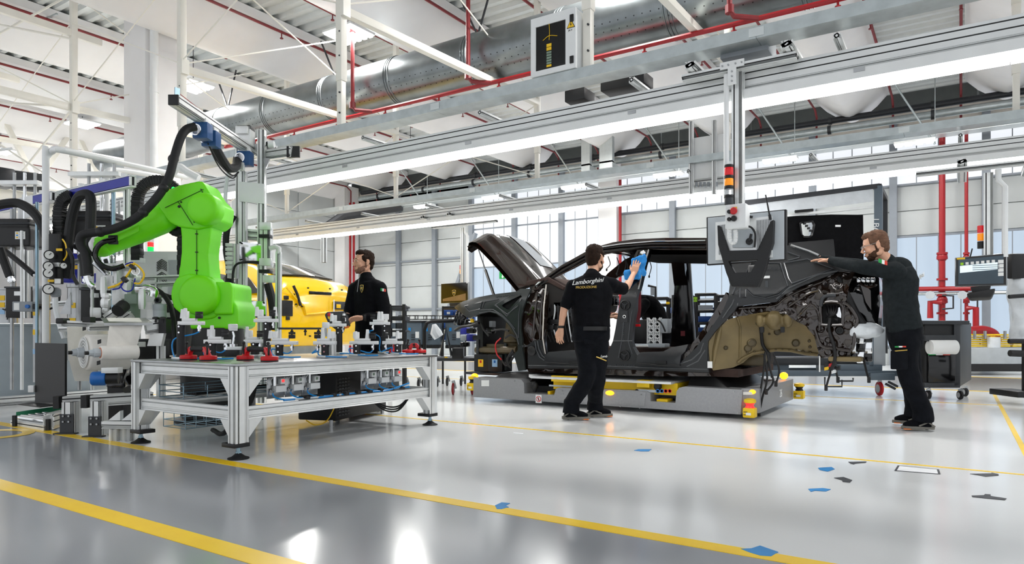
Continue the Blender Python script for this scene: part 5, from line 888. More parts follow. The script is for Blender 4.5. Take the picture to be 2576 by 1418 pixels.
# roof skin
top = [(1513, 617), (1542, 609), (1599, 601), (1669, 598), (1775, 598), (1860, 601), (1930, 607), (1985, 616)]
R_ = []
for q in top:
    p = SP(*q, .03); R_.append([V((p.x - .06 * math.sin(PI * k / 12), p.y + (2 * (YC - p.y)) * k / 12, p.z - .01 + .05 * (1 - (k / 6 - 1) ** 2))) for k in range(13)])
obj('roof_skin', MB('car_brown').loft(R_ + [[p - UP * .035 for p in r] for r in R_[::-1]], False, False), car, 60)
e = [SP(1505, 632, .05), SP(1560, 640, .05), SP(1650, 640, .05), SP(1780, 640, .05)]; hl = MB('felt'); hl.loft([[V((p.x, p.y + 2 * (YC - p.y) * k / 6, p.z + .0 + .04 * math.sin(PI * k / 6))) for k in range(7)] for p in e], False, False); obj('headliner', hl, car)
for k in range(9):
    p = SP(1508 + k * 10, 640, .1); y = p.y + .25 + .15 * (k % 4); obj('roof_wire', MB('black').hose([V((p.x, y, p.z)), V((p.x + .03, y, p.z - .1)), V((p.x - .02 + .02 * (k % 3), y, p.z - .16 - .05 * (k % 3)))], .006, 5).ell(V((p.x - .02 + .02 * (k % 3), y, p.z - .17 - .05 * (k % 3))), (.012, .012, .02)), car)
# B pillar
bpu = panel('b_pillar', [(1606, 622), (1637, 622), (1630, 645), (1623, 664), (1611, 716), (1606, 732), (1568, 732), (1580, 690), (1597, 640)], (), .03, 'car_black', .08, .06, mirror=True)
for l in ([(1632, 628), (1618, 672), (1606, 728)], [(1606, 630), (1590, 672), (1572, 728)]): emboss(l, bpu, .02, .01, 'chrome' if l[0][0] == 1632 else 'car_brown')
obj('belt_anchor', MB('chrome').ell(SP(1617, 636, .02), (.035, .01, .03)), bpu)
bp = panel('b_pillar_cover', [(1568, 730), (1606, 730), (1600, 780), (1596, 800), (1592, 830), (1590, 858), (1593, 868), (1602, 888), (1612, 905), (1520, 905), (1526, 895), (1534, 876), (1542, 857), (1548, 828), (1556, 780), (1565, 737)], (), -.01, 'cover', .06, .06, lab='charcoal protective pillar cover')
for l in ([(1583, 733), (1571, 790), (1564, 857), (1556, 900)], [(1600, 735), (1588, 790), (1580, 857), (1590, 890)], [(1543, 857), (1591, 857)]): emboss(l, bp, -.012, .007)
for u, v, r in ((1573, 767, .06), (1572, 894, .062)):
    c = SP(u, v, -.015); k_ = obj('round_pad', MB('black').lathe(c, -YD, [(r, -.01), (r, .012), (r * .85, .02), (r * .8, .008), (r * .4, .008), (r * .35, .016)], 24), bp)
    for a in range(3): a = a * 2.1 + .5; obj('pad_spoke', MB('dark_steel').bar(c - YD * .016, c - YD * .016 + V((math.cos(a), 0, math.sin(a))) * r * .75, .008), k_)
c = SP(1571, 796, -.014); obj('latch_plate', MB('black_gloss').ob(c, .085, .01, .13), bp); obj('latch_print', MB('paper').lathe(c - YD * .006, -YD, [(.02, 0), (.02, .002), (.012, .002), (.012, 0)], 12), bp)
text('cover_text', 'B-PILLAR LHS', .038, SP(1568, 836, -.014), -UP, XD, 'cover_line', bp)
obj('seat_belt', MB('belt_red').prism([SP(*k, .12) for k in ((1612, 728), (1606, 745), (1600, 810), (1608, 812), (1612, 780))], YD * .01), car); obj('belt_buckle', MB('red_bright').ob(SP(1604, 818, .1), .07, .02, .03), car, bev=.006)
# rocker cover
rk = panel('rocker_cover', [(1327, 868), (1335, 862), (1345, 855), (1360, 855), (1362, 870), (1367, 887), (1376, 898), (1390, 902), (1440, 904), (1500, 903), (1520, 898), (1526, 893), (1605, 890), (1612, 903), (1625, 908), (1711, 912), (1745, 880), (1781, 862), (1784, 937), (1640, 931), (1516, 927), (1328, 926)], (), 0., 'cover', .05, .06, lab='charcoal protective rocker panel cover')
for l in ([(1346, 858), (1349, 880), (1358, 898), (1370, 906)], [(1352, 857), (1356, 878), (1364, 894), (1376, 903)], [(1612, 903), (1602, 888), (1594, 872)], [(1622, 908), (1610, 892), (1598, 874)], [(1330, 919), (1516, 920), (1780, 929)], [(1712, 914), (1740, 905), (1762, 885), (1770, 862)], [(1728, 922), (1756, 908), (1774, 880)]): emboss(l, rk, -.006, .008)
text('cover_text', 'ROCKER PANEL LHS', .045, SP(1556, 920, -.012), XD, UP, 'cover_line', rk)
c = SP(1338, 882, -.01); obj('round_pad', MB('black').lathe(c, -YD, [(.06, -.01), (.06, .012), (.05, .018), (.03, .008)], 20), rk)
panel('underbody_sill', [(1325, 926), (1516, 928), (1640, 932), (1784, 938), (1790, 946), (1640, 946), (1516, 942), (1330, 936)], (), .06, 'car_brown', .2, .1, rel=lambda x, z: .02 * noise.noise(V((x * 9, z * 25, 0))))
for q in (((1368, 912), (1370, 895), (1378, 885), (1440, 880), (1500, 876), (1500, 917), (1440, 918)), ((1599, 914), (1602, 895), (1608, 886), (1665, 884), (1682, 874), (1724, 866), (1720, 884), (1712, 893), (1709, 920), (1660, 921))):
    o = panel('sill_pad', q, (), -.035, 'cover', .1, .05, rel=lambda x, z: .9 * max(0, z - .60) ** 1.3)
    emboss([(q[0][0] + 4, q[0][1] - 2), ((q[0][0] + q[-2][0]) / 2 + 10, q[-1][1] - 3), (q[-2][0] - 2, q[-2][1] - 3)], o, -.042, .006, 'black'); c = SP((q[0][0] + q[-2][0]) / 2 + 8, 911, -.045); obj('velcro_patch', MB('black').ob(c, .13, .012, .03), o)
# door jambs: A post and C pillar jamb
aj = panel('a_post', [(1336, 729), (1352, 726), (1372, 710), (1390, 704), (1378, 730), (1370, 790), (1366, 850), (1372, 895), (1350, 895), (1345, 860), (1330, 862), (1322, 930), (1318, 880), (1312, 820), (1318, 770), (1328, 745)], (), .07, 'car_brown', .1, .05, mirror=True, rel=lambda x, z: .05 * noise.noise(V((x * 7, z * 4, 2))))
for l in ([(1352, 732), (1345, 790), (1340, 850)], [(1366, 728), (1360, 790), (1358, 850)], [(1374, 716), (1368, 770), (1365, 850), (1372, 892)]): emboss(l, aj, .03, .014 if l[0][0] != 1374 else .008, 'car_brown' if l[0][0] != 1374 else 'cream')
for u, v in ((1328, 760), (1322, 785), (1320, 870), (1355, 742), (1338, 868), (1335, 880)): c = SP(u, v, .04); obj('hinge_bolt', MB('chrome').cyl(c, c + YD * .05, .014, n=8), aj)
panel('c_pillar_jamb', [(1826, 735), (1834, 745), (1815, 795), (1790, 828), (1765, 858), (1742, 884), (1714, 914), (1706, 910), (1735, 874), (1762, 836), (1790, 796), (1812, 760)], (), .05, 'car_brown', .09, .05, rel=lambda x, z: .03 * noise.noise(V((x * 12, z * 12, 5))))
# rear quarter cover
qc = panel('quarter_cover', [(1711, 915), (1731, 895), (1753, 872), (1772, 846), (1795, 815), (1818, 782), (1832, 748), (1836, 715), (1830, 690), (1818, 658), (1806, 632), (1860, 628), (1930, 628), (1978, 622), (1984, 616), (2035, 634), (2094, 657), (2157, 677), (2160, 682), (2109, 681), (2084, 693), (2012, 721), (1973, 741), (1953, 759), (1905, 764), (1855, 770), (1846, 783), (1826, 804), (1799, 833), (1781, 858), (1779, 905), (1783, 936), (1740, 930)], (), -.01, 'cover', .04, .06, lab='charcoal protective rear quarter cover')
for l in ([(1972, 661), (2031, 651), (2097, 676), (2050, 692), (1992, 713), (1983, 700), (1972, 661)], [(1855, 769), (1870, 700), (1890, 660), (1963, 662), (1982, 719), (1960, 740), (1925, 750), (1895, 744), (1878, 728)], [(1982, 634), (2012, 645), (2010, 648), (1982, 655)], [(2108, 681), (2060, 690), (1985, 724), (1953, 752)], [(1842, 740), (1850, 722), (1855, 690)], [(1862, 725), (1861, 748), (1876, 747), (1877, 728)], [(1818, 800), (1842, 765), (1856, 730)]): emboss(l, qc, -.014, .008)
obj('quarter_glass_pad', MB('cover').cdt([(SP(u, v).x, SP(u, v).z) for u, v in ((1884, 668), (1960, 664), (1982, 719), (1960, 738), (1925, 748), (1897, 742), (1880, 725))], [], lambda x, z: V((x, Ys(x, z) - .03, z)), (0, .03, 0), .07), qc, bev=.006)
c = SP(1929, 718, -.035); obj('pad_slot', MB('cover_line').ob(c, .028, .01, .1), qc); obj('pad_label', MB('paper').ob(SP(1929, 697, -.034), .06, .006, .03), qc); text('cover_text', 'QUARTER LHS', .035, SP(1945, 675, -.036), XD, UP, 'cover_line', qc)
obj('white_tab', MB('paper').ob(SP(1786, 917, -.02), .05, .01, .07), qc)
emboss([(1990, 617), (2035, 632), (2060, 643)], qc, -.016, .016, 'chrome')
# mirrored far quarter
panel('quarter', [(1711, 915), (1753, 872), (1795, 815), (1832, 748), (1836, 715), (1818, 658), (1806, 632), (1930, 628), (2035, 640), (2150, 690), (2150, 850), (2056, 860), (1980, 790), (1860, 800), (1781, 858), (1783, 936)], (), .03, 'car_black', .04, .12, mirror=True, only=True)
# inner wheel arch
xa = SP(1780, 860).x
def bowl(x, z): return .42 * (1 - math.exp(-max(0, x - xa) / .35)) * (1 - math.exp(-max(0, 1.12 - z - .12 * (x - xa - .7) ** 2) / .18)) + .015 * noise.noise(V((x * 6, z * 6, 1)))
wa = panel('wheel_arch', [(1780, 858), (1798, 832), (1827, 804), (1864, 793), (1929, 784), (1976, 788), (2000, 804), (2028, 818), (2048, 844), (2056, 875), (2054, 894), (2022, 889), (1985, 881), (1948, 879), (1892, 889), (1868, 901), (1854, 915), (1832, 926), (1791, 932), (1780, 909)], (), .02, 'olive', .02, .04, rel=bowl, lab='olive primed inner wheel arch')
BP = lambda u, v, o=0.: (lambda p: V((p.x, Ys(p.x, p.z) + .02 + bowl(p.x, p.z) + o, p.z)))(SP(u, v, .25))
for u, v, r in ((1890, 862, .05), (1998, 863, .04), (1833, 874, .022), (1955, 835, .035), (1881, 876, .04), (2032, 858, .014), (2033, 873, .014), (1935, 840, .01)): c = BP(u, v, -.012); obj('grommet', MB('olive_dark').lathe(c, -YD, [(r, -.02), (r, .006), (r * .8, .012), (r * .7, .002)], 18), wa)
b = MB('olive'); c = BP(1957, 805, -.06); b.ell(c, (.09, .12, .11)); b.ell(c - XD * .14, (.05, .08, .08)); b.ell(c + XD * .13, (.05, .08, .08)); remesh('damper_dome', b, .012, 'olive', wa, 5)
for dx in (-.1, .1): obj('damper_slot', MB('black').ob(c + V((dx, -.11, -.1)), .04, .03, .06), wa, bev=.008)
for k in range(10): u = 1880 + k * 17; v = 888 - 9 * math.sin(PI * (k + .5) / 10.); obj('flange_clip', MB('olive_dark').ell(BP(u, v, -.02), (.014, .014, .01)), wa)
obj('arch_flange', MB('olive').tube([BP(u, v, -.01) for u, v in ((1858, 912), (1870, 901), (1893, 889), (1948, 880), (1985, 882), (2022, 890), (2052, 893))], .018, 8), wa)
obj('arch_rib', MB('olive').tube([BP(u, v, -.01) for u, v in ((1806, 925), (1812, 880), (1820, 840), (1826, 822))], [.01, .03, .03, .01], 8), wa); obj('arch_rib', MB('olive').tube([BP(u, v, 0) for u, v in ((1862, 900), (1864, 860), (1868, 820), (1866, 798))], .012, 6), wa)
obj('arch_harness', MB('black').hose([BP(u, v, -.04) for u, v in ((1919, 815), (1918, 840), (1918, 865), (1925, 880))] + [SP(1936, 895, .3), SP(1928, 930, .25)], .018, 8), wa); obj('harness_boot', MB('black_rubber').ell(BP(1919, 813, -.04), (.045, .04, .03)), wa)
# rear structure panel
def lump(x, z): return .05 * noise.noise(V((x * 9, z * 9, 3))) + .03 * noise.noise(V((x * 20, z * 20, 9)))
rp = panel('rear_structure', [(1840, 796), (1846, 784), (1855, 771), (1905, 765), (1953, 760), (1973, 742), (2012, 722), (2084, 694), (2108, 683), (2150, 685), (2137, 716), (2130, 760), (2156, 801), (2151, 826), (2151, 872), (2139, 884), (2138, 901), (2065, 900), (2056, 876), (2048, 846), (2028, 820), (2000, 806), (1976, 790), (1929, 786), (1864, 795)], [[(2068, 764), (2116, 764), (2120, 812), (2115, 817), (2070, 817), (2066, 811)]], .06, 'car_brown', .03, .03, rel=lump, lab='glossy brown rear body structure')
RPt = lambda u, v, o=0.: (lambda p: V((p.x, Ys(p.x, p.z) + .06 + o, p.z)))(SP(u, v, .06))
for l, r in (([(2066, 811), (2068, 764), (2116, 764), (2120, 812), (2115, 817), (2070, 817), (2066, 811)], .016), ([(2120, 762), (2135, 768), (2156, 801), (2151, 830)], .018), ([(2050, 830), (2066, 868), (2100, 876), (2138, 882)], .018), ([(1985, 770), (2030, 740), (2060, 730)], .014), ([(2151, 826), (2148, 868), (2138, 884)], .016), ([(2008, 795), (2040, 765), (2060, 790), (2062, 830)], .012), ([(1860, 775), (1900, 772), (1950, 768), (1975, 750), (2020, 728), (2090, 700)], .012)): obj('pressed_edge', MB('car_brown').tube(spline([RPt(*q, -.012) for q in l], 4), r, 8), rp)
for u, v, r in ((2113, 830, .05), (2064, 827, .045), (2134, 818, .05), (2083, 885, .04), (2118, 888, .035), (2047, 728, .04), (2020, 745, .05), (1990, 765, .04), (1894, 780, .03), (2075, 712, .035), (2100, 705, .03), (2082, 855, .03), (2132, 775, .02), (2005, 752, .025)): obj('pressed_dimple', MB('car_brown').lathe(RPt(u, v, .0), -YD, [(r, -.03), (r * .98, .004), (r * .8, .014), (r * .6, .002), (r * .2, 0)], 18), rp)
obj('round_plug', MB('black_rubber').lathe(RPt(2113, 831, -.015), -YD, [(.036, 0), (.032, .012), (.02, .012), (.018, .004)], 18), rp)
hb = obj('cavity', MB('black').prism([RPt(*q, .1) for q in ((2062, 760), (2124, 760), (2126, 820), (2062, 820))], YD * .02), rp)
for k in range(5): obj('cavity_wire', MB('black').hose([RPt(2072 + 8 * k, 768, .06), RPt(2080 + 5 * k, 788, .03 - .01 * k), RPt(2090 - 3 * k, 800, .04), RPt(2106, 812 - 3 * k, .06)], .012, 6), hb)
obj('cavity_bracket', MB('chrome').prism([RPt(*q, .07) for q in ((2092, 776), (2110, 772), (2116, 800), (2104, 796))], YD * .01), hb)
obj('grey_hose', MB('dark_steel').hose([RPt(u, v, -.03) for u, v in ((2066, 770), (2070, 752), (2082, 744), (2104, 743))], .018, 8), rp)
obj('tail_harness', MB('black').hose([RPt(u, v, -.05) for u, v in ((2090, 800), (2088, 830), (2100, 870), (2102, 905), (2092, 930))], .016, 8), rp)
# tail opening
tl = panel('tail_frame', [(2110, 690), (2162, 683), (2200, 684), (2212, 700), (2214, 760), (2206, 840), (2186, 850), (2160, 800), (2136, 760), (2132, 718)], (), .16, 'car_black', .3, .06, rel=lambda x, z: .04 * noise.noise(V((x * 8, z * 8, 4))))
obj('tailgate_seal', MB('black_rubber').hose([SP(u, v, .08) for u, v in ((2108, 700), (2132, 745), (2155, 790), (2190, 842))], .035, 10), tl); obj('tail_bracket', MB('car_brown').prism([SP(*q, .1) for q in ((2162, 708), (2190, 730), (2192, 780), (2178, 760))], YD * .02), tl)
for k in range(4): obj('tail_lamp_socket', MB('chrome').ob(SP(2160 + 12 * k, 704, .12), .04, .03, .05), tl, bev=.01)
b = MB('film_wrap'); b.ell(SP(2175, 832, .1), (.17, .1, .08)); remesh('plastic_bag', b, .012, 'film_wrap', car, 2, .5, lambda p: .02 * noise.noise(p * 14))
for k in range(9): u, v = 2145 + (k % 3) * 20, 850 + (k // 3) * 24; obj('tail_bracket', MB('chrome' if k % 2 else 'black_gloss').ob(SP(u, v, .2), .07, .06, .09 + .03 * (k % 2)), car, bev=.012)
obj('exhaust_hanger', MB('olive').ob(SP(2130, 902, .15), .3, .3, .05), car, bev=.02)
# hanging rear harnesses
for pts in ([(1925, 885), (1920, 940), (1912, 990), (1908, 1030)], [(1930, 886), (1938, 930), (1945, 960), (1928, 985)], [(1945, 888), (1960, 930), (1952, 965)], [(1922, 890), (1930, 950), (1918, 1000), (1910, 1040)], [(2085, 905), (2090, 930), (2082, 960), (2078, 975)], [(2100, 905), (2103, 930), (2108, 955)], [(2172, 900), (2180, 935), (2186, 955)]):
    P_ = [SP(u, v, .12) for u, v in pts]; h_ = obj('hanging_cable', MB('black').hose(P_, .011, 6), car); obj('plug', MB('black').ob(P_[-1], .03, .03, .06), h_, bev=.006)
for k in range(7): obj('connector', MB(('black', 'red_bright', 'dark_steel', 'black', 'sticker_yellow', 'black', 'white_plastic')[k]).ob(SP(2080 + 9 * (k % 4), 918 + 8 * (k // 3), .1), .045, .04, .035, V((1, 0, .3)).normalized()), car, bev=.005)
obj('lower_box', MB('olive_dark').ob(SP(1890, 905, .5), .35, .2, .12), car, bev=.02); obj('white_strap', MB('paper').ob(SP(2062, 915, .1), .012, .01, .16), car)
# floor, dash, firewall, interior
obj('floor_pan', MB('interior_brown').box((-4.6, 7.5, .42), (-2.0, 9.15, .5)), car); obj('tunnel', MB('interior_brown').box((-4.4, 8.2, .5), (-2.0, 8.46, .72)), car, bev=.06); obj('seat_riser', MB('interior_brown').box((-2.75, 7.6, .5), (-2.15, 9.05, .72)), car, bev=.08); obj('rear_bulkhead', MB('interior').box((-2.1, 7.9, .5), (-1.95, 9.0, 1.1)), car, bev=.05)
obj('firewall', MB('interior').box((-4.75, 7.55, .5), (-4.65, 9.1, 1.35)), car)
dh = obj('dashboard', MB('interior').prism([(-4.65, 7.5, 1.1), (-4.65, 7.5, 1.52), (-4.35, 7.5, 1.55), (-4.1, 7.5, 1.42), (-4.15, 7.5, 1.2), (-4.4, 7.5, 1.05)], (0, 1.62, 0)), car, bev=.03); obj('dash_pad', MB('interior_brown').prism([(-4.68, 7.48, 1.5), (-4.68, 7.48, 1.56), (-4.35, 7.48, 1.6), (-4.12, 7.48, 1.47), (-4.14, 7.48, 1.43), (-4.35, 7.48, 1.53)], (0, 1.66, 0)), dh, bev=.01)
for y in (7.6, 8.95): obj('air_vent', MB('black_gloss').box((-4.14, y - .08, 1.28), (-4.07, y + .08, 1.4)), dh, bev=.02); obj('vent_fin', MB('steel').box((-4.068, y - .06, 1.335), (-4.064, y + .06, 1.345)), dh)
obj('red_trim', MB('belt_red').box((-4.2, 8.2, 1.12), (-4.05, 8.9, 1.18)), dh, bev=.01); obj('pink_connector', MB('pink').ob(SP(1392, 773, .25), .1, .02, .035), dh, bev=.004)
for k in range(26): obj('dash_module', MB(('black', 'dark_steel', 'interior', 'black_gloss')[k % 4]).ob(SP(1376 + (k % 6) * 12 + 3 * (k % 5), 735 + (k // 6) * 22 + 4 * (k % 3), .22 + .05 * (k % 4)), .09 + .03 * (k % 3), .08, .06 + .02 * (k % 4)), dh, bev=.008)
for k in range(8): obj('dash_wire', MB(('black', 'black', 'cable_white', 'dark_steel')[k % 4]).hose([SP(1375 + k * 9, 745, .2), SP(1380 + k * 8, 780, .17), SP(1372 + k * 10, 820, .22), SP(1385 + k * 9, 860, .25)], .009, 5), dh)
# white cast heater bracket in the cabin
cst = thing('heater_frame', 'white ribbed cast heater frame standing in the middle of the cabin', 'heater frame', (-2.75, 8.1, .72)); c0 = SP(1650, 834, .75)
for i in range(2):
    for k in range(4):
        a = c0 + V((-.06 + .08 * i, 0, .13 - .075 * k)); obj('rib', MB('white_plastic').bar(a + V((-.038, 0, -.037)), a + V((.038, 0, .037)), .012, .05, YD), cst); obj('rib', MB('white_plastic').bar(a + V((-.038, 0, .037)), a + V((.038, 0, -.037)), .012, .05, YD), cst)
for dx in (-.1, -.02, .06): obj('wall', MB('white_plastic').ob(c0 + V((dx, 0, .015)), .012, .07, .32), cst)
obj('housing', MB('box_grey').ob(c0 + V((.11, .05, .07)), .1, .14, .18), cst, bev=.02); obj('dark_side', MB('black').ob(c0 + V((-.2, .05, .0)), .18, .2, .3), cst, bev=.02); obj('foot', MB('box_grey').ob(c0 + V((.02, .05, -.17)), .22, .18, .05), cst, bev=.01); obj('cable', MB('black').hose([c0 + V((.05, -.1, .15)), c0 + V((.12, -.12, .1)), c0 + V((.16, -.1, 0))], .01, 6), cst)
# seat belt on the far pillar
p = V((-3.18, 9.16, 0)); obj('far_seat_belt', MB('belt_red').box((p.x - .03, 9.13, .85), (p.x + .03, 9.14, 1.5)), car); obj('far_anchor', MB('chrome').box((p.x - .03, 9.12, 1.5), (p.x + .03, 9.14, 1.54)), car)
obj('far_pillar_trim', MB('black_gloss').prism([(p.x - .2, 9.16, .5), (p.x + .16, 9.16, .5), (p.x + .1, 9.06, 1.9), (p.x - .08, 9.06, 1.9)], (0, .12, 0)), car, bev=.02)
# ---- front end structure
fe = obj('front_rail', MB('olive_dark').box((-5.5, 7.75, .62), (-4.7, 7.88, .74)), car, bev=.01); obj('far_front_rail', MB('olive_dark').box((-5.5, 8.8, .62), (-4.7, 8.93, .74)), car, bev=.01)
b = MB('olive_dark'); b.cyl((-5.0, 7.72, .75), (-5.0, 7.8, 1.3), .17, .13); b.ob((-4.85, 7.8, 1.0), .3, .25, .5); b.ell((-4.95, 7.75, .75), (.18, .12, .14)); remesh('strut_tower', b, .015, 'olive_dark', car, 5, .5, lambda q: .01 * noise.noise(q * 10))
obj('radiator_frame', MB('black').box((-5.62, 7.7, .55), (-5.52, 8.95, 1.15)), car, bev=.01); obj('upper_crossmember', MB('black_gloss').box((-5.7, 7.6, 1.12), (-5.5, 9.05, 1.2)), car, bev=.02)
for k in range(3): obj('air_duct', MB('black_gloss').hose([SP(1153 + 8 * k, 786, .2), SP(1150 + 8 * k, 798, .16), SP(1147 + 8 * k, 812, .2)], .04, 10), car)
obj('front_harness', MB('black').hose([SP(u, v, .15) for u, v in ((1145, 830), (1160, 822), (1185, 818), (1205, 812))], .02, 8), car); obj('yellow_clip', MB('sticker_yellow').ob(SP(1188, 806, .1), .05, .03, .05), car, bev=.006)
for k in range(16): obj('bay_module', MB(('black', 'chrome', 'dark_steel', 'black_gloss', 'box_grey', 'blue_enamel')[k % 6 if k != 5 else 5]).ob(SP(1170 + (k % 5) * 16, 815 + (k // 5) * 17, .4 + .1 * (k % 3)), .12, .1, .07 + .02 * (k % 3)), car, bev=.012)
for l, m in (([(1210, 812), (1218, 830), (1230, 845)], 'black'), ([(1236, 832), (1262, 828), (1280, 832)], 'black'), ([(1260, 850), (1247, 865), (1250, 890), (1262, 905)], 'red_bright'), ([(1270, 850), (1285, 842), (1300, 850)], 'black'), ([(1262, 905), (1275, 920), (1290, 900), (1300, 890)], 'black'), ([(1270, 910), (1285, 925), (1275, 905), (1292, 885)], 'black'), ([(1280, 920), (1278, 900), (1290, 880)], 'black')): obj('bay_hose', MB(m).hose([SP(u, v, .15) for u, v in l], .014 if m == 'black' else .01, 6), car)
obj('lower_crossmember', MB('olive_dark').tube([SP(1200, 880, .3), SP(1302, 880, .25)], .05, 10), car)
# ---- bonnet
def hoodp(s, r, o=0.):
    L = 1.1 + .12 * (1 - (2 * s - 1) ** 2); a0 = math.radians(46); n = 24; x = z = 0.
    for k in range(int(n)):
        if k / n >= r: break
        d = min(1 / n, r - k / n); a = a0 - math.radians(8) * (k / n) - (math.radians(60) * max(0, k / n - .8) / .2); x -= L * d * math.cos(a); z += L * d * math.sin(a)
    Y = 7.46 + 1.76 * s + .06 * r * (1 - 2 * s); cr = .13 * (1 - abs(2 * s - 1) ** 2.5) + .03 * math.exp(-((s - .22) / .05) ** 2) + .03 * math.exp(-((s - .78) / .05) ** 2)
    nx, nz = math.sin(a0 - .3), math.cos(a0 - .3); return V((-4.78 + x + nx * (cr + o), Y, 1.47 + z + nz * (cr + o)))
G = [[hoodp(s / 28, r / 20) for s in range(29)] for r in range(21)]
ho_ = obj('bonnet', MB('car_brown').loft([[p - V((.03, 0, .04)) for p in G[0]]] + G + [[p + V((-.02, 0, -.1)) for p in G[-1]], [p + V((.05, 0, -.14)) for p in G[-1]]] + [[p - V((.03, 0, .045)) for p in g] for g in G[::-1]], False, False), car, 50)
pg = [[hoodp(.5 + .2 * a / 6, .3 + .62 * b / 10, .004) for a in range(7)] for b in range(11)]; obj('bonnet_paper', MB('grey_plastic').loft(pg + [[p + V((.003, 0, .003)) for p in g] for g in pg[::-1]], False, False), ho_)
p, q = SP(1202, 622, .05), SP(1243, 744, .05); obj('gas_strut', MB('black').cyl(p, q, .009, n=8).cyl(p.lerp(q, .5), q, .02, n=10), car)
# battery crates visible under the nose belong to a small rack
c = gp(1248, 932, .3); t = thing('battery_rack', 'low black rack with two battery boxes under the front of the car', 'rack', (-5.15, 8.0, 0))
for u, m, s in ((1223, 'sticker_yellow', 'red_bright'), (1258, 'sticker_blue', 'blue_motor')): c = py(u, 912, 7.75); bx = obj('battery', MB('black').ob(c, .24, .25, .24), t, bev=.012); obj('sticker', MB(m).ob(c + V((0, -.128, -.0)), .085, .004, .1), bx); obj('sticker_print', MB(s).ob(c + V((.0, -.131, .02)), .03, .003, .035), bx); obj('handle', MB('black').hose([c + V((-.08, 0, .12)), c + V((0, 0, .17)), c + V((.08, 0, .12))], .012, 6), bx)
a = py(1240, 938, 7.8); obj('shelf', MB('dark_steel').ob(a, .7, .4, .03), t)
for u in (1203, 1273): e = py(u, 900, 7.7); obj('upright', MB('dark_steel').bar(V((e.x, 7.7, .39)), V((e.x, 7.7, .8)), .04), t)
# ================================================================ people
def rings(mb, rs, n=20):
    """rs: (centre, lateral unit, half width, half depth[, axis]) -> lofted torso"""
    R = []
    for i, r in enumerate(rs):
        c, l, w, d = r[:4]; a = (rs[min(i + 1, len(rs) - 1)][0] - rs[max(i - 1, 0)][0]).normalized(); l = (V(l) - a * V(l).dot(a)).normalized(); f = l.cross(a)
        R.append([V(c) + l * w * (abs(math.cos(t)) ** .8 * (1 if math.cos(t) > 0 else -1)) + f * d * (abs(math.sin(t)) ** .8 * (1 if math.sin(t) > 0 else -1)) for t in [2 * PI * k / n for k in range(n)]])
    mb.loft(R); mb.ell(rs[0][0], (rs[0][3],) * 3); mb.ell(rs[-1][0], (rs[-1][3],) * 3)
def limb(mb, pts, rs, n=14):
    S = spline(pts, 5); m = len(pts) - 1; R = []
    for i in range(len(S)):
        t = i / 5; k = min(int(t), m - 1); R.append(rs[k] + (rs[k + 1] - rs[k]) * (t - k))
    mb.tube(S, R, n)
    mb.ell(pts[0], (rs[0],) * 3); mb.ell(pts[-1], (rs[-1],) * 3)
def hand(mb, w, d, nrm, thumb, curl=.3, spread=.1, s=1.):
    """w wrist, d hand direction, nrm palm normal, thumb = side the thumb is on"""
    d = V(d).normalized(); nrm = (V(nrm) - d * V(nrm).dot(d)).normalized(); th = (V(thumb) - d * V(thumb).dot(d)); th = (th - nrm * th.dot(nrm)).normalized()
    for k in range(5): o = (k - 2) / 2 * .03 * s; mb.tube([w + th * o * .6, w + d * .05 * s + th * o, w + d * .092 * s + th * o * 1.1], [.017 * s, .016 * s, .0135 * s], 8)
    for k, L in enumerate((.07, .08, .074, .057)):
        o = (1.5 - k) / 1.5 * .034 * s; p = w + d * .088 * s + th * o; a = spread * (1.5 - k); dd = (d + th * a).normalized(); pts = [p]; c = 0
        for j, l in enumerate((.45, .31, .24)):
            c += curl * (.7, 1.1, .8)[j]; q = pts[-1] + (dd * math.cos(c) + nrm * math.sin(c)) * L * l * s; pts.append(q)
        mb.tube(pts, [.0098 * s, .0095 * s, .0088 * s, .0072 * s], 8); mb.ell(pts[-1], (.0072 * s,) * 3, nu=8, nv=6)
    p = w + d * .025 * s + th * .026 * s; a = p + (d * .6 + th * .75 + nrm * .25).normalized() * .04 * s; b = a + (d * .9 + th * .35 + nrm * .3).normalized() * .032 * s; c = b + (d + th * .05 + nrm * .3).normalized() * .024 * s
    mb.tube([p, a, b, c], [.016 * s, .0125 * s, .011 * s, .008 * s], 8); mb.ell(c, (.008 * s,) * 3, nu=8, nv=6)
def face(mb, c, f, up):
    l = f.cross(up).normalized(); Rm = Matrix((l, f, up)).transposed(); k_ = 1.1; P = lambda a, b, h: c + (l * a + f * b + up * h) * k_; E = lambda p, r: mb.ell(p, [x * k_ for x in r], Rm, 18, 12)
    E(P(0, -.005, .04), (.074, .094, .082)); E(P(0, -.02, .0), (.07, .078, .085)); E(P(0, .03, -.03), (.056, .06, .085)); E(P(0, .045, -.075), (.042, .042, .035)); E(P(0, .068, -.092), (.022, .02, .02)); E(P(0, .05, .03), (.062, .042, .055))
    for s in (-1, 1):
        E(P(s * .036, .062, -.022), (.026, .024, .026)); E(P(s * .03, .084, .03), (.027, .014, .009)); E(P(s * .052, .0, -.06), (.018, .035, .03)); E(P(s * .077, -.012, .0), (.008, .017, .03)); E(P(s * .081, -.02, .006), (.007, .012, .025)); E(P(s * .079, -.006, -.022), (.006, .01, .012)); E(P(s * .032, .083, .006), (.016, .01, .01))
    mb.tube([P(0, .086, .024), P(0, .1, .002), P(0, .117, -.024)], [.009, .011, .014], 10)
    for s in (-1, 1): E(P(s * .012, .104, -.028), (.009, .012, .008))
    E(P(0, .09, -.052), (.026, .012, .007)); E(P(0, .088, -.066), (.022, .012, .008)); return P, l, Rm
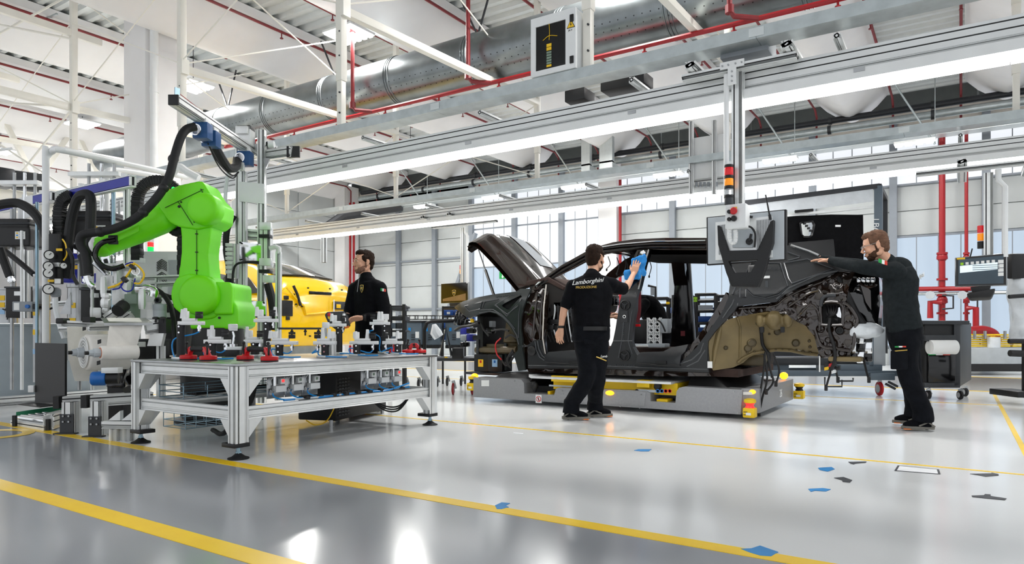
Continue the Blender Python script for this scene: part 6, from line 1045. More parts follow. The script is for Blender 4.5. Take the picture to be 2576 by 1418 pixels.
def person(lab, base, H_, N, sh, el, wr, hd, torso, hips, kn, an, toe, shirt, sleeve, pants, hair, beard, facing, upv, cloth_r=1., hs=1., extras=None, seed=0, fl=1.):
    t = thing('person', lab, 'person', base); facing = V(facing).normalized(); upv = V(upv); upv = (upv - facing * upv.dot(facing)).normalized()
    b = MB('skin'); P, l, Rm = face(b, H_, facing, upv); limb(b, [N, N.lerp(P(0, -.015, -.06), .6), P(0, -.015, -.04)], [.066, .056, .056])
    rings(b, [(c, lt, w * .82, d * .82) for c, lt, w, d in torso])
    for i in range(2):
        limb(b, [sh[i], el[i], wr[i]], [.05, .04, .027]); hand(b, wr[i], *hd[i][:3], **(hd[i][3] if len(hd[i]) > 3 else {})); limb(b, [hips[i], kn[i], an[i]], [.075, .05, .035]); b.ell(an[i] - UP * .03, (.04, .04, .05))
        e = (V(el[i]) - V(wr[i])); b.ell(V(el[i]) - e * .3, (.039,) * 3)
    o = remesh('body', b, .0055, 'skin', t, 3)
    fold = lambda p: fl * (.006 * noise.noise(p * 7 + V((seed, 0, 0))) + .009 * max(0, noise.noise(V((p.x * 9 + p.z * 5, p.y * 9, p.z * 16 + seed)))))
    s = MB(shirt); rings(s, torso)
    for i in range(2):
        e = V(el[i]); S = V(sh[i])
        if sleeve == 'short': q_ = spline([S, e, V(wr[i])], 5); limb(s, [q_[0], q_[1], q_[2], q_[3], q_[4]], [.078, .074, .07, .066, .063])
        else: limb(s, [S, e, e.lerp(V(wr[i]), .9)], [.078, .062, .042])
    limb(s, [N - UP * .05, N - UP * .01, N.lerp(P(0, -.02, -.06), .15)], [.09, .078, .069])
    for i in range(2): limb(s, [N - UP * .03, N.lerp(V(sh[i]), .5) - UP * .008, V(sh[i])], [.06, .064, .072])
    so = remesh('shirt' if sleeve == 'short' else 'jacket', s, .009, shirt, t, 3, .5, fold)
    p = MB(pants); pel = torso[0]; rings(p, [(V(hips[0]).lerp(V(hips[1]), .5) - UP * .02, pel[1], pel[2] * .98, pel[3] * .98), (pel[0] + (torso[1][0] - pel[0]) * .35, pel[1], pel[2] * .97, pel[3] * .97)])
    for i in range(2): a_ = V(an[i]); limb(p, [hips[i], kn[i], a_ + UP * .07], [.112, .092, .08]); p.tube([a_ + UP * .1, a_ + UP * .03, a_ - UP * .03], [.078, .083, .09], 16)
    po = remesh('trousers', p, .01, pants, t, 3, .5, lambda q: fl * (.009 * noise.noise(q * 6) + .014 * max(0, noise.noise(V((q.x * 8, q.y * 8, q.z * 13))))))
    for i in range(2):
        a = V(an[i]); d = V(toe[i]).normalized(); g = V((a.x, a.y, a.z - .1)); lt = d.cross(UP)
        u_ = MB('black_cloth'); u_.ell(g + UP * .05 - d * .03, (.045, .045, .06)); u_.tube([g - d * .06 + UP * .045, g + d * .04 + UP * .05, g + d * .12 + UP * .035, g + d * .17 + UP * .03], [.048, .05, .045, .028], 14); s_ = remesh('shoe', u_, .009, 'black_cloth', t, 3)
        q = MB('shoe_grey').loft([[g + d * x + lt * y + UP * z for x, y in ((-.1, .0), (-.085, .04), (0, .042), (.1, .052), (.17, .035), (.195, 0), (.17, -.035), (.1, -.052), (0, -.042), (-.085, -.04))] for z in (0, .03)]); obj('sole', q, s_, bev=.006); obj('sole_accent', MB('orange').ob(g + d * .14 + UP * .004 , .08, .09, .008, d, lt), s_)
        obj('laces', MB('sticker_yellow').tube([g + d * .02 + UP * .1, g + d * .07 + UP * .09], .005, 6), s_); obj('side_stripe', MB('shoe_grey').tube([g - d * .08 + lt * .05 + UP * .03, g - d * .02 + lt * .053 + UP * .07, g + d * .06 + lt * .055 + UP * .035], .008, 6).tube([g - d * .08 - lt * .05 + UP * .03, g - d * .02 - lt * .053 + UP * .07, g + d * .06 - lt * .055 + UP * .035], .008, 6), s_)
    h = MB(hair); E = lambda p, r: h.ell(p, [x * 1.1 for x in r], Rm, 18, 12)
    E(P(0, -.022, .062), (.078, .092, .075)); E(P(0, -.045, .02), (.076, .066, .085)); E(P(0, .035, .098), (.06, .05, .036)); E(P(0, -.055, -.03), (.06, .045, .05))
    for s in (-1, 1): E(P(s * .064, .01, .043), (.017, .04, .035)); E(P(s * .069, .004, .012), (.009, .014, .026))
    remesh('hair', h, .008, hair, t, 2, .5, lambda q: .006 * noise.noise(q * 45) + .004 * noise.noise(q * 90))
    if beard:
        g = MB('beard'); E = lambda p, r: g.ell(p, [x * 1.1 for x in r], Rm, 16, 10)
        E(P(0, .05, -.08), (.0435, .0435, .034)); E(P(0, .068, -.094), (.0235, .0215, .0205)); E(P(0, .089, -.043), (.027, .011, .004))
        for s in (-1, 1): E(P(s * .047, .016, -.062), (.0215, .042, .03)); E(P(s * .068, .002, -.016), (.01, .014, .042)); E(P(s * .044, .034, -.068), (.018, .032, .028)); E(P(s * .036, .058, -.064), (.0135, .018, .022))
        remesh('beard', g, .006, 'beard', t, 2, .5, lambda q: .003 * noise.noise(q * 60))
        lp = MB('lip'); lp.ell(P(0, .101, -.057), (.018, .006, .007), Rm); obj('lips', lp, t)
    for s in (-1, 1):
        e = obj('eye', MB('eye_white').ell(P(s * .031, .083, .014), (.013, .011, .009), Rm), t); obj('iris', MB('hair').ell(P(s * .031, .0925, .014), (.006, .003, .006), Rm), e); obj('eyebrow', MB('hair').tube([P(s * .014, .096, .034), P(s * .031, .0945, .039), P(s * .048, .084, .034)], [.003, .0042, .002], 6), t)
    return t, P, so, po
def watch(t, a, b, m='black'): a, b = V(a), V(b); ax = (b - a).normalized(); o = obj('watch', MB('black_rubber').lathe(a, ax, [(.034, -.012), (.037, 0), (.034, .012)], 18), t); return o
# ---------------- worker wiping the pillar (seen from behind)
D = 6.95; q = lambda u, v, d=0.: pd(u, v, D + d)
lat = (RT * .94 + FW * .34).normalized()
g1, g2 = gp(1437, 1056), gp(1497, 1049)
wp = SP(1598, 690, -.1)
t, P, so, po = person('worker in black polo shirt wiping the car pillar, seen from behind', gp(1480, 1055), q(1497, 651, .06), q(1488, 694),
    [q(1442, 722, -.02), q(1538, 716, .04)], [q(1420, 775, -.03), q(1573, 724, .2)], [q(1411, 826, -.02), pd(1594, 688, dep(SP(1594, 688)) - .09)],
    [((-.12, -.1, -1), RT * .7 + FW * .7, FW - RT * .5, dict(curl=.35, spread=.12)), (RT * .28 + UP + FW * .05, FW * .9 + RT * .5, RT * -1, dict(curl=.12, spread=.1))],
    [(q(1487, 822), lat, .2, .135), (q(1487, 795), lat, .195, .13), (q(1490, 760), lat, .205, .135), (q(1491, 725), lat, .215, .135), (q(1490, 702), lat, .15, .1)],
    [q(1470, 850, .02), q(1505, 850)], [q(1476, 945, .0), q(1500, 948, .1)], [g1 + UP * .11 + RT * .0, g2 + UP * .11], [RT * .98 - FW * .1, RT * .98 + FW * .1], 'black_cloth', 'short', 'trouser', 'hair', True, RT * .55 + FW * .8 - UP * .05, UP, seed=1)
bk = lambda u, v: q(u, v) - FW * .0
def backpt(u, v, o=.14): return q(u, v) - (FW * CS * 0 + lat.cross(UP) * -1) * 0 - FW * o
text('back_print', 'Lamborghini', .062, backpt(1473, 711, .185), RT * .98 + FW * .2 + UP * .12, UP, 'paper', so, shear=.35, sx=1.05); text('back_print', 'PRODUZIONE', .034, backpt(1470, 725, .18), RT * .98 + FW * .2 + UP * .05, UP, 'gold', so)
watch(t, q(1411, 822, -.02), q(1411, 832, -.02)); obj('cargo_piping', MB('gold').hose([q(1500, 897, -.105), q(1513, 902, -.1), q(1525, 907, -.06)], .006, 5), po); text('trouser_print', 'Lamb', .035, q(1519, 896, -.105), RT + FW * .4, UP, 'paper', po, shear=.3)
obj('pocket_flap', MB('trouser').ob(q(1485, 858, -.135), .13, .012, .045, lat, FW, UP), po, bev=.008); obj('belt', MB('black').lathe(q(1487, 826), UP, [(.17, -.02), (.17, .02)], 24), po)
# blue cloth under the hand
b = MB('blue_cloth'); c = SP(1607, 672, -.045); b.ob(c, .17, .035, .26, (RT * .9 + UP * .25).normalized(), FW, UP); b.ob(SP(1590, 690, -.05), .18, .03, .12, RT, FW, UP); b.ob(SP(1615, 655, -.04), .1, .03, .12, RT, FW, UP)
cl = remesh('cleaning_cloth', b, .011, 'blue_cloth', None, 3, .5, lambda p: .014 * noise.noise(p * 13) + .01 * noise.noise(p * 26)); tag(cl, 'bright blue cleaning cloth pressed against the car pillar', 'cloth')
# ---------------- worker leaning on the tail of the car
D3 = 6.42; q = lambda u, v, d=0.: pd(u, v, D3 + d); fc = (-RT * .92 + FW * .4).normalized(); lt3 = fc.cross(UP).normalized()
g1, g2 = gp(2322, 1083), gp(2300, 1070)
hw = SP(2085, 655, -.06); hw2 = SP(2066, 648, .12)
t, P, so, po = person('bearded worker with glasses leaning over the tail of the dark car', gp(2310, 1080), q(2203, 619, .02), q(2236, 660),
    [q(2258, 683, -.14), q(2258, 680, .2)], [q(2168, 672, .02), q(2168, 668, .36)], [hw, hw2 + FW * .05],
    [(-RT + FW * .35 + UP * .1, -UP - RT * .1, FW * -1 + UP * .0, dict(curl=.16, spread=.07)), (-RT + FW * .35 + UP * .12, -UP, FW * 1., dict(curl=.1, spread=.07))],
    [(q(2276, 828), lt3, .18, .15), (q(2268, 790), lt3, .185, .145), (q(2264, 745), lt3, .2, .145), (q(2266, 705), lt3, .205, .15), (q(2261, 676), lt3, .16, .115)],
    [q(2278, 850, -.09), q(2278, 850, .09)], [q(2285, 940, -.09), q(2292, 940, .14)], [g1 + UP * .115, g2 + UP * .12], [-RT + FW * .1, -RT + FW * .35], 'fleece', 'long', 'trouser', 'hair_light', True, fc - UP * .28, UP, seed=5)
fl_ = q(2232, 645, -.22)
for k, m in enumerate(('flag_green', 'paper', 'flag_red')): obj('sleeve_flag', MB(m).ob(q(2214 + 7 * k, 656 + 2.5 * k, -.235), .026, .012, .035, (RT - UP * .35).normalized(), FW, UP), so)
text('back_print', 'Lamborghini', .06, q(2266, 694) - fc * .17, lt3, UP, 'paper', so, shear=.35)
gl = obj('glasses', MB('steel').tube([P(.034, .108, .016), P(.075, .09, .018), P(.08, 0, .02), P(.08, -.02, .01)], .0025, 5).tube([P(-.034, .108, .016), P(-.075, .09, .018), P(-.08, 0, .02), P(-.08, -.02, .01)], .0025, 5).tube([P(.034, .108, .02), P(0, .112, .022), P(-.034, .108, .02)], .0025, 5), t)
for s in (-1, 1): obj('lens', MB('clear_plastic').lathe(P(s * .034, .104, .012), P(0, 1, 0) - P(0, 0, 0), [(.02, 0), (.02, .002)], 16), gl)
obj('cargo_piping', MB('gold').hose([q(2240, 885, -.185), q(2258, 882, -.21), q(2282, 880, -.2)], .005, 5), po); obj('pocket', MB('trouser').ob(q(2262, 905, -.195), .15, .03, .17, RT, FW, UP), po, bev=.01)
for k, m in enumerate(('flag_green', 'paper', 'flag_red')): obj('pocket_flag', MB(m).ob(q(2256 + 9 * k, 872 - k * .3, -.2), .033, .01, .012, RT, FW, UP), po)
# ---------------- worker behind the fixture table
D1 = 7.7; q = lambda u, v, d=0.: pd(u, v, D1 + d); fc = (-RT * .82 - FW * .55).normalized(); lt1 = (RT * .55 - FW * .83).normalized()
tf = (-RT * .7 - FW * .7).normalized(); lt1 = tf.cross(UP).normalized()
gz = lambda u, d=0.: V((pd(u, HY, D1 + d).x, pd(u, HY, D1 + d).y, 0))
t, P, so, po = person('worker in black jacket with shield badge standing behind the work table', gz(925), q(915, 661), q(922, 698),
    [q(893, 726, .1), q(956, 726, -.12)], [q(876, 790, .02), q(965, 790, -.16)], [q(868, 806, -.26), q(911, 799, -.3)],
    [(-RT * .5 - FW * .8, -UP, RT, dict(curl=.5, spread=.08)), (-RT * .95 - UP * .12 - FW * .2, -UP * .8 - FW * .5, -FW + UP * .6, dict(curl=.42, spread=.12))],
    [(q(928, 850), lt1, .18, .13), (q(928, 815), lt1, .17, .125), (q(927, 770), lt1, .19, .13), (q(926, 735), lt1, .2, .125), (q(924, 710), lt1, .14, .095)],
    [q(915, 870, -.05), q(942, 870, .05)], [V((gz(915, -.05).x, gz(915, -.05).y, .5)), V((gz(942, .05).x, gz(942, .05).y, .5))], [gz(915, -.02) + UP * .11, gz(945, .05) + UP * .11], [tf, tf], 'black_cloth', 'long', 'trouser', 'hair', True, fc, UP, seed=9, fl=.8)
[setattr(c, 'data', c.data) or c.data.materials.__setitem__(0, M('stubble')) for c in t.children if c.name.startswith('beard')]
watch(t, q(911, 799, -.3) + RT * .035, q(911, 799, -.3) + RT * .06)
nb = q(925, 722) + tf * .132 + lt1 * -.0
shield(q(926, 728) + tf * .146 - lt1 * .1, -lt1, UP, .085, so)
for k, m in enumerate(('flag_green', 'paper', 'flag_red')): obj('sleeve_flag', MB(m).ob(q(960 + 4 * k, 728 + k, -.215), .02, .012, .03, RT, FW, UP), so)
obj('collar', MB('black_cloth').lathe(q(922, 702), V((0, 0, 1)) + tf * .15, [(.085, -.03), (.08, .0), (.076, .025), (.07, .025), (.074, .0)], 20), so); obj('zip', MB('steel').tube([q(922, 704) + tf * .1, q(924, 735) + tf * .13], .003, 5), so)
# teach pendant in his hands
c = q(845, 806, -.4); pn = thing('teach_pendant', 'dark grey teach pendant with red button held by the worker at the table', 'pendant', c - UP * .12); obj('shell', MB('dark_steel').prism([q(u, v, -.4) for u, v in ((816, 792), (822, 784), (863, 782), (874, 796), (880, 820), (850, 834), (826, 815))], FW * .05), pn, bev=.012); obj('emergency_button', MB('red_bright').lathe(q(829, 791, -.42), -FW, [(.02, 0), (.02, .02), (.014, .026)], 16), pn); obj('button_ring', MB('sticker_yellow').lathe(q(832, 797, -.41), -FW, [(.03, 0), (.03, .008)], 16), pn); obj('grip_edge', MB('orange').bar(q(862, 826, -.42), q(878, 821, -.42), .02), pn)
# ---------------- worker bending into the far side of the car
D4 = 9.75; q = lambda u, v, d=0.: pd(u, v, D4 + d); fc = (-RT * .75 - FW * .25 - UP * .55).normalized(); lt4 = (FW * .9 - RT * .3).normalized()
gz = lambda u, d=0.: V((pd(u, HY, D4 + d).x, pd(u, HY, D4 + d).y, 0))
person('worker in black bending into the far side of the car behind the pillar', gz(1668, .2), q(1597, 775, -.25), q(1612, 760, -.12), [q(1622, 765, -.22), q(1618, 758, .12)], [q(1592, 800, -.5), q(1585, 798, -.1)], [q(1548, 797, -.6), q(1545, 790, -.2)],
    [(-RT + UP * .05, -UP, FW, dict(curl=.5)), (-RT, -UP, -FW, dict(curl=.5))], [(q(1668, 850, .25), lt4, .17, .14), (q(1656, 815, .2), lt4, .18, .14), (q(1642, 785, .12), lt4, .2, .15), (q(1624, 762, 0), lt4, .19, .13), (q(1614, 758, -.06), lt4, .13, .1)],
    [q(1672, 865, .15), q(1672, 865, .35)], [V((gz(1672, .2).x, gz(1672, .2).y, .5)), V((gz(1676, .4).x, gz(1676, .4).y, .5))], [gz(1672, .25) + UP * .11, gz(1690, .45) + UP * .11], [-RT, -RT], 'black_cloth', 'short', 'trouser', 'hair', False, fc, UP * .8 - RT * .5, seed=3)
# ================================================================ yellow car behind the table
yc = thing('yellow_car', 'bright yellow car body seen from the rear behind the robot', 'car', (-10.9, 8.3, .3))
yz = .38
def ysec(x, zt, zb, w, wt):
    c = 8.3; pts = [(-w, zb), (-w * 1.02, (zb + 1.35) / 2), (-w, 1.35), (-w * .93, 1.5), (-wt, zt - .06), (-wt * .8, zt), (0, zt + .03), (wt * .8, zt), (wt, zt - .06), (w * .93, 1.5), (w, 1.35), (w * 1.02, (zb + 1.35) / 2), (w, zb)]
    return [V((x, c + a, b)) for a, b in pts]
b = MB('yellow_paint'); b.loft([ysec(-9.45, 1.5, .75, .8, .72), ysec(-9.5, 1.62, .68, .92, .8), ysec(-9.62, 1.79, .65, .97, .8), ysec(-9.9, 1.86, .65, 1.0, .78), ysec(-10.5, 2.1, .65, 1.0, .68), ysec(-11.2, 2.24, .65, 1.0, .64), ysec(-12.2, 2.25, .65, 1.0, .62), ysec(-13.2, 1.75, .65, 1.0, .7), ysec(-14.2, 1.4, .65, .95, .8)]); obj('body', b, yc, 50)
Yg = lambda pts, m, nm, par=None: obj(nm, MB(m).prism([V(p) for p in pts], (.012, -.004, .014)), par or yc, 0)
obj('rear_window', MB('glass_car').loft([[V((x + .02, 8.3 + w * k / 4, z + .012 + .03 * (1 - (k / 4) ** 2))) for k in range(-4, 5)] for x, w, z in ((-9.93, .64, 1.872), (-10.5, .56, 2.1), (-11.15, .52, 2.232))], False, False), yc)
obj('side_window', MB('glass_car').prism([(-10.2, 7.38, 1.52), (-10.6, 7.5, 1.85), (-11.4, 7.55, 1.98), (-12.6, 7.52, 1.95), (-13, 7.36, 1.52)], (0, -.02, 0)), yc)
obj('antenna_fin', MB('yellow_paint').prism([(-11.45, 8.28, 2.25), (-11.2, 8.28, 2.25), (-11.42, 8.28, 2.37)], (0, .04, 0)), yc, bev=.008)
obj('black_pillar', MB('black_gloss').prism([(-9.85, 7.33, 1.56), (-10.3, 7.4, 1.56), (-10.6, 7.5, 1.84), (-10.45, 7.55, 1.86)], (0, -.02, 0)), yc)
def yr(u, v, w, h, m, nm, th=.02, o=0.): p = px(u, v, -9.43 + o); obj(nm, MB(m).ob(p, th, w, h), yc, bev=.004)
yr(854, 768, .28, .14, 'dark_steel', 'latch_recess', .03); yr(850, 770, .1, .07, 'yellow_paint', 'latch_frame', .05); yr(806, 737, .5, .05, 'black_gloss', 'tail_slit', .02, -.03); yr(722, 775, .2, .26, 'black', 'tail_lamp_hole', .05, -.02); yr(720, 748, .07, .06, 'black', 'round_hole', .05, -.02); yr(723, 800, .07, .06, 'black', 'round_hole', .05, -.02); obj('window_seal', MB('black').tube([(-9.9, 8.3 + .16 * k, 1.885 + .03 * (1 - (k / 4) ** 2)) for k in range(-4, 5)], .014, 6), yc)
for u, v in ((775, 724), (830, 726), (860, 729), (745, 765), (760, 770), (825, 850), (780, 845), (740, 740)): yr(u, v, .025, .025, 'black', 'body_hole', .03)
obj('tail_crease', MB('yellow_paint').tube([px(u, v, -9.42) for u, v in ((690, 742), (720, 722), (740, 745), (765, 770), (770, 790), (830, 785), (880, 786))], .02, 8), yc); obj('tail_strap', MB('paper').ob(px(840, 775, -9.38), .01, .02, .3), yc); obj('black_strut', MB('black').tube([px(738, 718, -9.42), px(748, 740, -9.4), px(756, 768, -9.4)], .025, 8), yc)
obj('sledge', MB('agv_grey').box((-14, 7.5, .05), (-9.8, 9.1, .4)), yc, bev=.03)
for k in range(3): obj('sledge_post', MB('galv').box((-10.2 - k * 1.5, 7.8, .4), (-10.1 - k * 1.5, 8.8, .68)), yc)
# lamp column hanging left of the worker
obj('hanging_tube', MB('alu').prof(pd(815, 660, 12), pd(815, 598, 12), .09, .09, up=FW), label='short vertical aluminium profile hanging from the far light line', cat='profile')
# ================================================================ racks and trolleys between worker and car
def bx(nm, u0, v0, u1, v1, d, th, m, par, bev=.006): a, c = pd(u0, v1, d), pd(u1, v0, d); e = (a + c) / 2 + FW * th / 2; return obj(nm, MB(m).ob(e, (c - a).dot(RT), th, c.z - a.z, RT, FW, UP), par, bev=bev)
def tb(nm, pts, r, m, par): return obj(nm, MB(m).tube([pd(*p) for p in pts], r, 8), par)
def foot(u, d): p = pd(u, HY, d); p.z = 0; return p
def wheel(p, r, par, m='red_paint', ax=None): w = obj('wheel', MB(m).lathe(p + UP * r - (ax or RT) * .02, ax or RT, [(r * .7, 0), (r, .008), (r, .032), (r * .7, .04)], 20), par); obj('wheel_hub', MB('steel').lathe(p + UP * r - (ax or RT) * .024, ax or RT, [(r * .6, 0), (r * .55, .048), (r * .2, .05)], 14), w); obj('wheel_fork', MB('steel').bar(p + UP * r + RT * .03, p + UP * (2.4 * r), .02, .05), w)
t = thing('shelf_rack', 'black tubular shelf rack right behind the worker at the table', 'rack', foot(995, 9.6)); d = 9.6
for u in (980, 1016): tb('post', [(u, 1000, d), (u, 765, d)], .025, 'black', t); tb('post', [(u + 3, 1000, d + .5), (u + 3, 768, d + .5)], .025, 'black', t)
for v in (768, 795, 800, 830, 862): bx('shelf', 978, v, 1018, v + 5, d, .5, 'black', t)
bx('tray', 984, 770, 1014, 780, d, .5, 'dark_steel', t)
for k, (u, v) in enumerate(((988, 826), (1004, 826), (988, 860), (1004, 860))): bx('parts_box', u - 7, v - 14, u + 7, v, d + .05, .3, ('grey_cart', 'dark_steel')[k % 2], t)
for i, (u0, u1, lab) in enumerate(((1017, 1058, 'grey plastic bin trolley left of the console with emblem'), (1060, 1105, 'grey plastic bin trolley with clear bag beside it'), (1120, 1165, 'grey bin trolley half hidden behind the car nose'))):
    d = 11.0 + .2 * i; t = thing('bin_trolley', lab, 'trolley', foot((u0 + u1) / 2, d))
    bx('bin', u0, 808, u1, 868, d, .5, 'grey_cart', t, .02); bx('bin_rim', u0 - 1, 806, u1 + 1, 811, d - .02, .54, 'dark_steel', t); bx('document', u0 + 28, 834, u0 + 37, 850, d - .01, .01, 'paper', t, 0); bx('blue_mark', u0 + 10, 824, u0 + 16, 833, d - .01, .01, 'blue_tube', t, 0); bx('base', u0, 868, u1, 876, d, .5, 'black', t)
    for k in range(3): obj('print_line', MB('dark_steel').ob(pd(u0 + 22, 842 + 6 * k, d - .012), .06, .006, .015, RT, FW, UP), t)
    for u in (u0 + 5, u1 - 5): wheel(foot(u, d + .1), .07, t, 'black')
    for k in range(2): wb = MB('black'); e = pd(u0 + 10 + 20 * k, 803, d + .1); [wb.tube([e + V((-.12, -.1, z)), e + V((.12, -.1, z)), e + V((.12, .1, z)), e + V((-.12, .1, z)), e + V((-.12, -.1, z))], .006, 5) for z in (0, .06)]; [wb.bar(e + V((x, y, 0)), e + V((x, y, .06)), .008) for x in (-.12, .12) for y in (-.1, .1)]; obj('wire_basket', wb, t)
tb('bag', [(1092, 815, 10.7), (1096, 835, 10.7), (1104, 848, 10.7)], [.03, .09, .08], 'film_wrap', thing('clear_bag', 'crumpled clear plastic bag hanging on the grey bins', 'bag', pd(1098, 850, 10.7)))
t = thing('push_trolley', 'black push trolley with bent handle left of the car nose', 'trolley', foot(1110, 9.9)); d = 9.9
tb('handle', [(1068, 905, d), (1068, 830, d), (1074, 812, d), (1085, 808, d), (1180, 806, d + .3)], .025, 'black', t); bx('deck', 1060, 900, 1200, 908, d, .7, 'dark_steel', t); tb('brace', [(1108, 895, d - .1), (1122, 822, d - .1), (1136, 895, d - .1)], .02, 'dark_steel', t); bx('black_box', 1137, 875, 1165, 903, d, .3, 'black', t); bx('yellow_mark', 1118, 897, 1126, 900, d - .02, .02, 'sticker_yellow', t)
for u in (1075, 1140, 1188): wheel(foot(u, d), .085, t, 'red_paint')
t = thing('crate_rack', 'wire rack of blue crates left of the open bonnet', 'rack', foot(1150, 12))
for k, (u, v) in enumerate(((1128, 795), (1155, 795), (1128, 825), (1155, 825), (1182, 810), (1128, 855))): cr = bx('crate', u - 12, v - 16, u + 12, v, 12, .4, 'blue_crate', t, .01); bx('crate_label', u - 4, v - 11, u + 4, v - 5, 11.98, .02, 'paper', cr, 0)
for u in (1114, 1170): tb('post', [(u, 980, 11.9), (u, 770, 11.9)], .018, 'black', t)
for v in (772, 797, 827, 858): tb('rung', [(1112, v, 11.9), (1200, v - 2, 11.9)], .012, 'black', t)
# emergency exit sign seen behind the bonnet
e = py(1265, 692, 20.92); t = thing('exit_sign', 'green emergency exit sign on the far window behind the bonnet', 'sign', e); obj('plate', MB('flag_green').ob(e, .3, .03, .26), t); obj('arrow', MB('paper').ob(e - YD * .02, .04, .01, .12).prism([e + V((-.06, -.02, -.05)), e + V((.06, -.02, -.05)), e + V((0, -.02, -.11))], YD * .004), t)
# ---- racks seen through the car
for i, (u0, u1, vt, lab) in enumerate(((1694, 1740, 742, 'black tubular rack seen through the cabin beside the far pillar'), (1752, 1800, 738, 'black tubular rack with green note seen through the rear door opening'), (1802, 1835, 742, 'black tubular rack end seen in front of the rear pillar'), (1640, 1680, 748, 'black rack with yellow tag behind the bending worker'))):
    d = 11.6 + .3 * (i % 2); t = thing('tube_rack', lab, 'rack', foot((u0 + u1) / 2, d))
    for u in (u0, u1): tb('post', [(u, 970, d), (u, vt, d)], .03, 'black', t); tb('post', [(u + 5, 970, d + .5), (u + 5, vt + 2, d + .5)], .03, 'black', t)
    for v in (vt + 3, vt + 20, vt + 45, vt + 75, vt + 100, vt + 120): tb('rail', [(u0, v, d), (u1, v - 1, d)], .028, 'black', t)
    for k in range(3):
        v = vt + 44 + 28 * k; cr = bx('crate', u0 + 6, v - 15, u1 - 6, v, d + .05, .4, ('blue_crate', 'box_grey', 'blue_crate')[(k + i) % 3], t, .01)
    if i == 1: nb_ = bx('green_note', u0 - 12, 747, u0 + 2, 759, d - .05, .01, 'sticker_green', t, 0); text('note_text', 'dd 1', .05, pd(u0 - 5, 753, d - .06), RT, UP, 'black', nb_)
    if i == 3: bx('yellow_tag', 1676, 759, 1685, 765, d - .05, .02, 'sticker_yellow', t)
e = [pd(1630, 718, 11.5), pd(1649, 722, 11.5), pd(1649, 745, 11.5)]; t = thing('tablet_arm', 'bent black arm holding a small grey plate behind the bending worker', 'arm', V((e[-1].x, e[-1].y, 0))); obj('arm', MB('black').tube(e + [V((e[-1].x, e[-1].y, 0))], .02, 8), t); obj('plate', MB('grey_plastic').ob(pd(1642, 732, 11.5), .07, .02, .14, RT, FW, UP), t)
# ================================================================ grey cart and headliner rack behind the car
t = thing('platform_cart', 'blue-grey steel platform cart with red wheels behind the tail of the car', 'cart', foot(2040, 10)); d = 9.7
bx('deck_beam', 1800, 932, 2262, 946, d, .06, 'grey_cart', t); bx('deck_beam', 1800, 925, 2200, 936, d + 1.2, .06, 'grey_cart', t); bx('cross_member', 1880, 915, 1985, 935, d + .3, .3, 'grey_cart', t); bx('cross_member', 2115, 917, 2220, 938, d + .05, .8, 'grey_cart', t); bx('deck', 1860, 900, 2210, 918, d + .25, .9, 'dark_steel', t); bx('side_box', 2196, 822, 2228, 920, d + .1, .5, 'box_grey', t); bx('box_post', 2186, 820, 2198, 922, d + .05, .1, 'grey_cart', t); bx('tail_beam', 2190, 938, 2252, 956, d - .05, .1, 'grey_cart', t)
for pts in ([(1940, 945, d), (1940, 952, d), (1978, 952, d), (1978, 945, d)], [(2075, 948, d), (2075, 972, d), (2118, 972, d), (2118, 955, d)], [(2108, 950, d), (2108, 958, d), (2146, 958, d), (2146, 950, d)]): tb('step', pts, .012, 'dark_steel', t)
for u, r in ((2212, .1), (1830, .085), (1880, .08)): wheel(foot(u, d + .05), r, t, 'red_bright')
obj('wheel_bracket', MB('dark_steel').bar(pd(2228, 965, d), pd(2252, 978, d), .03).bar(pd(2235, 960, d), pd(2258, 972, d), .03), t)
t = thing('headliner_rack', 'tall dark steel rack with black headliners behind the car tail', 'rack', foot(2100, 11)); d = 10.4
a, c = pd(1862, 512, d), pd(2210, 468, d); obj('top_beam', MB('dark_steel').bar(a, c, .08, .07), t); e = pd(2226, 500, d + .9); obj('top_side', MB('dark_steel').bar(c, e, .08, .07), t)
obj('post', MB('grey_cart').bar(V((c.x, c.y, .55)), c, .11), t); obj('post', MB('dark_steel').bar(V((e.x, e.y, .55)), e, .08), t); obj('post', MB('dark_steel').bar(V((a.x, a.y, .55)), a, .08), t); obj('rack_base', MB('dark_steel').bar(V((a.x, a.y, .58)), V((c.x, c.y, .58)), .08), t)
f0 = [pd(1872, 516, d - .02), pd(2196, 474, d - .02), pd(2196, 506, d - .02), pd(1872, 548, d - .02)]; obj('film_cover', MB('film_wrap').prism(f0, FW * .02), t)
text('rack_text', 'LB6', .13, pd(2203, 566, d - .07), -UP, RT, 'paper', t); obj('shelf_rod', MB('alu_white').bar(pd(1880, 552, d), pd(2196, 520, d), .04), t); obj('spring', MB('black').tube([pd(2000, 532, d - .1), pd(2045, 528, d - .1)], .022, 8), t)
hp_ = [(1972, 545), (2090, 538), (2168, 540), (2170, 640), (2166, 760), (1990, 760), (1975, 660)]; hole = [(2012, 560), (2044, 556), (2048, 565), (2042, 592), (2036, 596), (2022, 596), (2016, 590)]
cvt = lambda lp: [((pd(u, v, d + .05) - pd(2000, HY, d)).dot(RT), pd(u, v, d + .05).z) for u, v in lp]; o0 = pd(2000, HY, d + .05)
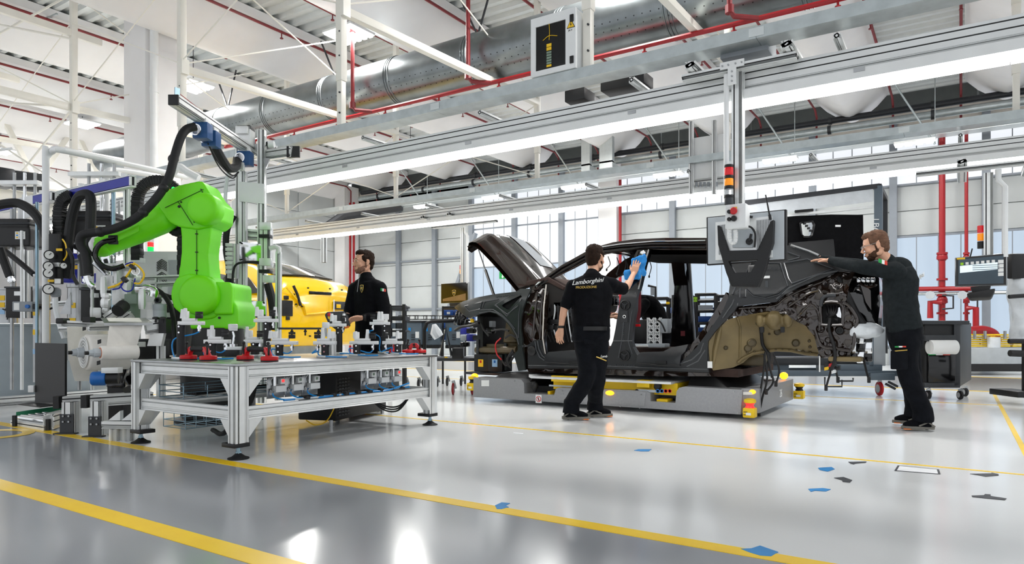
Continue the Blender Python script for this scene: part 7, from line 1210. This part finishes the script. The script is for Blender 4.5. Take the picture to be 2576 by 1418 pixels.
hd_ = thing('headliner', 'black felt headliner panel with mirror cut-out standing in the rack', 'headliner', foot(2070, d + .05) + UP * .6); obj('panel', MB('felt').cdt(cvt(hp_), [cvt(hole)], lambda a, b: V((o0.x, o0.y, 0)) + RT * a + UP * b + FW * (.05 * math.sin(a * 3) + .03 * noise.noise(V((a * 4, b * 4, 0)))), FW * .05, .08), hd_); obj('cut_out_rim', MB('black_gloss').tube([pd(u, v, d) for u, v in hole + hole[:1]], .018, 8), hd_); obj('recess', MB('black').prism([pd(u, v, d - .01) for u, v in ((1985, 610), (2098, 600), (2102, 640), (2100, 700), (1990, 700))], FW * .04), hd_, bev=.015); obj('tag', MB('paper').ob(pd(2108, 568, d - .03), .08, .01, .03, RT, FW, UP), hd_)
for k in range(4): obj('clip', MB('black').ob(pd(2024 + 5 * k, 562 + 6 * k, d - .03), .03, .04, .03, RT, FW, UP), hd_)
# ================================================================ black tool cart on the right
t = thing('tool_cart', 'black cart with a paper roll dispenser behind the leaning worker', 'cart', foot(2380, 9.3)); d = 9.2
bx('cabinet', 2326, 812, 2412, 968, d, .5, 'black', t, .012); bx('top', 2318, 806, 2440, 816, d - .03, .58, 'dark_steel', t, .01); obj('side_panel', MB('dark_steel').prism([pd(2412, 810, d), pd(2440, 812, d + .55), pd(2440, 955, d + .55), pd(2412, 972, d)], RT * .02), t, bev=.01); bx('front_frame', 2400, 812, 2416, 970, d - .02, .04, 'dark_steel', t); bx('apron', 2336, 890, 2404, 962, d - .04, .03, 'black_gloss', t, .01); bx('dispenser', 2328, 842, 2405, 858, d - .1, .1, 'dark_steel', t, .01); bx('base', 2326, 962, 2416, 975, d - .02, .55, 'dark_steel', t)
obj('paper_roll', MB('paper').cyl(pd(2338, 873, d - .1), pd(2403, 873, d - .1), .095, n=24), t)
for k, m in enumerate(('flag_green', 'paper', 'flag_red')): bx('colour_stripe', 2337 + 18 * k, 890, 2354 + 18 * k, 893, d - .1, .02, m, t, 0)
for u, dd in ((2335, .05), (2415, .0), (2428, .45)): wheel(foot(u, d + dd), .06, t, 'black')
# ---- pallet with yellow fixtures and wrapped stand
t = thing('grey_plinth', 'light grey plinth with yellow clamping blocks at the right edge', 'plinth', foot(2510, 14.5)); d = 14.2
bx('block', 2440, 875, 2600, 915, d, 1.5, 'box_grey', t); bx('pallet', 2440, 915, 2600, 934, d, 1.4, 'black', t)
for k, u in enumerate((2452, 2478, 2528, 2560)):
    for j in range(5): bx('yellow_plate', u - 12 + 2 * (j % 2), 846 + 5.5 * j, u + 14 - 2 * (j % 2), 850 + 5.5 * j, d + .3, .3, 'yellow_plastic', t, .004)
    bx('yellow_arm', u - 18, 840, u + 26, 844, d + .25, .2, 'yellow_plastic', t, .004)
    obj('bolt', MB('steel').cyl(pd(u, 852, d + .2), pd(u, 832, d + .2), .03, n=10), t)
obj('clear_drum', MB('film_wrap').cyl(pd(2500, 874, d + .2), pd(2500, 848, d + .2), .12, n=18), t)
obj('red_bend', MB('red_paint').hose([pd(u, v, 15.5) for u, v in ((2440, 832), (2475, 830), (2500, 840), (2508, 862))], .1, 12), label='thick red pipe bend behind the yellow clamping blocks', cat='pipe')
t = thing('wrapped_stand', 'black stand wrapped in clear plastic film at the right edge', 'stand', foot(2568, 8.6)); d = 8.6
b = MB('film_wrap'); b.tube([pd(2566, 700, d), pd(2568, 760, d), pd(2562, 860, d)], [.16, .13, .1], 14); remesh('film', b, .018, 'film_wrap', t, 2, .5, lambda p: .03 * noise.noise(p * 9)); bx('arm', 2545, 637, 2600, 700, d - .15, .1, 'black', t, .02); tb('rod', [(2538, 746, d - .2), (2600, 742, d - .2)], .025, 'black', t); tb('rod', [(2538, 858, d - .2), (2600, 858, d - .2)], .03, 'black', t); tb('rod', [(2540, 888, d - .2), (2600, 890, d - .2)], .04, 'black', t); tb('pole', [(2580, 1000, d), (2580, 640, d)], .04, 'black', t); bx('foot', 2560, 985, 2620, 1000, d - .2, .5, 'black', t)
# ---- red riser pipes with valves on the window wall
for u, r, v1, lab in ((2370, .07, 806, 'thick red riser pipe with flanges on the window wall'), (2431, .04, 800, 'thinner red riser pipe with valve right of the thick riser')):
    p0, p1 = py(u, 808, 19.9), py(u, 330, 19.9); t = thing('riser_pipe', lab, 'pipe', V((p0.x, 19.9, 0))); obj('pipe', MB('red_paint').cyl(V((p0.x, 19.9, .1)), p1, r, n=18), t)
    for v in (640, 652, 705, 745, 762, 790): z = py(u, v, 19.9).z; obj('flange', MB('red_paint').cyl(V((p0.x, 19.9, z)), V((p0.x, 19.9, z + .05)), r * 1.75, n=14), t)
    for v in (646, 755): z = py(u, v, 19.9).z; obj('valve_body', MB('red_paint').ell(V((p0.x, 19.9, z)), (r * 1.7, r * 1.7, r * 1.8)), t)
    g = py(u - 30 if r > .05 else u - 10, 742, 19.6); obj('gauge', MB('box_grey').cyl(g, g - YD * .05, .1, n=18), t); obj('gauge_tube', MB('red_paint').tube([py(u, 760, 19.7), py(u - 30, 760, 19.7), py(u - 30, 800, 19.7)] if r > .05 else [py(u, 775, 19.7), py(u + 24, 775, 19.7), py(u + 24, 835, 19.7)], .07, 10), t); obj('drain_tube', MB('dark_steel').tube([py(u, 742, 19.7), py(u + 28, 744, 19.7), py(u + 28, 775, 19.7), py(u, 777, 19.7)], .025, 6), t)
e, f = py(2295, 727, 19.8), py(2485, 725, 19.8); obj('cross_pipe', MB('red_paint').cyl(e, f, .06, n=10), label='horizontal red pipe crossing the risers on the window wall', cat='pipe')
obj('grey_rail', MB('galv').cyl(py(2290, 739, 19.85), py(2576, 735, 19.85), .04, n=8), label='grey horizontal conduit below the red cross pipe', cat='conduit')
for i, (u, Y) in enumerate(((881, 20.0), (890, 20.0), (1560, 20.6))): a = py(u, 575, Y); obj('thin_riser', MB('red_paint').cyl(V((a.x, Y, 0)), V((a.x, Y, 6.2)), .05, n=8), label=('left', 'right', 'single')[i] + (' thin red riser pipe at the corner column behind the worker' if i < 2 else ' thin red riser pipe beside the column above the car roof'), cat='pipe')
# ================================================================ floor tape marks
def tape(pts, m, lab): b = MB(m); P = [gp(*q) for q in pts]; b.prism([p + UP * .001 for p in P], UP * .002); obj('floor_tape', b, label=lab, cat='tape', smooth=0)
tape([(1595, 1133), (1606, 1130), (1639, 1130), (1632, 1135), (1612, 1135)], 'tape_blue', 'small blue tape mark in front of the guided vehicle')
tape([(2058, 1177), (2092, 1175), (2100, 1180), (2082, 1186), (2062, 1182)], 'tape_blue', 'blue angled tape mark left of the black tape marks'); tape([(2033, 1230), (2070, 1228), (2090, 1231), (2078, 1236), (2050, 1234), (2040, 1237)], 'tape_blue', 'blue tape mark nearest below the black tape marks')
tape([(1245, 1272), (1262, 1264), (1283, 1266), (1272, 1272), (1280, 1276), (1262, 1281), (1250, 1281)], 'tape_blue', 'blue tape corner next to the wide yellow line'); tape([(1863, 1381), (1890, 1380), (1912, 1373), (1932, 1380), (1958, 1389), (1940, 1400), (1912, 1398), (1885, 1390)], 'tape_blue', 'large blue tape mark at the bottom edge')
tape([(2134, 1162), (2180, 1161), (2178, 1164), (2152, 1166), (2148, 1168), (2140, 1166)], 'tape_black', 'black tape mark just behind the thin yellow line'); tape([(2098, 1202), (2122, 1200), (2144, 1208), (2138, 1214), (2120, 1212), (2118, 1208)], 'tape_black', 'black angled tape mark between the blue marks')
tape([(2440, 1192), (2494, 1191), (2494, 1189), (2512, 1193), (2512, 1196), (2480, 1199), (2460, 1195)], 'tape_black', 'black tape mark across the thin yellow line at the right'); tape([(2444, 1247), (2475, 1246), (2478, 1243), (2492, 1244), (2492, 1248), (2532, 1254), (2528, 1258), (2484, 1254), (2446, 1250)], 'tape_black', 'grey T-shaped tape mark at the right')
b = MB('tape_black'); P = [gp(*q) for q in ((2258, 1171), (2362, 1181), (2366, 1193), (2250, 1184))]; C_ = sum(P, V()) / 4; I_ = [C_ + (p - C_) * .9 for p in P]
for i in range(4): j = (i + 1) % 4; b.prism([P[i] + UP * .001, P[j] + UP * .001, I_[j] + UP * .001, I_[i] + UP * .001], UP * .002)
fr_ = obj('floor_frame', b, label='black outlined rectangle with white field on the floor at the right', cat='floor mark', smooth=0); obj('white_field', MB('tape_white').prism([p + UP * .001 for p in I_], UP * .0012), fr_, 0)
tape([(1292, 1088), (1316, 1090), (1316, 1092), (1292, 1090)], 'tape_white', 'faint white tape strip behind the thin yellow line')
